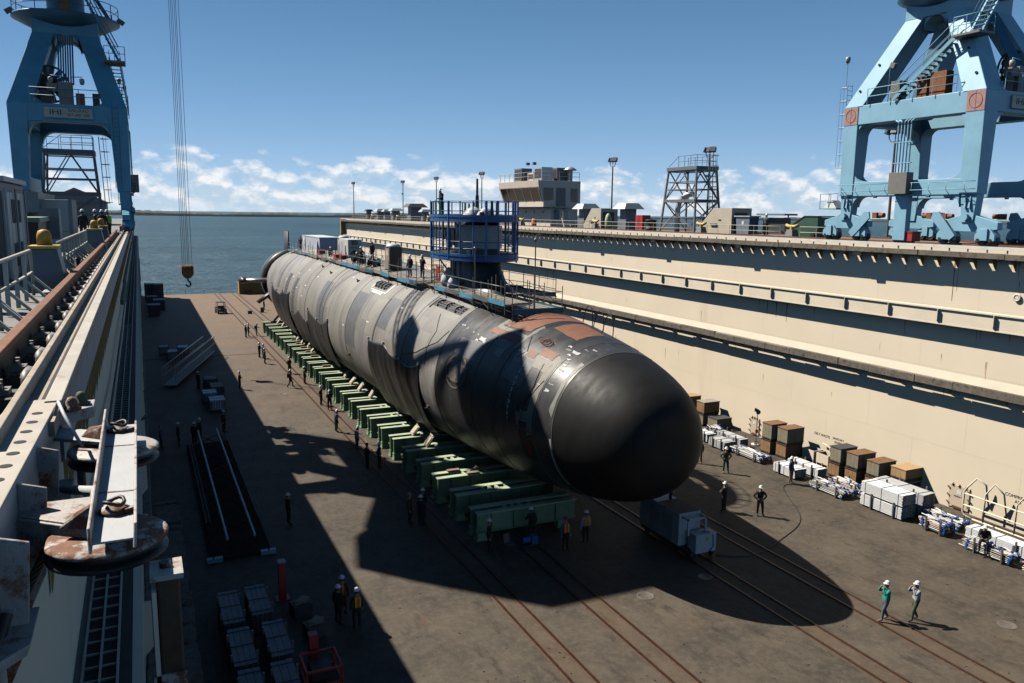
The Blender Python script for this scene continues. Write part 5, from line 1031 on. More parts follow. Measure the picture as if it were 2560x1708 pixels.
cp = thing('signal_lamp', 'grey box with a hooded lamp in the left foreground', 'lamp', (-2.75, 17.6, ZL)); B().box(-.2, -.2, .0, .2, .2, .12).obj('base', BGRY, cp); B().cyl((0, 0, .1), (0, 0, .95), .06, n=8).obj('post', BGRY, cp); B().box(-.17, -.17, .92, .17, .17, 1.15).obj('box', BGRY, cp); b = B(); b.lathe([(.1, 1.15), (.13, 1.2), (.13, 1.42), (.08, 1.5), (.02, 1.52)], n=10); b.obj('lamp_head', BGRY, cp)
# ---------------------------------------------------------------- cradles under the hull
CGR = M('cradle_green', (.215, .325, .19), .5, 0, .15, 2, (.10, .14, .09), .2, 3)
CGT = M('cradle_top_green', (.46, .54, .38), .5, 0, .15, 3, (.22, .16, .10), .15, 4)
CARM = M('arm_tan', (.34, .31, .22), .65, 0, .2, 3, (.2, .12, .07), .2, 4)
WOODT = M('packing_timber', (.26, .17, .11), .8, 0, .3, 4)
def beam_mesh(x1):
    b = B(); b.box(.1, -.06, .5, x1, .06, 1.40); return b.mesh('web', CGR)
def cradle(y, i, arm, wood, lab):
    t = thing('docking_cradle', lab, 'cradle', (15.65, y, 0), 0, 'green docking cradles under the hull')
    for dy in (-.45, .45):
        L_ = 5.0
        web = link('web', MW, t, (0, dy, 0)); link('top_flange', MT, t, (0, dy, 0)); link('bottom_flange', MB, t, (0, dy, 0)); link('foot', MF, t, (0, dy, 0)); link('foot', MF, t, (4.9, dy, 0))
        for k in (.9, 2.2, 3.5, 4.8): link('stiffener', MS, web, (k, 0, 0))
    for k in (1.9, 2.35, 2.8, 3.4): link('spacer', MP, t, (k, 0, 0))
    if arm:
        o = link('bilge_arm', MA, t, (1.55 if i % 3 else 1.75, 0, 1.56)); o.rotation_euler[1] = rad(-58+5*(i % 3)); o.scale = (.85, .9, 1); o2 = link('arm_pad', MA2, o, (0, 0, 0))
    if wood:
        for k in range(3): link('packing_timber', MWD, t, (1.0+k*.95, -.45 if k % 2 else .45, 1.56))
MW = B().box(.05, -.05, .48, 6.05, .05, 1.48).mesh('web', CGR); MT = B().box(0, -.21, 1.48, 6.1, .21, 1.55).mesh('top_flange', CGT); MB = B().box(0, -.15, .42, 6.1, .15, .48).mesh('bottom_flange', CGR)
b = B(); b.hexa([(0, -.26, 0), (.6, -.26, 0), (.6, .26, 0), (0, .26, 0)], [(.04, -.18, .42), (.5, -.18, .42), (.5, .18, .42), (.04, .18, .42)]); b.box(-.03, -.26, 0.002, .7, .26, .08); MF = b.mesh('foot', CGR)
MS = B().box(-.02, -.18, .48, .02, .18, 1.48).mesh('stiffener', CGR); MP = B().box(-.08, -.235, 1.34, .08, .235, 1.53).mesh('spacer', CGT)
b = B(); b.box(0, -.42, -.06, 1.35, .42, .06); MA = b.mesh('bilge_arm', CARM); b = B(); b.box(.12, -.34, .06, .85, .34, .12); b.box(.95, -.34, .06, 1.28, .34, .12); MA2 = b.mesh('arm_pad', M('arm_pad_buff', (.42, .38, .28), .7, 0, .2, 4)); MWD = B().box(0, -.17, 0, .8, .17, .10).mesh('packing_timber', WOODT)
ORDN = ['nearest', 'second', 'third', 'fourth', 'fifth', 'sixth', 'seventh', 'eighth', 'ninth', 'tenth', 'eleventh', 'twelfth', 'thirteenth', 'fourteenth', 'fifteenth', 'sixteenth', 'seventeenth', 'eighteenth', 'nineteenth', 'twentieth', 'twenty-first', 'twenty-second', 'twenty-third', 'twenty-fourth', 'twenty-fifth', 'twenty-sixth', 'farthest']
for i in range(27):
    arm = i in (4, 5, 9, 10, 11, 12, 17, 18, 19, 20, 24, 25, 26); wd_ = i in (2, 14, 16, 17, 18, 19, 20)
    cradle(38.6+i*3.13, i, arm, wd_, ORDN[i]+' green cradle from the bow'+(' with a raised tan arm' if arm else ' with a plain top')+(' and packing timbers' if wd_ else ''))
KB = M('keel_block_dark', (.06, .055, .05), .8, 0, .3, 2)
kb0 = None
for i in range(13):
    o = thing('keel_block', ORDN[i]+' keel block from the bow in the dark under the hull', 'keel block', (SX, 38.6+i*6.26, 0), 0, 'keel blocks under the centre line')
    B().hexa([(-.7, 1.0, 0), (.7, 1.0, 0), (.7, 2.0, 0), (-.7, 2.0, 0)], [(-.5, 1.1, .62), (.5, 1.1, .62), (.5, 1.9, .62), (-.5, 1.9, .62)]).obj('base', KB, o); B().box(-.55, 1.1, .62, .55, 1.9, SZ-hr(40.1+i*6.26)+.05).obj('cap', WOODT, o)
# ---------------------------------------------------------------- generator cart under the bow
gw = thing('generator_cart', 'white towable generator unit parked under the bow', 'generator', (25.4, 34.0, 0))
CW = M('cart_white', (.55, .56, .58), .5, 0, .08, 2, (.3, .25, .2), .1, 3)
B().box(-.75, -1.7, .45, .62, 1.9, 2.2).obj('housing', CW, gw, bev=.03); B().box(-.78, -1.2, .5, -.752, -.2, 2.0).obj('side_door', M('cart_panel', (.42, .43, .44), .5), gw); B().box(-.78, -.1, .5, -.752, .9, 2.0).obj('side_door', MATS['cart_panel'], gw)
B().box(-.7, -1.65, 2.2, .57, .3, 2.215).obj('roof_stain', M('soot_brown', (.07, .05, .04), .8, 0, .4, 3), gw); B().tube([(.2, .4, 2.2), (.2, .4, 2.55), (.1, .1, 2.7), (-.1, 0, 2.68)], .09, 8).obj('exhaust', CBLK, gw)
b = B(); b.box(-.55, -1.72, 1.35, .6, -1.70, 2.1); b.box(-.6, -2.25, 2.0, -.52, -1.7, 2.08); b.box(.52, -2.25, 2.0, .6, -1.7, 2.08); b.box(-.6, -2.27, 1.2, -.5, -2.2, 2.08); b.box(.5, -2.27, 1.2, .6, -2.2, 2.08); b.box(-.6, -2.27, 2.0, .6, -2.2, 2.08); b.obj('intake_frame', CW, gw)
B().box(-.35, -2.65, .32, .95, -1.95, 1.3).obj('cable_box', CW, gw, bev=.02); B().box(.25, -2.665, .95, .45, -2.652, 1.15).obj('warning_label', M('label_yellow', (.6, .45, .08), .5), gw)
B().tube([(.2, -2.3, 1.32), (.5, -2.5, 1.36), (.7, -2.67, 1.2), (.75, -2.68, .6), (.5, -2.68, .35)], .025, 6).obj('cable', CBLK, gw)
for x in (-.6, .75):
    for y in (-2.4, -1.2, 1.4): B().cyl((x, y, .2), (x+.12, y, .2), .2, n=12).obj('wheel', CBLK, gw)
B().box(-.7, -2.3, .28, .7, 1.8, .44).obj('chassis', CBLK, gw)
# ---------------------------------------------------------------- wooden crates along the right wall
CR1 = M('crate_grey_wood', (.25, .215, .155), .8, 0, .2, 2, (.13, .07, .03), .2, 1.5, .45, .3, 14); CR2 = M('crate_brown_wood', (.30, .17, .08), .8, 0, .25, 2, (.07, .035, .018), .25, 1.5, .5, .3, 14); CR3 = M('crate_tan_wood', (.42, .27, .14), .75, 0, .15, 2, (.18, .08, .03), .15, 2, .35, .2, 14)
LIDB = M('crate_lid_brown', (.20, .105, .05), .8, 0, .4, 2, (.09, .05, .03), .35, 2); LIDD = M('crate_lid_slate', (.045, .047, .052), .7, 0, .3, 2); LIDG = M('crate_lid_grey', (.32, .29, .25), .8, 0, .25, 3, (.15, .12, .09), .3, 3); BATN = M('crate_batten_dark', (.05, .035, .025), .8)
def crate(x0, y0, z0, lx, ly, h, mat, lid, lab):
    t = thing('wooden_crate', lab, 'crate', (x0+lx/2, y0+ly/2, z0), 0, 'wooden crates along the right wall')
    n = 3
    B().box(-lx/2+.03, -ly/2+.03, .08, lx/2-.03, ly/2-.03, h-.06).obj('core', mat, t)
    for k in range(n): B().box(-lx/2, -ly/2+k*ly/n+.006, .08, -lx/2+.03, -ly/2+(k+1)*ly/n-.006, h-.06).obj('side_board', mat, t)
    for k in range(4): B().box(-lx/2+k*lx/4+.006, -ly/2, .08, -lx/2+(k+1)*lx/4-.006, -ly/2+.03, h-.06).obj('end_board', mat, t)
    B().box(-lx/2-.03, -ly/2-.03, h-.06, lx/2+.03, ly/2+.03, h).obj('lid', lid, t, bev=.008)
    for s_ in (-1, 1): B().box(-lx/2-.02, s_*ly*.38-.06, 0, lx/2+.02, s_*ly*.38+.06, .08).obj('skid', BATN, t)
    B().box(-lx/2-.015, -ly/2-.015, .08, lx/2+.015, ly/2+.015, .16).obj('base_batten', BATN, t)
def stack(x, y, lx, ly, parts, desc):
    z = 0
    for k, (h, m_, l_) in enumerate(parts):
        pos = ('bottom', 'top')[k] if len(parts) == 2 else ('bottom', 'middle', 'top')[k] if len(parts) == 3 else 'single'
        crate(x+.04*k, y-.03*k, z, lx, ly, h, m_, l_, pos+' wooden crate of the '+desc if pos != 'single' else 'single low wooden crate of the '+desc); z += h+.004
stack(41.7, 44.2, 1.45, .98, ((1.05, CR2, BATN), (1.25, CR1, LIDB)), 'left stack beside the siren pole'); stack(41.95, 42.85, 1.6, 1.0, ((1.05, CR2, BATN), (1.2, CR1, LIDB)), 'right stack beside the siren pole')
stack(42.1, 38.05, 1.5, .92, ((1.0, CR2, BATN), (1.1, CR1, LIDD)), 'slate topped stack'); stack(42.1, 36.6, 1.6, .95, ((1.0, CR2, BATN), (1.1, CR1, LIDB)), 'stack second from the slate topped one'); stack(42.4, 35.2, 1.55, .95, ((.85, CR2, BATN), (1.05, CR1, LIDB)), 'short stack behind the silver plank pile'); stack(42.7, 33.5, 1.6, 1.1, ((.8, CR2, BATN), (.34, LIDG, BATN), (.78, CR3, M('crate_lid_tan', (.48, .31, .16), .7, 0, .2, 3))), 'stack nearest the camera')
stack(42.2, 52.7, 1.6, 1.0, ((1.0, CR1, BATN), (1.05, CR2, LIDG)), 'grey topped stack seen past the bow'); stack(42.3, 51.0, 1.5, 1.2, ((1.0, CR1, LIDD),), 'dark lidded row past the bow'); stack(42.2, 55.2, 1.6, 1.1, ((1.0, CR2, BATN), (1.0, CR3, M('crate_lid_pale', (.40, .27, .15), .75, 0, .2, 3))), 'tan topped stack half hidden by the bow'); stack(42.3, 58.6, 1.5, 1.4, ((1.2, CR1, LIDB),), 'brown lidded row half hidden by the bow'); stack(42.1, 63.0, 1.6, 1.2, ((1.1, CR2, BATN), (1.1, CR2, LIDB)), 'farthest stack above the bow outline')
# ---------------------------------------------------------------- scaffold bundles in racks
ALU = M('plank_aluminium', (.80, .81, .82), .45, 0, .10, 3); ALU2 = M('plank_dull_grey', (.50, .51, .52), .5, 0, .15, 2); BLUP = M('coupler_blue', (.02, .10, .35), .5); TUBW = M('tube_white', (.60, .60, .58), .45, 0, .2, 3); REDM = M('tube_red_white', (.55, .35, .35), .5, 0, .3, 9)
def bundle(x0, x1, y0, y1, h, kind, lab, z0=.12, tone=ALU, rack=True, grp='bundled scaffold parts along the right wall', seed=0):
    t = thing('scaffold_bundle', lab, 'scaffold bundle', ((x0+x1)/2, y0, 0), 0, grp); w = x1-x0; L_ = y1-y0; rn = random.Random(int(x0*31+y0*7)+seed)
    if rack:
        for x in (-w/2-.04, w/2+.04):
            for f in (.18, .72): B().box(x-.04, L_*f-.04, 0, x+.04, L_*f+.04, h+.18).obj('rack_post', GALV, t)
        for f in (.18, .72): B().box(-w/2-.05, L_*f-.04, .04, w/2+.05, L_*f+.04, .11).obj('rack_base', GALV, t)
    if kind == 'plank':
        nx = max(3, round(w/.235)); pw = w/nx; nz = max(2, round((h-z0)/.085)); ph = (h-z0)/nz
        me = B().box(-pw/2+.008, 0, 0, pw/2-.006, L_, ph-.022).mesh('plank', tone); me_e = B().box(-pw/2+.02, -.004, .012, pw/2-.02, 0, ph-.024).mesh('plank_end', CBLK)
        for k in range(nz):
            for j in range(nx):
                if k < nz-1 and 0 < j < nx-1: continue
                o = link('plank', me, t, (-w/2+(j+.5)*pw, rn.uniform(-.03, .03), z0+k*ph)); link('plank_end', me_e, o)
        B().box(-w/2+pw, .04, z0, w/2-pw, L_-.04, h-ph-.01).obj('plank_core', tone, t)
        for j in range(1, nx-1):
            for k in range(0, nz-1): o = link('plank_end', me_e, t, (-w/2+(j+.5)*pw, .035, z0+k*ph))
        for f in (.1, .5, .9): B().box(-w/2-.004, L_*f-.012, z0, w/2+.004, L_*f+.012, h+.003).obj('strap', CBLK, t)
    else:
        r = .03; nx = max(5, int(w/.105)); nz = max(2, int((h-z0)/.095))
        me = [B().cyl((0, 0, 0), (0, L_*f, 0), r, n=7).mesh('tube', m_) for f, m_ in ((1.0, TUBW), (.93, GALV), (.9, TUBW), (1.0, GALV if kind == 'tube' else REDM))]
        mc = B().cbox((0, 0, 0), (.11, .10, .10)).mesh('coupler', BLUP)
        for k in range(nz):
            for j in range(nx):
                if 0 < j < nx-1 and k < nz-2: continue
                o = link('tube', me[rn.randrange(4)], t, (-w/2+(j+.5)*w/nx+rn.uniform(-.02, .02), rn.uniform(0, .12), z0+.04+k*.095+rn.uniform(-.01, .02))); o.rotation_euler[2] = rn.uniform(-.02, .02)
                if rn.random() < (.9 if kind == 'blue' else .55): link('coupler', mc, o, (0, rn.uniform(0, .1), 0)); link('coupler', mc, o, (0, L_*.85, .0))
        for k in range(14 if kind != 'blue' else 8):
            o = link('loose_tube', B().cyl((0, 0, 0), (rn.uniform(-.3, .3), rn.uniform(.5, 1.1), rn.uniform(-.02, .1)), .028, n=6).mesh('loose_tube', rn.choice((GALV, TUBW))), t, (rn.uniform(-w*.4, w*.3), rn.uniform(.1, L_*.6), h+rn.uniform(0, .06)))
            link('coupler', mc, o)
bundle(39.45, 40.6, 30.9, 33.85, .80, 'plank', 'lower half of the tall silver plank pile'); bundle(39.45, 40.6, 30.9, 33.85, 1.58, 'plank', 'upper half of the tall silver plank pile', z0=.90, rack=False, seed=1); bundle(41.05, 42.1, 30.8, 34.3, 1.42, 'plank', 'dull grey plank pile behind the tall silver one', tone=ALU2)
bundle(39.0, 40.25, 34.8, 37.7, .52, 'tube', 'tangled tube bundle left of the tall silver plank pile'); bundle(40.75, 41.7, 34.9, 37.6, .48, 'red', 'red banded tube bundle in front of the slate topped crates'); bundle(39.1, 40.15, 39.0, 41.0, .72, 'plank', 'white plank bundle beside the worker in tan trousers'); bundle(40.65, 41.5, 38.5, 41.3, .72, 'plank', 'white plank bundle behind the worker in tan trousers'); bundle(39.65, 40.5, 28.2, 29.85, .70, 'blue', 'short blue ended bundle right of the tall silver pile'); bundle(41.0, 41.9, 28.3, 31.0, .6, 'tube', 'grey tube bundle behind the short blue ended one'); bundle(39.3, 40.1, 24.2, 27.0, .66, 'blue', 'long grey bundle a person in black sits on'); bundle(40.75, 41.6, 24.3, 27.8, .70, 'plank', 'bright plank bundle behind the seated person'); bundle(39.3, 40.1, 21.0, 23.6, .6, 'blue', 'blue ended bundle cut by the right picture edge')
bundle(39.35, 40.5, 42.6, 46.0, .50, 'tube', 'tangled blue ended tubes in front of the crate pair'); bundle(39.0, 40.1, 46.1, 47.9, .72, 'plank', 'grey plank bundle right of the bow', tone=ALU2); bundle(40.7, 41.5, 46.3, 49.0, .72, 'plank', 'grey plank bundle behind the one right of the bow', tone=ALU2); bundle(39.3, 40.2, 48.5, 50.2, .7, 'plank', 'plank bundle touching the bow outline', tone=ALU); bundle(41.0, 42.1, 49.2, 51.0, .55, 'tube', 'jumbled tubes before the dark lidded crate')
# ---------------------------------------------------------------- by the right wall: siren pole, bins, pipe frame
sn = thing('siren_pole', 'thin pole with black siren horns in front of the hatch', 'siren', (42.6, 46.7, 0)); B().cyl((0, 0, 0), (0, 0, 2.5), .03, n=8).obj('pole', M('pole_red', (.35, .12, .10), .6), sn); B().lathe([(.35, 0), (.35, .06), (.1, .08)], n=14).obj('base', CREAM2, sn)
for a, z in ((.5, 2.55), (2.5, 2.75), (4.2, 2.6)): b = B(); d = Vector((math.cos(a), math.sin(a), .1)); b.cyl(Vector((0, 0, z))-d*.08, Vector((0, 0, z))+d*.22, .06, .17, 12); b.obj('horn', CBLK, sn)
B().box(-.1, -.05, .95, .12, .05, 1.2).obj('red_box', MATS['locker_red'], sn); B().tube([(.2*math.cos(k*.5)-.1, .2*math.sin(k*.5)-.2, .1+.01*k) for k in range(26)], .025, 5).obj('cable_coil', CBLK, sn)
def bin_(x, y, l):
    t = thing('waste_bin', l, 'bin', (x, y, 0), 0, 'cream wall bins'); b = B(); b.box(-.45, -.55, .2, .45, -.50, .9); b.box(-.45, .5, .2, .45, .55, .9); b.box(-.45, -.5, .2, -.40, .5, .9); b.box(.4, -.5, .2, .45, .5, .9); b.box(-.4, -.5, .2, .4, .5, .25); b.obj('tub', CREAM2, t)
    for sx in (-.4, .4):
        for sy in (-.5, .5): B().box(sx-.03, sy-.03, 0, sx+.03, sy+.03, .3).obj('leg', CREAM2, t)
bin_(43.6, 41.9, 'open cream bin on legs right of the crate pair'); bin_(43.6, 40.55, 'open cream bin left of the slate topped crates')
sp2 = B(); sp2.tube([(0, 0, 0.6), (0, .1, 1.2), (0, -.05, 1.3), (0, .8, 1.35)], .05, 6); tag(sp2.obj('drain_pipe', CREAM2, None, (44.1, 40.7, 0)), 'angled cream drain pipe on the wall above the bins', 'pipe')
pf = thing('pipe_guard', 'cream welded pipe guard frame at the right wall base', 'guard frame', (43.6, 28.4, 0))
for z in (.75, 1.45): B().tube([(0, 1.62, z), (0, -6.0, z)], .045, 8).obj('rail', CREAM2, pf)
B().tube([(0, 1.0, .05), (0, 1.5, .12), (0, 1.66, .3), (0, 1.64, 1.6), (0, 1.45, 1.9), (0, .95, 2.55), (.35, .6, 2.2), (.6, .5, .9)], .05, 8).obj('end_hoop', CREAM2, pf); B().tube([(0, 1.0, .05), (0, -6, .05)], .05, 8).obj('sole_rail', CREAM2, pf)
for y in (.35, -1.5, -3.4, -5.2): B().tube([(0, y, .03), (0, y, 1.75), (0, y-.12, 1.95), (0, y-.5, 2.55), (.35, y-.85, 2.0), (.62, y-.95, .6)], .048, 8).obj('frame_hoop', CREAM2, pf)
# ---------------------------------------------------------------- left side of the floor, in the wall's shade
LN = M('plank_shade_darkened', (.17, .18, .195), .6, .1, .2, 2)  # plank grey darkened for the stacks out of the sun, shade in the colour
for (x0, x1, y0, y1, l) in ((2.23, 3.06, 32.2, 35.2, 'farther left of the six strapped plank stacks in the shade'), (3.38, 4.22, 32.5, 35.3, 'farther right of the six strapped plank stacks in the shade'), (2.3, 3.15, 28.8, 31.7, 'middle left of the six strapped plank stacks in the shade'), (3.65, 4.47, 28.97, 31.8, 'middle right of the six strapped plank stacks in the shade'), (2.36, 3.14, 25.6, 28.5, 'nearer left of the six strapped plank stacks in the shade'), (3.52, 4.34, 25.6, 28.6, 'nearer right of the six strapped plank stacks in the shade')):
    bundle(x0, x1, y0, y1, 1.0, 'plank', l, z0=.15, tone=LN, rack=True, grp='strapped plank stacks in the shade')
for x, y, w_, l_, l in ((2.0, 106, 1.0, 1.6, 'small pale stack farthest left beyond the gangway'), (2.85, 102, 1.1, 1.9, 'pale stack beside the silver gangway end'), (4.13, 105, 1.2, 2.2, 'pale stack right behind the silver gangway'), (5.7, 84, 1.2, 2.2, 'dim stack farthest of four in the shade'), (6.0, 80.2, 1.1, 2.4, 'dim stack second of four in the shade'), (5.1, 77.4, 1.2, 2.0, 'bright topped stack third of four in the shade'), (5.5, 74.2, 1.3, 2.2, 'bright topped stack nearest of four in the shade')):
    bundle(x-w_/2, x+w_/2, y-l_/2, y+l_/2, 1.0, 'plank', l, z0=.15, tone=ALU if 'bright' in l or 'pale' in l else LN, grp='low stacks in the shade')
TMB = M('old_timber_grey', (.15, .125, .105), .85, 0, .35, 2.5, (.07, .05, .04), .4, 4, 0, .4, 16)
rn = random.Random(21); ii = 0; yy = 27.0
tp = thing('timber_pile', 'long pile of old timber baulks along the foot of the left wall', 'timber pile', (.55, 27, 0))
while yy < 47:
    w_ = rn.uniform(.28, .42)
    for z in (0.0, .34, .68, 1.02): B().box(-.6+rn.uniform(-.06, .06), 0, z, .6+rn.uniform(-.08, .08), w_-.02, z+.33).obj('baulk', TMB, tp, (0, yy-27, 0)) if rn.random() < .93 else None
    yy += w_+ (rn.uniform(.3, .8) if rn.random() < .12 else 0)
def gangway(p0, p1, w, h, lab, mat, n):
    p0, p1 = Vector(p0), Vector(p1); d = p1-p0; L_ = math.hypot(d.x, d.y); t = thing('gangway', lab, 'gangway', p0, math.atan2(d.y, d.x), 'gangways lying on the shaded floor'); rise = d.z
    P = lambda f, s_, z: (L_*f, s_*w/2, rise*f+z)
    for s_ in (-1, 1):
        for z in (.12, h*.55, h): B().tube([P(0, s_, z), P(1, s_, z)], .045 if z != h else .06, 8).obj('chord', mat, t)
        for i in range(n+1): B().cyl(P(i/n, s_, .1), P(i/n, s_, h), .028, n=6).obj('stanchion', mat, t)
        for i in range(n): B().cyl(P(i/n, s_, .1), P((i+1)/n, s_, h*.55), .02, n=5).obj('diagonal', mat, t)
    B().hexa([P(0, -1, .08), P(1, -1, .08), P(1, 1, .08), P(0, 1, .08)], [P(0, -1, .14), P(1, -1, .14), P(1, 1, .14), P(0, 1, .14)]).obj('tread_deck', DKR, t)
    return t
gangway((1.9, 84.6, .2), (7.0, 102.6, .5), 1.25, 1.9, 'silver gangway with handrails lying askew on the shaded floor', M('gangway_alu', (.40, .41, .42), .4, .4, .12, 3), 16)
g2 = thing('loading_bridge', 'long blue piped loading bridge lying along the shaded floor', 'gangway', (3.85, 40.8, 0))
BRB = M('bridge_black', (.010, .010, .011), .9, 0, .2, 3, spec=.15); BRG = M('bridge_grey', (.09, .09, .095), .6, 0, .2, 3)
PIPB = M('pipe_pale_blue', (.22, .32, .40), .45, .1, .15, 2)
for x in (-.66, .66): B().cyl((x, -.2, 1.2), (x, 21.8, 1.2), .075, n=10).obj('main_pipe', PIPB, g2)
for s_ in (-1, 1):
    for x in (1.42, 1.22): B().cyl((s_*x, 3, 1.0), (s_*x, 21.0, 1.0), .022, n=6).obj('ladder_rail', BRG, g2)
    for i in range(60): B().cyl((s_*1.42, 3.1+i*.3, 1.0), (s_*1.22, 3.1+i*.3, 1.0), .012, n=4).obj('rung', BRG, g2)
    for i in range(10): B().beam((s_*1.45, i*2.3, .1), (s_*.66, i*2.3, 1.15), .05, .05).obj('side_brace', BRB, g2); B().beam((s_*.66, i*2.3, 1.1), (-s_*.66, i*2.3+1.15, .1), .05, .05).obj('cross_brace', BRB, g2)
B().box(-1.5, 0, .08, 1.5, 22, .14).obj('bed', BRB, g2); B().box(-1.65, -.1, 0, -.9, .2, .2).obj('end_pad', PIPB, g2); B().box(.95, -.1, 0, 1.7, .2, .2).obj('end_pad', PIPB, g2)
SHR = M('machine_red', (.42, .035, .03), .5, 0, .2, 3)
rp = thing('red_post', 'tall red steel post standing in the shade', 'post', (5.05, 35.5, 0)); B().hexa([(-.16, -.16, 0), (.16, -.16, 0), (.16, .16, 0), (-.16, .16, 0)], [(-.13, -.13, 1.8), (.13, -.13, 1.8), (.13, .13, 1.8), (-.13, .13, 1.8)]).obj('column', SHR, rp); B().box(-.3, -.3, 0, .3, .3, .05).obj('foot_plate', SHR, rp); B().box(-.18, -.22, 1.8, .16, .16, 1.86).obj('cap', M('cap_pink', (.45, .25, .28), .5), rp)
rm = thing('red_machine', 'red framed machine on the shaded floor at the bottom edge', 'machine', (5.35, 28.4, 0)); b = B()
for x in (-.65, .65):
    for y in (-.7, .7): b.beam((x, y, 0), (x, y, .75), .08, .08)
for z in (.15, .75): b.beam((-.65, -.7, z), (.65, -.7, z), .08, .08); b.beam((-.65, .7, z), (.65, .7, z), .08, .08); b.beam((-.65, -.7, z), (-.65, .7, z), .08, .08); b.beam((.65, -.7, z), (.65, .7, z), .08, .08)
b.obj('frame', SHR, rm); B().box(-.4, -.4, .18, .35, .45, .6).obj('engine', CBLK, rm); B().box(-.25, .9, 0, .1, 1.3, 1.3).obj('column', SHR, rm)
for x, y, l in ((5.55, 33.75, 'box with pale lid beside the red post'), (5.75, 31.7, 'box of cardboard sheets right of the plank stacks')):
    t = thing('tote_box', l, 'box', (x, y, 0), .2, 'boxes in the shade'); B().box(-.4, -.35, .0, .4, .35, .55).obj('body', M('tote_dark', (.05, .05, .055), .6), t)
    for k in range(3): B().cbox((.05*k, .05*k-.05, .58+.03*k), (.6, .4, .02), rz=.3*k).obj('sheet', M('cardboard', (.32, .24, .17), .8), t)
for i, (x, y, l) in enumerate(((1.3, 173, 'dark crate stack at the far left corner'), (2.9, 172, 'dark crate stack next to the far left corner'), (1.5, 160, 'dark crate stack along the left wall, second from the corner'), (2.6, 154, 'pale topped box along the left wall'), (1.6, 146, 'pale topped box nearer along the left wall'))):
    t = thing('steel_box', l, 'box', (x, y, 0), 0, 'boxes along the far left wall'); h = 3.0 if i < 2 else 1.8; B().box(-.9, -1.4, .12, .9, 1.4, h).obj('body', M('box_slate', (.05, .055, .06), .6), t); B().box(-.95, -1.45, h, .95, 1.45, h+.08).obj('lid', LN if i > 2 else MATS['box_slate'], t); B().box(-.8, -1.3, 0, .8, 1.3, .12).obj('skid', BATN, t)
# far end of the dock
yc = thing('yellow_container', 'yellow ribbed container at the far end under the stern', 'container', (21.6, 178.6, 0)); YC = M('container_yellow', (.42, .25, .06), .6, 0, .15, 1, (.2, .1, .04), .2, 1.5)
B().box(-3.0, -1.2, .15, 3.0, 1.2, 2.75).obj('box', YC, yc)
for k in range(28): B().box(-2.9+k*.21, -1.25, .25, -2.8+k*.21, -1.2, 2.65).obj('rib', YC, yc)
B().box(-3.05, -1.27, 2.75, 3.05, 1.25, 2.95).obj('roof_edge', CBLK, yc); B().box(-1.9, -1.6, 0, -.6, -1.28, .9).obj('step_box', M('step_brown', (.16, .09, .06), .7), yc)
cart = thing('utility_cart', 'small black utility cart driving on the dock floor', 'vehicle', (12.1, 145.4, 0), .12); b = B(); b.box(-.72, -1.4, .35, .72, 1.4, .85); b.box(-.7, .5, .85, .7, 1.4, 1.05); b.obj('body', CBLK, cart, bev=.05); b = B()
for x in (-.66, .66):
    for y in (-.65, .55): b.cyl((x, y, .85), (x*.9, y, 1.9), .04, n=6)
b.obj('roll_cage', CBLK, cart); B().box(-.72, -.75, 1.88, .72, .65, 1.95).obj('roof', CBLK, cart); B().box(-.6, -.3, .8, .6, .1, 1.3).obj('seat', CGRY, cart)
for x in (-.45, .45): B().cyl((x, -1.4, .65), (x, -1.43, .65), .12, n=10).obj('headlight', HOODM, cart); [B().cyl((x*1.45-.1, y, .32), (x*1.45+.1, y, .32), .32, n=14).obj('wheel', CBLK, cart) for y in (-.95, .95)]
simple('oil_drum', 'black drum beside the worker under the stern', 'drum', (18.8, 144.2, 0), lambda b: (b.lathe([(.3, 0), (.32, .03), (.3, .3), (.32, .33), (.3, .6), (.32, .88), (.28, .9), (.05, .88)], n=14),), CBLK)
simple('black_case', 'small black case on the rails near the stern', 'case', (16.6, 143.0, 0), lambda b: (b.box(-.35, -.25, 0, .35, .25, .5), b.tube([(-.12, 0, .5), (-.1, 0, .6), (.1, 0, .6), (.12, 0, .5)], .02, 5)), CBLK)
# ---------------------------------------------------------------- on the submarine's deck
dz = 12.45
pj = lambda x, y, l, body, roof: None
def privy(x, y, lab, body, roof):
    t = thing('portable_toilet', lab, 'portable toilet', (x, y, dz), .1, 'portable toilets on the submarine deck'); B().box(-.58, -.58, .05, .58, .58, 2.05).obj('cabin', body, t, bev=.03); B().lathe([(.66, 2.03), (.66, 2.1), (.5, 2.3), (.02, 2.38)], n=12).obj('roof', roof, t); B().box(-.6, -.45, .1, -.582, .45, 1.95).obj('door', M('privy_door', (.38, .30, .24), .6), t); B().box(-.61, -.2, 1.3, -.6, .12, 1.75).obj('notice', MATS['paper_white'], t)
    B().box(-.6, -.6, 0, .6, .6, .06).obj('skid', CBLK, t)
WRAPM = M('white_plastic_sheet', (.62, .63, .65), .45, 0, .12, 3, bump=.5, bs=4)
privy(20.3, 68.9, 'brown portable toilet with white roof on the submarine deck', M('privy_brown', (.10, .075, .06), .6), WRAPM); privy(21.4, 92.6, 'green portable toilet behind the white generator', M('privy_green', (.02, .09, .06), .55), WRAPM)
dg = thing('deck_generator', 'white CAT generator unit on the submarine deck', 'generator', (21.0, 88.2, dz-.1)); B().box(-.65, -2.1, .15, .85, 2.2, 2.2).obj('housing', M('gen_white', (.60, .60, .57), .5, 0, .06, 2), dg, bev=.03); B().box(-.3, -2.13, 1.65, .4, -2.105, 2.1).obj('badge', CBLK, dg); text('badge_text', 'CAT', .4, MATS['white_paint'], dg, (.05, -2.14, 1.87), (rad(90), 0, 0), .004, .9)
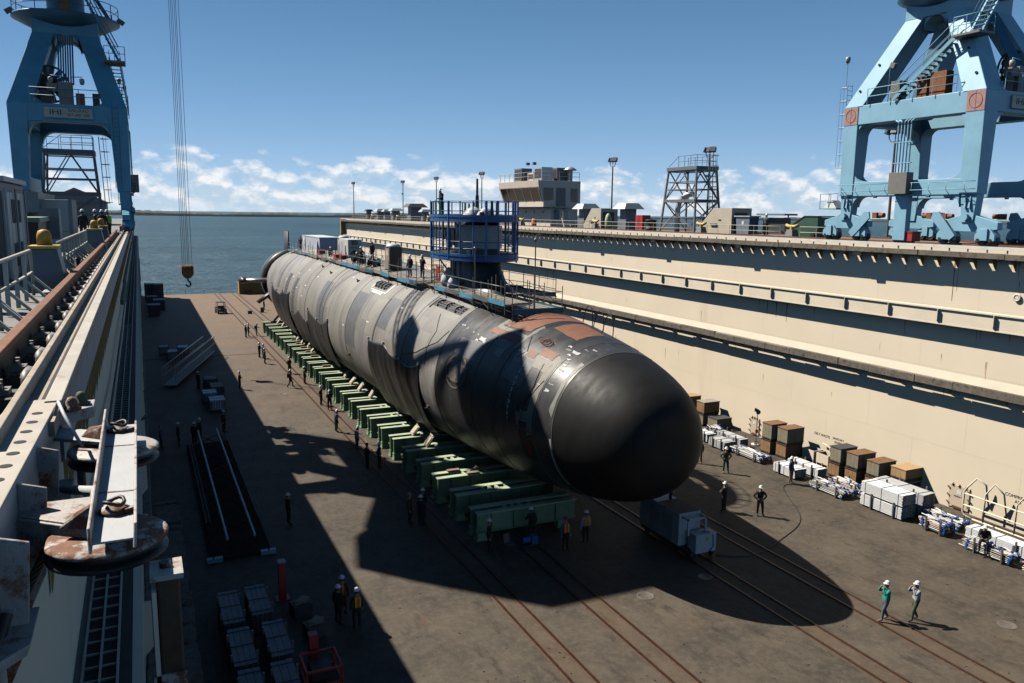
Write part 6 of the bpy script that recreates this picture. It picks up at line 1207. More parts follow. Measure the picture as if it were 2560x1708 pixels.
B().box(-.45, -2.13, 1.25, .6, -2.105, 1.42).obj('stripe', M('stripe_yellow', (.55, .40, .03), .5), dg); B().cyl((.1, -2.1, .55), (.1, -2.16, .55), .5, n=20).obj('fan_grille', CBLK, dg); B().box(-.67, -1.2, .5, -.652, -.6, 1.5).obj('louvre', CGRY, dg); B().box(-.67, .2, .4, -.652, 1.5, 1.9).obj('door', MATS['cart_panel'], dg); B().box(-.6, -2.0, 0, .8, 2.1, .15).obj('skid', CBLK, dg)
en = thing('wrapped_shelter', 'white plastic wrapped shelter near the stern', 'shelter', (21.9, 107.8, dz-.4)); B().box(-1.3, -5.4, 0, 1.3, 5.6, 2.15).obj('walls', M('sheet_lilac_white', (.50, .52, .58), .5, 0, .06, 1), en, bev=.05)
b = B(); rn = random.Random(5); n_ = 9; vs = []
for i in range(n_+1):
    for j in range(7): vs.append((-1.36+rn.uniform(-.10, .05)+ (0 if j else .0), 5.7-j*.12+rn.uniform(-.05, .05)-(.9 if j == 6 else 0), 2.3*i/n_+rn.uniform(-.05, .05)))
b.add(vs, [[i*7+j, i*7+j+1, (i+1)*7+j+1, (i+1)*7+j] for i in range(n_) for j in range(6)], True); b.obj('loose_sheet', WRAPM, en); B().box(-1.34, -5.4, 2.15, 1.34, 5.6, 2.22).obj('top_sheet', WRAPM, en)
b = B(); b.hexa([(-.3, 0, 0), (.3, 0, 0), (.3, 1.2, 0), (-.3, 1.2, 0)], [(-.05, .9, 1.6), (.05, .9, 1.6), (.05, 1.1, 1.6), (-.05, 1.1, 1.6)]); tag(b.obj('sheet_cover', WRAPM, None, (19.9, 99.4, dz-.2)), 'white pointed sheet cover beside the wrapped shelter', 'cover')
RC = MATS['locker_red']
for x, y, l in ((19.9, 98, 'red case near the pointed white cover'), (19.8, 88.8, 'red cases in front of the white generator'), (20.0, 86.9, 'red case beside the kneeling worker'), (20.6, 76.0, 'red tarp covered case near the brown toilet')):
    t = thing('tool_case', l, 'case', (x, y, dz-.15), 0, 'red cases on the submarine deck'); B().box(-.35, -.6, 0, .35, .6, .48).obj('body', RC, t, bev=.03); B().box(-.36, -.62, .48, .36, .62, .55).obj('lid', RC, t); B().cyl((-.37, -.1, .3), (-.37, .1, .3), .025, n=6).obj('handle', CBLK, t)
for x, y, l in ((20.2, 82.6, 'black hose reel near the standing worker in black'), (20.0, 78.8, 'grey welding set on the deck'), (20.2, 74.2, 'black hose reel beside the brown toilet')):
    t = thing('hose_reel', l, 'reel', (x, y, dz-.1), .3, 'reels on the submarine deck')
    for s_ in (-.2, .2): B().cyl((s_, 0, .42), (s_*1.15, 0, .42), .42, n=16).obj('flange', CBLK, t)
    B().cyl((-.2, 0, .42), (.2, 0, .42), .26, n=14).obj('coil', CGRY, t); B().box(-.3, -.4, 0, .3, .4, .06).obj('stand', GALV, t)
for x, y, s_, l in ((20.2, 54.6, 1.0, 'white bagged bundle against the sail foot'), (19.9, 52.9, .7, 'small white bagged bundle on the deck by the sail')):
    b = B(); b.lathe([(.45*s_, 0), (.62*s_, .3*s_), (.5*s_, .8*s_), (.22*s_, 1.2*s_), (.1*s_, 1.35*s_), (.02, 1.4*s_)], n=14); o = b.obj('white_bag', WRAPM, None, (x, y, dz-.2)); tag(o, l, 'bag', 'white bags by the sail')
rnet = thing('red_netting', 'red safety netting hung beside the sail', 'netting', (19.85, 55.8, dz)); b = B()
for i in range(9): b.tube([(0, -.8+i*.2, 0), (.05*math.sin(i*2), -.8+i*.2, 1.3)], .018, 4)
for i in range(8): b.tube([(0, -.8, .1+i*.17), (.04, 0, .05+i*.17), (0, .8, .1+i*.17)], .018, 4)
b.obj('mesh', M('net_red', (.40, .08, .05), .7), rnet); B().box(-.05, -.3, .75, .0, .25, 1.15).obj('rag', RC, rnet)

fc = thing('folding_chair', 'empty folding chair standing before the nearest cradle', 'chair', (16.7, 36.0, 0), .4); CHG = M('chair_grey', (.10, .10, .105), .6)
B().box(-.22, -.22, .44, .22, .22, .48).obj('seat', CHG, fc); B().hexa([(-.22, .2, .5), (.22, .2, .5), (.22, .24, .5), (-.22, .24, .5)], [(-.22, .3, .95), (.22, .3, .95), (.22, .34, .95), (-.22, .34, .95)]).obj('backrest', CHG, fc)
for x in (-.2, .2): B().cyl((x, -.22, 0), (x, .3, .95), .014, n=6).obj('leg', CHG, fc); B().cyl((x, .25, 0), (x, -.2, .46), .014, n=6).obj('leg', CHG, fc)
bp = thing('blue_pump', 'blue hydraulic pump set in the dark beside the nearest cradle', 'pump', (18.0, 36.4, 0)); B().box(-.5, -.25, .05, .5, .25, .12).obj('skid', CBLK, bp); B().cyl((-.4, 0, .35), (.05, 0, .35), .17, n=12).obj('motor', BLUP, bp); B().box(.1, -.2, .12, .45, .2, .55).obj('tank', BLUP, bp)

# hoses on the floor and loose scrap
def hose(name, pts, r, mat, lab, cat='hose'):
    P = [Vector(p) for p in pts]; l_ = []
    for i in range(len(P)-1):
        p0, p1, p2, p3 = P[max(i-1, 0)], P[i], P[i+1], P[min(i+2, len(P)-1)]
        for k in range(8): t = k/8; l_.append(.5*((2*p1)+(p2-p0)*t+(2*p0-5*p1+4*p2-p3)*t*t+(3*p1-p0-3*p2+p3)*t**3))
    l_.append(P[-1]); o = P[0].copy(); tag(B().tube([q-o for q in l_], r, 6).obj(name, mat, None, o), lab, cat)
hose('power_cable', [(26.4, 31.4, .03), (28.2, 30.6, .03), (31, 31.6, .03), (34.4, 33.6, .03), (37.4, 38.2, .03), (39.0, 38.0, .03)], .022, CBLK, 'thin black cable trailing from the generator cart to the plank bundles', 'cable')
hose('air_hose', [(15.2, 60, .03), (14.9, 57, .03), (15.3, 53, .03), (15.0, 48, .03), (15.4, 44, .03)], .03, M('hose_ochre', (.22, .15, .06), .6), 'ochre air hose lying along the cradle feet')
sb_ = B(); rn = random.Random(13)
for k in range(420):
    x, y = rn.uniform(9.5, 43.5), 18+rn.random()**1.5*75
    if 16 < x < 30 and y > 30: continue
    s_ = rn.uniform(.015, .06); sb_.cbox((x, y, .012), (s_*2.2, s_, .02), rz=rn.uniform(0, 3))
so = sb_.obj('floor_scrap', M('scrap_bits', (.07, .05, .04), .8, 0, .6, 9)); so['kind'] = 'stuff'; so['label'] = 'scattered chips and scrap on the dock floor'
# ---------------------------------------------------------------- people
SKIN = M('skin_tone', (.36, .21, .14), .6, 0, .08, 8); SKIN2 = M('skin_deep', (.12, .07, .045), .6, 0, .08, 8); HAIR = M('hair_dark', (.02, .015, .012), .7)
BOOT = M('boot_black', (.012, .011, .010), .5); BOOTT = M('boot_tan', (.20, .12, .06), .7)
def cloth(n, c): return M('cloth_'+n, c, .85, 0, .2, 6, bump=.25, bs=25)
NAVY = cloth('navy', (.010, .013, .026)); BLACK = cloth('black', (.009, .009, .010)); GREYB = cloth('grey_blue', (.10, .12, .15)); LGREY = cloth('light_grey', (.36, .37, .38)); TEAL = cloth('teal', (.015, .28, .22)); DENIM = cloth('denim', (.03, .045, .08)); KHAKI = cloth('khaki', (.26, .17, .09)); OLIVE = cloth('olive', (.085, .10, .055)); BLUEJ = cloth('blue', (.022, .05, .12)); BROWNC = cloth('brown', (.07, .04, .025)); GREENG = cloth('grey_green', (.16, .19, .16)); LIME = cloth('lime', (.35, .62, .06)); PURP = cloth('mauve', (.12, .11, .22))
CAMO = M('cloth_camouflage', (.12, .13, .075), .85, 0, .2, 6, (.03, .035, .02), .55, 9)
HATW = M('hard_hat_white', (.75, .75, .74), .35, 0, .05, 5); HATD = M('cap_dark', (.012, .013, .018), .7); HATP = M('hat_magenta', (.25, .02, .14), .6)
VEST = M('vest_orange', (.75, .10, .02), .6, 0, .15, 6); VSTR = M('vest_stripe', (.70, .62, .08), .5)
def P3(x, y, z): return Vector((x, y, z))
BASE = dict(pel=P3(0, 0, .94), spi=P3(0, .015, 1.12), che=P3(0, 0, 1.32), nec=P3(0, .01, 1.46), hea=P3(0, -.01, 1.56), top=P3(0, .01, 1.69),
    sl=P3(.18, 0, 1.40), el=P3(.245, .03, 1.12), wl=P3(.255, -.05, .88), hl=P3(.25, -.08, .80), sr=P3(-.18, 0, 1.40), er=P3(-.245, .03, 1.12), wr=P3(-.255, -.05, .88), hr=P3(-.25, -.08, .80),
    jl=P3(.10, 0, .88), kl=P3(.115, -.02, .50), al=P3(.12, .03, .10), tl=P3(.135, -.16, .045), jr=P3(-.10, 0, .88), kr=P3(-.115, -.02, .50), ar=P3(-.12, .03, .10), tr=P3(-.135, -.16, .045))
POSES = {
 'stand': {},
 'fold': dict(el=P3(.25, -.06, 1.12), wl=P3(.03, -.23, 1.15), hl=P3(-.06, -.23, 1.17), er=P3(-.25, -.06, 1.12), wr=P3(-.02, -.25, 1.12), hr=P3(.07, -.25, 1.13)),
 'hips': dict(el=P3(.36, .08, 1.16), wl=P3(.19, -.04, 1.0), hl=P3(.13, -.08, .97), er=P3(-.36, .08, 1.16), wr=P3(-.19, -.04, 1.0), hr=P3(-.13, -.08, .97), kl=P3(.15, -.02, .5), al=P3(.18, .03, .10), tl=P3(.22, -.15, .045)),
 'photo': dict(el=P3(.23, -.2, 1.27), wl=P3(.10, -.2, 1.50), hl=P3(.06, -.17, 1.57), er=P3(-.23, -.2, 1.27), wr=P3(-.10, -.2, 1.50), hr=P3(-.06, -.17, 1.57), kl=P3(.10, -.13, .51), al=P3(.10, -.16, .10), tl=P3(.11, -.34, .05), kr=P3(-.11, .02, .50), ar=P3(-.12, .22, .12), tr=P3(-.13, .04, .05)),
 'walk': dict(el=P3(.25, .12, 1.13), wl=P3(.24, .08, .90), hl=P3(.24, .05, .82), er=P3(-.25, -.06, 1.13), wr=P3(-.22, -.24, .97), hr=P3(-.21, -.30, .92), kl=P3(.11, -.16, .52), al=P3(.11, -.22, .10), tl=P3(.12, -.40, .06), kr=P3(-.11, .05, .50), ar=P3(-.11, .30, .15), tr=P3(-.12, .16, .04)),
 'reach': dict(el=P3(.24, -.12, 1.16), wl=P3(.20, -.38, 1.10), hl=P3(.18, -.46, 1.10), spi=P3(0, .0, 1.12), che=P3(0, -.04, 1.32), nec=P3(0, -.06, 1.46), hea=P3(0, -.09, 1.55), top=P3(0, -.09, 1.68)),
 'back': dict(el=P3(.26, .12, 1.14), wl=P3(.10, .17, .96), hl=P3(.03, .18, .93), er=P3(-.26, .12, 1.14), wr=P3(-.10, .17, .94), hr=P3(-.03, .18, .91)),
 'sit': dict(pel=P3(0, 0, .14), spi=P3(0, -.03, .34), che=P3(0, -.12, .54), nec=P3(0, -.2, .66), hea=P3(0, -.26, .74), top=P3(0, -.28, .87), sl=P3(.18, -.13, .60), el=P3(.26, -.28, .36), wl=P3(.12, -.46, .30), hl=P3(.05, -.50, .29), sr=P3(-.18, -.13, .60), er=P3(-.26, -.28, .36), wr=P3(-.12, -.46, .30), hr=P3(-.05, -.50, .29), jl=P3(.10, -.05, .12), kl=P3(.17, -.46, .12), al=P3(.17, -.46, -.34), tl=P3(.19, -.64, -.40), jr=P3(-.10, -.05, .12), kr=P3(-.17, -.46, .12), ar=P3(-.17, -.42, -.34), tr=P3(-.19, -.60, -.40)),
 'crouch': dict(pel=P3(0, .12, .36), spi=P3(0, .05, .54), che=P3(0, -.06, .72), nec=P3(0, -.15, .84), hea=P3(0, -.2, .92), top=P3(0, -.22, 1.05), sl=P3(.18, -.07, .78), el=P3(.26, -.2, .54), wl=P3(.16, -.42, .46), hl=P3(.12, -.48, .42), sr=P3(-.18, -.07, .78), er=P3(-.26, -.2, .54), wr=P3(-.16, -.42, .46), hr=P3(-.12, -.48, .42), jl=P3(.10, .08, .34), kl=P3(.16, -.28, .46), al=P3(.15, -.10, .09), tl=P3(.17, -.28, .045), jr=P3(-.10, .08, .34), kr=P3(-.14, -.22, .14), ar=P3(-.13, .16, .09), tr=P3(-.14, .30, .05)),
}
EDG = [('pel','spi'),('spi','che'),('che','nec'),('nec','hea'),('hea','top'),('che','sl'),('sl','el'),('el','wl'),('wl','hl'),('che','sr'),('sr','er'),('er','wr'),('wr','hr'),('pel','jl'),('jl','kl'),('kl','al'),('al','tl'),('pel','jr'),('jr','kr'),('kr','ar'),('ar','tr')]
RAD_ = dict(pel=(.155, .12), spi=(.145, .11), che=(.165, .125), nec=(.062, .062), hea=(.078, .09), top=(.082, .095), s=(.078, .075), e=(.052, .052), w=(.038, .036), h=(.042, .026), j=(.098, .10), k=(.066, .068), a=(.048, .052), t=(.048, .038))
PART = {('el','wl'): 0, ('er','wr'): 0, ('wl','hl'): 3, ('wr','hr'): 3, ('jl','kl'): 1, ('kl','al'): 1, ('jr','kr'): 1, ('kr','ar'): 1, ('pel','jl'): 1, ('pel','jr'): 1, ('al','tl'): 2, ('ar','tr'): 2, ('nec','hea'): 3, ('hea','top'): 3}
BODY = {}
def body(pose):
    if pose in BODY: return BODY[pose]
    J = dict(BASE); J.update(POSES[pose]); names = list(J); ix = {n: i for i, n in enumerate(names)}
    me = bpy.data.meshes.new('body_'+pose); me.from_pydata([J[n] for n in names], [(ix[a], ix[b]) for a, b in EDG], [])
    o = bpy.data.objects.new('body_tmp', me); COL.objects.link(o)
    sk = o.modifiers.new('skin', 'SKIN'); sk.use_smooth_shade = True
    for n in names:
        r = RAD_.get(n) or RAD_[n[0]]; v = me.skin_vertices[0].data[ix[n]]; v.radius = (r[0]*(1.0 if n in ('nec', 'hea', 'top') else 1.17), r[1]*(1.0 if n in ('nec', 'hea', 'top') else 1.15)); v.use_root = n == 'pel'
    sb = o.modifiers.new('sub', 'SUBSURF'); sb.levels = 1; sb.render_levels = 1
    bpy.context.view_layer.update()
    m2 = bpy.data.meshes.new_from_object(o.evaluated_get(bpy.context.evaluated_depsgraph_get())); bpy.data.objects.remove(o)
    vs = [v.co.copy() for v in m2.vertices]; fs = [list(p.vertices) for p in m2.polygons]; mi = []
    hd = (J['top']-J['hea']).normalized()
    for f in fs:
        c = sum((vs[i] for i in f), Vector())/len(f); best = None
        for a, b_ in EDG:
            A, D = J[a], J[b_]-J[a]; t = max(0, min(1, (c-A).dot(D)/D.dot(D))); d = (c-A-D*t).length
            if best is None or d < best[0]: best = (d, a, b_, t)
        k = PART.get((best[1], best[2]), 0)
        if (best[1], best[2]) == ('pel', 'spi') and best[3] < .25: k = 1
        if (best[1], best[2]) == ('wl', 'hl') and best[3] < .15: k = 0
        if k == 3 and best[2] in ('top', 'hea') and c.y > J['hea'].y+.035 and best[1] != 'nec': k = 4
        mi.append(k)
    b = B(); b.v = [tuple(v) for v in vs]; b.f = fs; b.m = mi; b.sm = [True]*len(fs)
    b.mat(3); h = J['hea']+(J['top']-J['hea'])*.35
    b.hexa([h+Vector((-.012, -.085, -.03)), h+Vector((.012, -.085, -.03)), h+Vector((.012, -.06, -.03)), h+Vector((-.012, -.06, -.03))], [h+Vector((-.007, -.10, -.022)), h+Vector((.007, -.10, -.022)), h+Vector((.006, -.07, .03)), h+Vector((-.006, -.07, .03))])
    for s_ in (-1, 1): b.lathe([(.004, -.03), (.018, -.015), (.018, .015), (.004, .03)], h+Vector((s_*.082, .01, 0)), 6)
    for w_, h_ in (('wl', 'hl'), ('wr', 'hr')):
        d = (J[h_]-J[w_]).normalized(); a = d.orthogonal().normalized(); c = d.cross(a)
        for q, l_ in ((-.03, .06), (-.01, .075), (.01, .08), (.03, .065)): p = J[h_]+c*q; b.tube([p, p+d*l_*.55, p+d*l_*.9+a*.02], [.011, .010, .007], 5)
        p = J[w_]+(J[h_]-J[w_])*.5+c*.03; b.tube([p, p+c*.035+d*.03, p+c*.04+d*.065], [.012, .011, .008], 5)
    m3 = b.mesh('body_'+pose, [NAVY, NAVY, BOOT, SKIN, HAIR]); bpy.data.meshes.remove(m2)
    BODY[pose] = (m3, J); return BODY[pose]
def hat_mesh():
    b = B(); b.lathe([(.155, 0), (.16, .012), (.125, .02), (.122, .06), (.10, .115), (.05, .15), (.01, .158)], n=14); b.hexa([(-.09, -.13, .0), (.09, -.13, .0), (.09, -.10, .0), (-.09, -.10, .0)], [(-.06, -.205, .004), (.06, -.205, .004), (.09, -.12, .018), (-.09, -.12, .018)]); return b
HAT = hat_mesh().mesh('hard_hat', HATW)
def vest_mesh():
    b = B(); n = 18; rows = [(.99, .185, .15), (1.12, .172, .142), (1.3, .192, .158), (1.42, .17, .12), (1.475, .10, .085)]
    vs = [(rx*math.cos(2*math.pi*j/n), ry*math.sin(2*math.pi*j/n)+.005, z) for z, rx, ry in rows for j in range(n)]
    b.add(vs, [[i*n+j, i*n+(j+1) % n, (i+1)*n+(j+1) % n, (i+1)*n+j] for i in range(4) for j in range(n)], True); b.mat(1)
    for x in (-.10, .10):
        for s_ in (-1, 1): b.add([(x-.022, s_*.151, 1.0), (x+.022, s_*.151, 1.0), (x+.022, s_*.158, 1.3), (x-.022, s_*.158, 1.3), (x*.8+.022, s_*.125, 1.43), (x*.8-.022, s_*.125, 1.43)], [[0, 1, 2, 3], [3, 2, 4, 5]])
    return b.mesh('safety_vest', [VEST, VSTR])
VESTM = vest_mesh()
NP = 0
def person(x, y, z, face, pose, shirt, pants, lab, hat=HATW, vest=False, boots=BOOT, skin=SKIN, s=1.0, pack=False, grp='people on the dock floor'):
    """face = compass of the gaze in degrees: 0 towards -y (the camera end), 90 towards +x"""
    me, J = body(pose)
    t = thing('person', lab, 'person', (x, y, z), rad(face), grp); t.scale = (s*1.04, s*1.04, s*1.03)
    o = link('body', me, t)
    for i, m_ in enumerate((shirt, pants, boots, skin, HAIR)): o.material_slots[i].link = 'OBJECT'; o.material_slots[i].material = m_
    if hat:
        h = link('hard_hat' if hat == HATW else 'hat', HAT, t, J['top']+Vector((0, 0, .0))); h.scale = (.86, .86, .86); h.material_slots[0].link = 'OBJECT'; h.material_slots[0].material = hat
    if vest: link('safety_vest', VESTM, t)
    if pack: B().cbox(J['che']+Vector((0, .20, -.12)), (.3, .2, .42)).obj('backpack', BLACK, t, bev=.05)
    return t
PL = [ # floor, sunlit line along the cradles
 (12.8, 115.9, 60, 'stand', BLACK, BLACK, 'left one of two people in black by the farthest cradle', {}), (13.25, 116.8, 80, 'fold', BLACK, NAVY, 'right one of two people in black by the farthest cradle', {}), (14.35, 117.0, 90, 'reach', NAVY, BLACK, 'person in black touching the farthest cradle', dict(pack=True)),
 (12.4, 99.1, 60, 'fold', BLUEJ, NAVY, 'person in blue leftmost of three standing close together', {}), (12.72, 98.0, 110, 'stand', BLUEJ, NAVY, 'person in blue in the middle of three standing close together', {}), (12.44, 94.8, 70, 'stand', GREENG, BROWNC, 'person in grey green jacket in front of two in blue', {}),
 (14.1, 88.0, 40, 'hips', BLACK, BLACK, 'person in black with hands on hips beside the mid cradles', {}), (12.98, 80.7, 70, 'walk', BROWNC, BLACK, 'person carrying a black backpack on the sunlit floor', dict(pack=True)), (14.6, 81.9, 100, 'stand', BROWNC, BLACK, 'person in brown standing right by the mid cradles', {}),
 (14.27, 72.1, 60, 'hips', BROWNC, BROWNC, 'person in brown with legs apart by the cradles', {}), (14.6, 70.0, 170, 'fold', BLACK, NAVY, 'person in black beside the one in brown by the cradles', {}), (13.54, 62.6, 100, 'reach', DENIM, NAVY, 'person in blue pointing towards the hull', {}), (13.85, 57.1, 100, 'reach', LGREY, OLIVE, 'person in light grey shirt and olive trousers by the rail', {}),
 (13.4, 52.4, 100, 'fold', NAVY, BLACK, 'person in navy cap at the edge of the crane shadow', dict(hat=HATD)), (14.2, 52.2, 60, 'hips', NAVY, BLACK, 'person in white hard hat at the edge of the crane shadow', {}),
 (13.1, 41.8, 60, 'stand', BROWNC, BLACK, 'left of three people standing in the crane shadow', dict(hat=M('hat_grey', (.25, .25, .24), .5))), (13.55, 41.2, 120, 'fold', BLACK, BLACK, 'middle of three people standing in the crane shadow', {}), (14.0, 42.2, 200, 'stand', BLACK, BLACK, 'right of three people standing in the crane shadow', {}),
 (15.7, 36.4, 60, 'stand', BLACK, BLACK, 'person in black before the nearest cradle end', {}), (18.45, 37.0, 180, 'reach', BLACK, BLACK, 'person in black leaning on the nearest cradle', {}), (19.5, 35.1, 0, 'stand', GREYB, BLACK, 'person in orange vest and magenta hat under the bow', dict(hat=HATP, vest=True)), (20.95, 35.5, 180, 'stand', LGREY, BLACK, 'person in orange vest facing the hull under the bow', dict(vest=True)),
 (6.8, 44.4, 100, 'stand', BLACK, BLACK, 'person in black alone in the shade beside the loading bridge', {}), (7.2, 32.9, 150, 'stand', BLACK, BLACK, 'farther of the people in orange vests in the left shade', dict(vest=True)), (7.5, 31.5, 190, 'stand', BLACK, BLACK, 'nearer of the people in orange vests in the left shade', dict(vest=True)), (6.85, 32.1, 120, 'stand', BLACK, BLACK, 'person in black between two orange vests in the left shade', {}),
 (4.5, 83.0, 120, 'stand', BLACK, BLACK, 'person in the shade between the gangway and dim stacks', {}), (8.25, 81.8, 100, 'fold', BLACK, BLACK, 'person in the shade close to the sunlit edge', {}), (5.3, 65.8, 60, 'stand', BLACK, BLACK, 'person in the shade right of the loading bridge end', {}), (3.4, 63.9, 60, 'stand', BLACK, BLACK, 'right of two people at the far end of the loading bridge', {}), (2.95, 62.8, 140, 'stand', NAVY, BLACK, 'left of two people at the far end of the loading bridge', {}), (1.85, 63.1, 90, 'stand', BLACK, BLACK, 'person in the shade second from the left wall', {}), (.65, 63.0, 90, 'stand', PURP, BLACK, 'person in mauve shirt closest to the left wall', dict(hat=M('hat_olive', (.2, .2, .14), .6))),
 (19.6, 147.8, 60, 'stand', BROWNC, BROWNC, 'person in brown standing under the stern', dict(hat=HATD)),
 (35.8, 42.05, 330, 'hips', CAMO, CAMO, 'person in camouflage uniform right of the bow', dict(boots=BOOTT)), (35.5, 44.5, 300, 'stand', CAMO, CAMO, 'person in camouflage half hidden by the bow', dict(boots=BOOTT)), (30.95, 36.3, 200, 'fold', BLACK, BLACK, 'person in black standing in the bow shadow', {}), (32.45, 34.9, 330, 'hips', BLACK, BLACK, 'person in black jacket at the edge of the bow shadow', {}), (38.4, 38.6, 20, 'stand', BLUEJ, KHAKI, 'person in blue jacket and tan trousers by white planks', dict(boots=BOOTT, skin=SKIN2)),
 (28.83, 22.95, 250, 'photo', TEAL, GREYB, 'person in teal shirt shading the eyes on the sunlit floor', dict(boots=BOOTT)), (30.02, 22.4, 250, 'photo', LGREY, OLIVE, 'person in light grey shirt holding a camera on the sunlit floor', dict(boots=BROWNC)),
]
for (x, y, f, ps, sh, pt, lb, kw) in PL: person(x, y, .004, f, ps, sh, pt, lb, **kw)
person(39.6, 25.9, .70, 300, 'sit', BLACK, NAVY, 'person in black sitting on the long grey bundle')
KD = 'people on the submarine'
person(19.6, 110.0, 12.3, 300, 'fold', BLACK, BLACK, 'person in black near the stern by the rudder', hat=HATD, grp=KD); person(19.7, 78.0, 12.3, 300, 'hips', BLACK, NAVY, 'person in white hard hat bending by the generator', grp=KD); person(21.2, 79.4, 12.7, 200, 'stand', BLACK, BLACK, 'tall person in black cap on the submarine deck', hat=HATD, grp=KD); person(19.75, 62.4, 12.3, 300, 'stand', NAVY, DENIM, 'left of two people standing aft of the work cage', grp=KD); person(20.3, 60.9, 12.35, 120, 'fold', BLACK, DENIM, 'right of two people standing aft of the work cage', grp=KD); person(19.7, 80.4, 12.3, 40, 'crouch', BLUEJ, NAVY, 'crouching person in front of the white generator', grp=KD); person(19.9, 93.0, 12.3, 0, 'crouch', BLACK, BLACK, 'crouching person beside the pointed white cover', grp=KD); person(19.6, 74.6, 12.3, 60, 'crouch', BLACK, BLACK, 'crouching person in black near the brown toilet', grp=KD); person(19.75, 54.9, 17.35, 280, 'reach', NAVY, BLACK, 'person leaning on the top rail of the work cage', grp=KD); person(21.2, 57.4, 14.75, 180, 'stand', BLACK, BLACK, 'person on the lower level of the work cage', grp=KD)
person(47.3, 52.2, 15.9, 300, 'stand', GREYB, BLACK, 'worker in grey blue shirt on the right wall', grp='people on the wing walls')
KL = 'people on the wing walls'
person(-1.95, 55.4, 15.6, 200, 'reach', BLACK, BLACK, 'worker in black jacket and white helmet by the left crane', grp=KL); person(-1.65, 56.6, 15.6, 250, 'reach', LIME, BLACK, 'worker in lime jacket beside the left crane leg', grp=KL); person(-2.95, 54.0, 15.6, 170, 'stand', BLACK, BLACK, 'worker in black beside the cream plant box', grp=KL); person(-2.4, 56.8, 15.6, 90, 'stand', NAVY, BLACK, 'worker behind the two at the left crane leg', grp=KL)
# ---------------------------------------------------------------- foreground fairlead on the left wall's edge
FW = M('fairlead_white', (.50, .51, .52), .5, 0, .10, 3, (.19, .075, .03), .26, 7, 0, .15, 40)
FWR = M('fairlead_rusty', (.45, .42, .39), .55, 0, .15, 4, (.20, .075, .03), .50, 6, 0, .3, 40)
FRUST = M('fairlead_rust', (.19, .075, .038), .75, 0, .4, 12, (.46, .44, .42), .55, 9, 0, .4, 50)
FDK = M('fairlead_dark', (.02, .018, .017), .5, 0, .3, 8)
fa = thing('roller_fairlead', 'rusty white roller fairlead with two sheaves jutting over the dock', 'fairlead', (-.5, 6.0, 15.5))
O = Vector((.5, -6.0, -15.5))
def fb(): return B()
def Fo(b, n, m_, par=None, bev=.006):
    b.v = [tuple(Vector(v)+O) for v in b.v]; return b.obj(n, m_, par or fa, bev=bev)
# channel beam, web flat, flanges up
ch_ = Fo(fb().box(-.33, 4.62, 15.72, -.11, 7.2, 15.735), 'channel_web', FW)
Fo(fb().hexa([(-.335, 4.55, 15.70), (-.318, 4.55, 15.70), (-.318, 7.35, 15.70), (-.335, 7.35, 15.70)], [(-.34, 4.62, 15.82), (-.323, 4.62, 15.82), (-.323, 7.3, 15.86), (-.34, 7.3, 15.86)]), 'channel_flange', FWR)
Fo(fb().hexa([(-.122, 4.55, 15.70), (-.105, 4.55, 15.70), (-.105, 7.0, 15.70), (-.122, 7.0, 15.70)], [(-.112, 4.62, 15.82), (-.095, 4.62, 15.82), (-.095, 6.9, 15.84), (-.112, 6.9, 15.84)]), 'channel_flange', FWR)
for y, ln in ((6.55, .012), (5.45, .018)): Fo(fb().cbox((-.22, y, 15.737), (.20, ln, .004), rz=-.12), 'rust_streak', FRUST, ch_, 0)
# sheaves and pins
for (cx, cy, cz, m_) in ((-.27, 5.12, 15.55, FRUST), (-.28, 7.05, 15.56, FWR)):
    b = fb(); R_ = .335; b.lathe([(R_*.16, .055), (R_*.92, .045), (R_, .03), (R_, .012), (R_*.80, -.002), (R_*.78, -.03), (R_*.88, -.045), (R_, -.055), (R_*.98, -.075), (R_*.2, -.08)], (cx, cy, cz), 44); nf = 44
    for k_ in range(len(b.f)):
        if k_ >= 3*nf: b.m[k_] = 1
    b.m[-2] = 0
    s_ = Fo(b, 'sheave', [m_, FDK], None, 0)
    b = fb(); b.cyl((cx, cy, cz+.05), (cx, cy, cz+.20), .06, n=16); Fo(b, 'sheave_pin', FWR, s_, 0)
    b = fb(); b.lathe([(.085, 0), (.085, .02), (.05, .03), (.03, .05), (.01, .05)], (cx+.05, cy-.05, 15.737), 18); Fo(b, 'pin_cap', FRUST, s_, 0); b = fb(); b.tube([(cx+.05+.055*math.cos(t*.5), cy-.05+.055*math.sin(t*.5), 15.80+.012*math.sin(t)) for t in range(13)], .012, 6, True); Fo(b, 'ring_bolt', FDK, s_, 0); b = fb(); b.cbox((cx+.13, cy-.09, 15.755), (.07, .04, .03), rz=.6); Fo(b, 'keeper', FRUST, s_)
# arms from the bracket to the channel
Fo(fb().hexa([(-.80, 5.45, 15.64), (-.33, 5.05, 15.64), (-.33, 5.62, 15.64), (-.62, 5.62, 15.64)], [(-.80, 5.45, 15.67), (-.33, 5.05, 15.67), (-.33, 5.62, 15.67), (-.62, 5.62, 15.67)]), 'arm_plate', FWR)
Fo(fb().hexa([(-.80, 5.42, 15.50), (-.33, 5.02, 15.50), (-.33, 5.05, 15.50), (-.80, 5.45, 15.50)], [(-.80, 5.42, 15.66), (-.33, 5.02, 15.66), (-.33, 5.05, 15.66), (-.80, 5.45, 15.66)]), 'arm_rib', FWR)
Fo(fb().hexa([(-.52, 5.12, 15.66), (-.34, 5.02, 15.66), (-.34, 5.06, 15.66), (-.50, 5.16, 15.66)], [(-.44, 5.12, 15.74), (-.34, 5.06, 15.80), (-.34, 5.10, 15.80), (-.42, 5.16, 15.74)]), 'arm_gusset', FRUST)
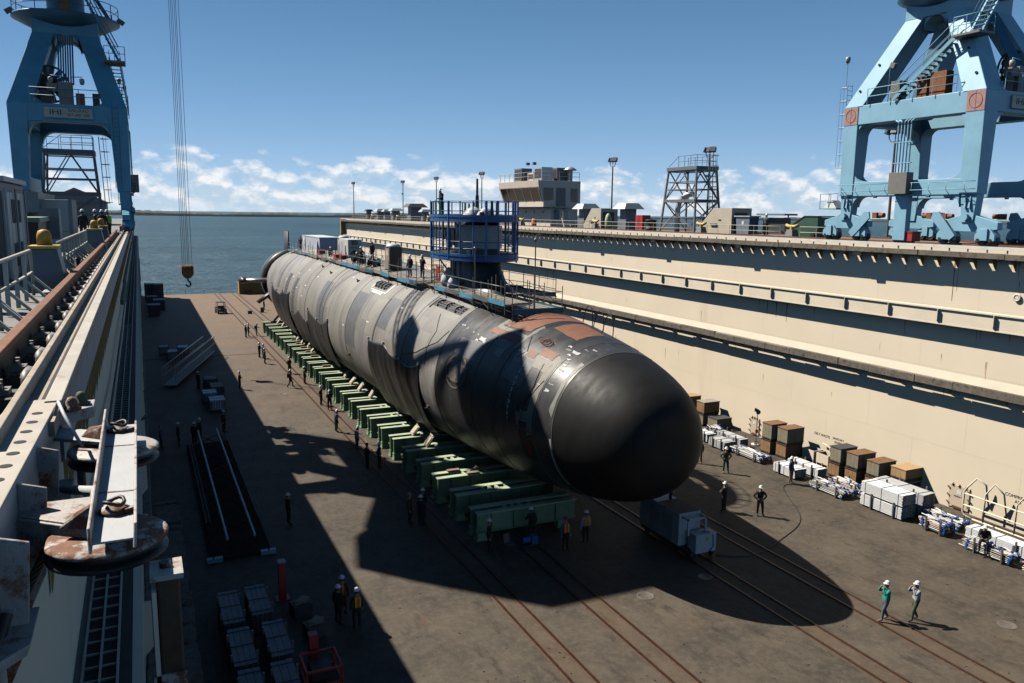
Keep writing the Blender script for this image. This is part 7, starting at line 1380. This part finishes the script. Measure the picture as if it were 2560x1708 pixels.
Fo(fb().hexa([(-.80, 7.3, 15.64), (-.34, 6.95, 15.64), (-.34, 7.3, 15.64), (-.78, 7.65, 15.64)], [(-.80, 7.3, 15.67), (-.34, 6.95, 15.67), (-.34, 7.3, 15.67), (-.78, 7.65, 15.67)]), 'arm_plate', FW)
Fo(fb().hexa([(-.52, 7.18, 15.67), (-.34, 7.0, 15.67), (-.34, 7.05, 15.67), (-.50, 7.22, 15.67)], [(-.46, 7.18, 15.74), (-.34, 7.05, 15.78), (-.34, 7.10, 15.78), (-.44, 7.22, 15.74)]), 'arm_gusset', FRUST)
b = fb(); b.tube([(-.62, 6.62, 15.42), (-.45, 6.35, 15.48), (-.37, 6.1, 15.55), (-.36, 5.75, 15.6)], .035, 8); Fo(b, 'tie_bar', FW, None, 0)
# box bracket: perforated top flange, web, stiffeners, pads
Fo(fb().hexa([(-1.25, 3.6, 15.86), (-.80, 3.6, 15.86), (-.70, 7.75, 15.86), (-1.05, 7.75, 15.86)], [(-1.25, 3.6, 15.885), (-.80, 3.6, 15.885), (-.70, 7.75, 15.885), (-1.05, 7.75, 15.885)]), 'top_flange', M('flange_cream', (.50, .45, .38), .55, 0, .12, 3, (.22, .10, .05), .2, 7))
for i in range(9): b = fb(); y = 4.9+i*.29; x = -.90+.1*(y-3.6)/4.15; b.cyl((x, y, 15.87), (x, y, 15.8885), .04, n=16); Fo(b, 'flange_hole', FDK, None, 0)
Fo(fb().hexa([(-.83, 3.6, 14.9), (-.805, 3.6, 14.9), (-.705, 7.7, 15.1), (-.73, 7.7, 15.1)], [(-.83, 3.6, 15.86), (-.805, 3.6, 15.86), (-.705, 7.7, 15.86), (-.73, 7.7, 15.86)]), 'bracket_web', FW)
for y in (6.35, 5.5, 4.6): Fo(fb().hexa([(-.75, y-.012, 15.0), (-.64, y-.012, 15.25), (-.64, y+.012, 15.25), (-.75, y+.012, 15.0)], [(-.76, y-.012, 15.85), (-.60, y-.012, 15.80), (-.60, y+.012, 15.80), (-.76, y+.012, 15.85)]), 'stiffener', FWR)
Fo(fb().hexa([(-.78, 5.85, 15.42), (-.60, 5.80, 15.42), (-.60, 6.18, 15.42), (-.78, 6.18, 15.42)], [(-.78, 5.85, 15.50), (-.58, 5.80, 15.50), (-.58, 6.20, 15.50), (-.78, 6.20, 15.50)]), 'pad_shelf', FWR)
Fo(fb().hexa([(-.76, 6.55, 15.36), (-.56, 6.5, 15.36), (-.56, 6.9, 15.36), (-.76, 6.9, 15.36)], [(-.76, 6.55, 15.42), (-.56, 6.5, 15.42), (-.56, 6.9, 15.42), (-.76, 6.9, 15.42)]), 'pad_shelf', FW)
for i, (x, y) in enumerate(((-.60, 7.62), (-.54, 7.82))): b = fb(); b.lathe([(.07, 0), (.075, .02), (.05, .03), (.045, .08), (.03, .11), (.005, .12)], (x, y, 15.80), 14); Fo(b, 'roller_stud', FRUST if i == 0 else M('stud_olive', (.09, .09, .06), .7), None, 0)
Fo(fb().hexa([(-.74, 7.45, 15.70), (-.44, 7.72, 15.70), (-.44, 8.0, 15.70), (-.72, 7.95, 15.70)], [(-.74, 7.45, 15.80), (-.44, 7.72, 15.80), (-.44, 8.0, 15.80), (-.72, 7.95, 15.80)]), 'stud_plate', FWR)
b = fb(); b.tube([(-.69, 7.2, 15.86), (-.66, 7.2, 15.97), (-.60, 6.9, 15.93), (-.48, 6.7, 15.72)], .014, 6); Fo(b, 'guard_strap', FW, None, 0)
# lower bracket and post parts at the picture's left edge
Fo(fb().hexa([(-.90, 4.0, 15.30), (-.62, 4.35, 15.30), (-.62, 4.75, 15.30), (-.90, 4.75, 15.30)], [(-.90, 4.0, 15.36), (-.60, 4.35, 15.36), (-.60, 4.78, 15.36), (-.90, 4.78, 15.36)]), 'pad_shelf', FWR)
b = fb(); b.cyl((-.72, 4.55, 15.45), (-1.0, 3.95, 14.6), .03, n=12); Fo(b, 'pin_bar', FDK, None, 0)
# wire rope: strands laid round a core
b = fb(); p0, p1 = Vector((-.585, 5.42, 15.50)), Vector((-1.0, 4.75, 14.75)); d = (p1-p0); a = d.orthogonal().normalized(); c = d.normalized().cross(a)
for k in range(6): b.tube([p0+d*i/60+(a*math.cos(i*.42+k*1.047)+c*math.sin(i*.42+k*1.047))*.018 for i in range(61)], .0125, 6)
rp_ = b.obj('wire_rope', M('rope_greased', (.035, .033, .030), .35, .4, .2, 30)); tag(rp_, 'thick twisted wire rope running down from the fairlead sheave', 'rope')
# hanging fender post beside the fairlead
fp = thing('fender_post', 'dark timber fender post with rusty straps hanging below the fairlead', 'fender', (.03, 4.62, 12.0)); B().box(-.05, -.10, 0, .07, .12, 3.5).obj('timber', M('fender_timber', (.08, .05, .03), .8, 0, .4, 5, (.2, .12, .06), .25, 8), fp, bev=.015); B().box(-.075, -.12, .3, -.052, .14, 3.45).obj('back_plate', CREAM2, fp)
for z in (.9, 2.0, 2.8): B().box(-.09, -.12, z, .085, -.10, z+.16).obj('strap', FRUST, fp)
B().box(-.08, -.10, 3.5, .09, .13, 3.53).obj('cap_plate', FWR, fp); B().cyl((.0, .02, 3.53), (.0, .02, 3.56), .03, n=10).obj('bolt', FDK, fp)
# ---------------------------------------------------------------- air between the dock and the far shore
hb = B().box(-7000, -400, -5, 9000, 6200, 70).obj('haze', None); hb['kind'] = 'stuff'
hm = bpy.data.materials.new('bay_haze'); hm.use_nodes = True; ht = hm.node_tree
for n_ in list(ht.nodes): ht.nodes.remove(n_)
ho = ht.nodes.new('ShaderNodeOutputMaterial'); hv = ht.nodes.new('ShaderNodeVolumePrincipled'); hv.inputs['Color'].default_value = (.72, .85, 1.0, 1); hv.inputs['Density'].default_value = .000028; hv.inputs['Anisotropy'].default_value = 0.2
ht.links.new(hv.outputs[0], ho.inputs['Volume']); hb.data.materials.clear(); hb.data.materials.append(hm)
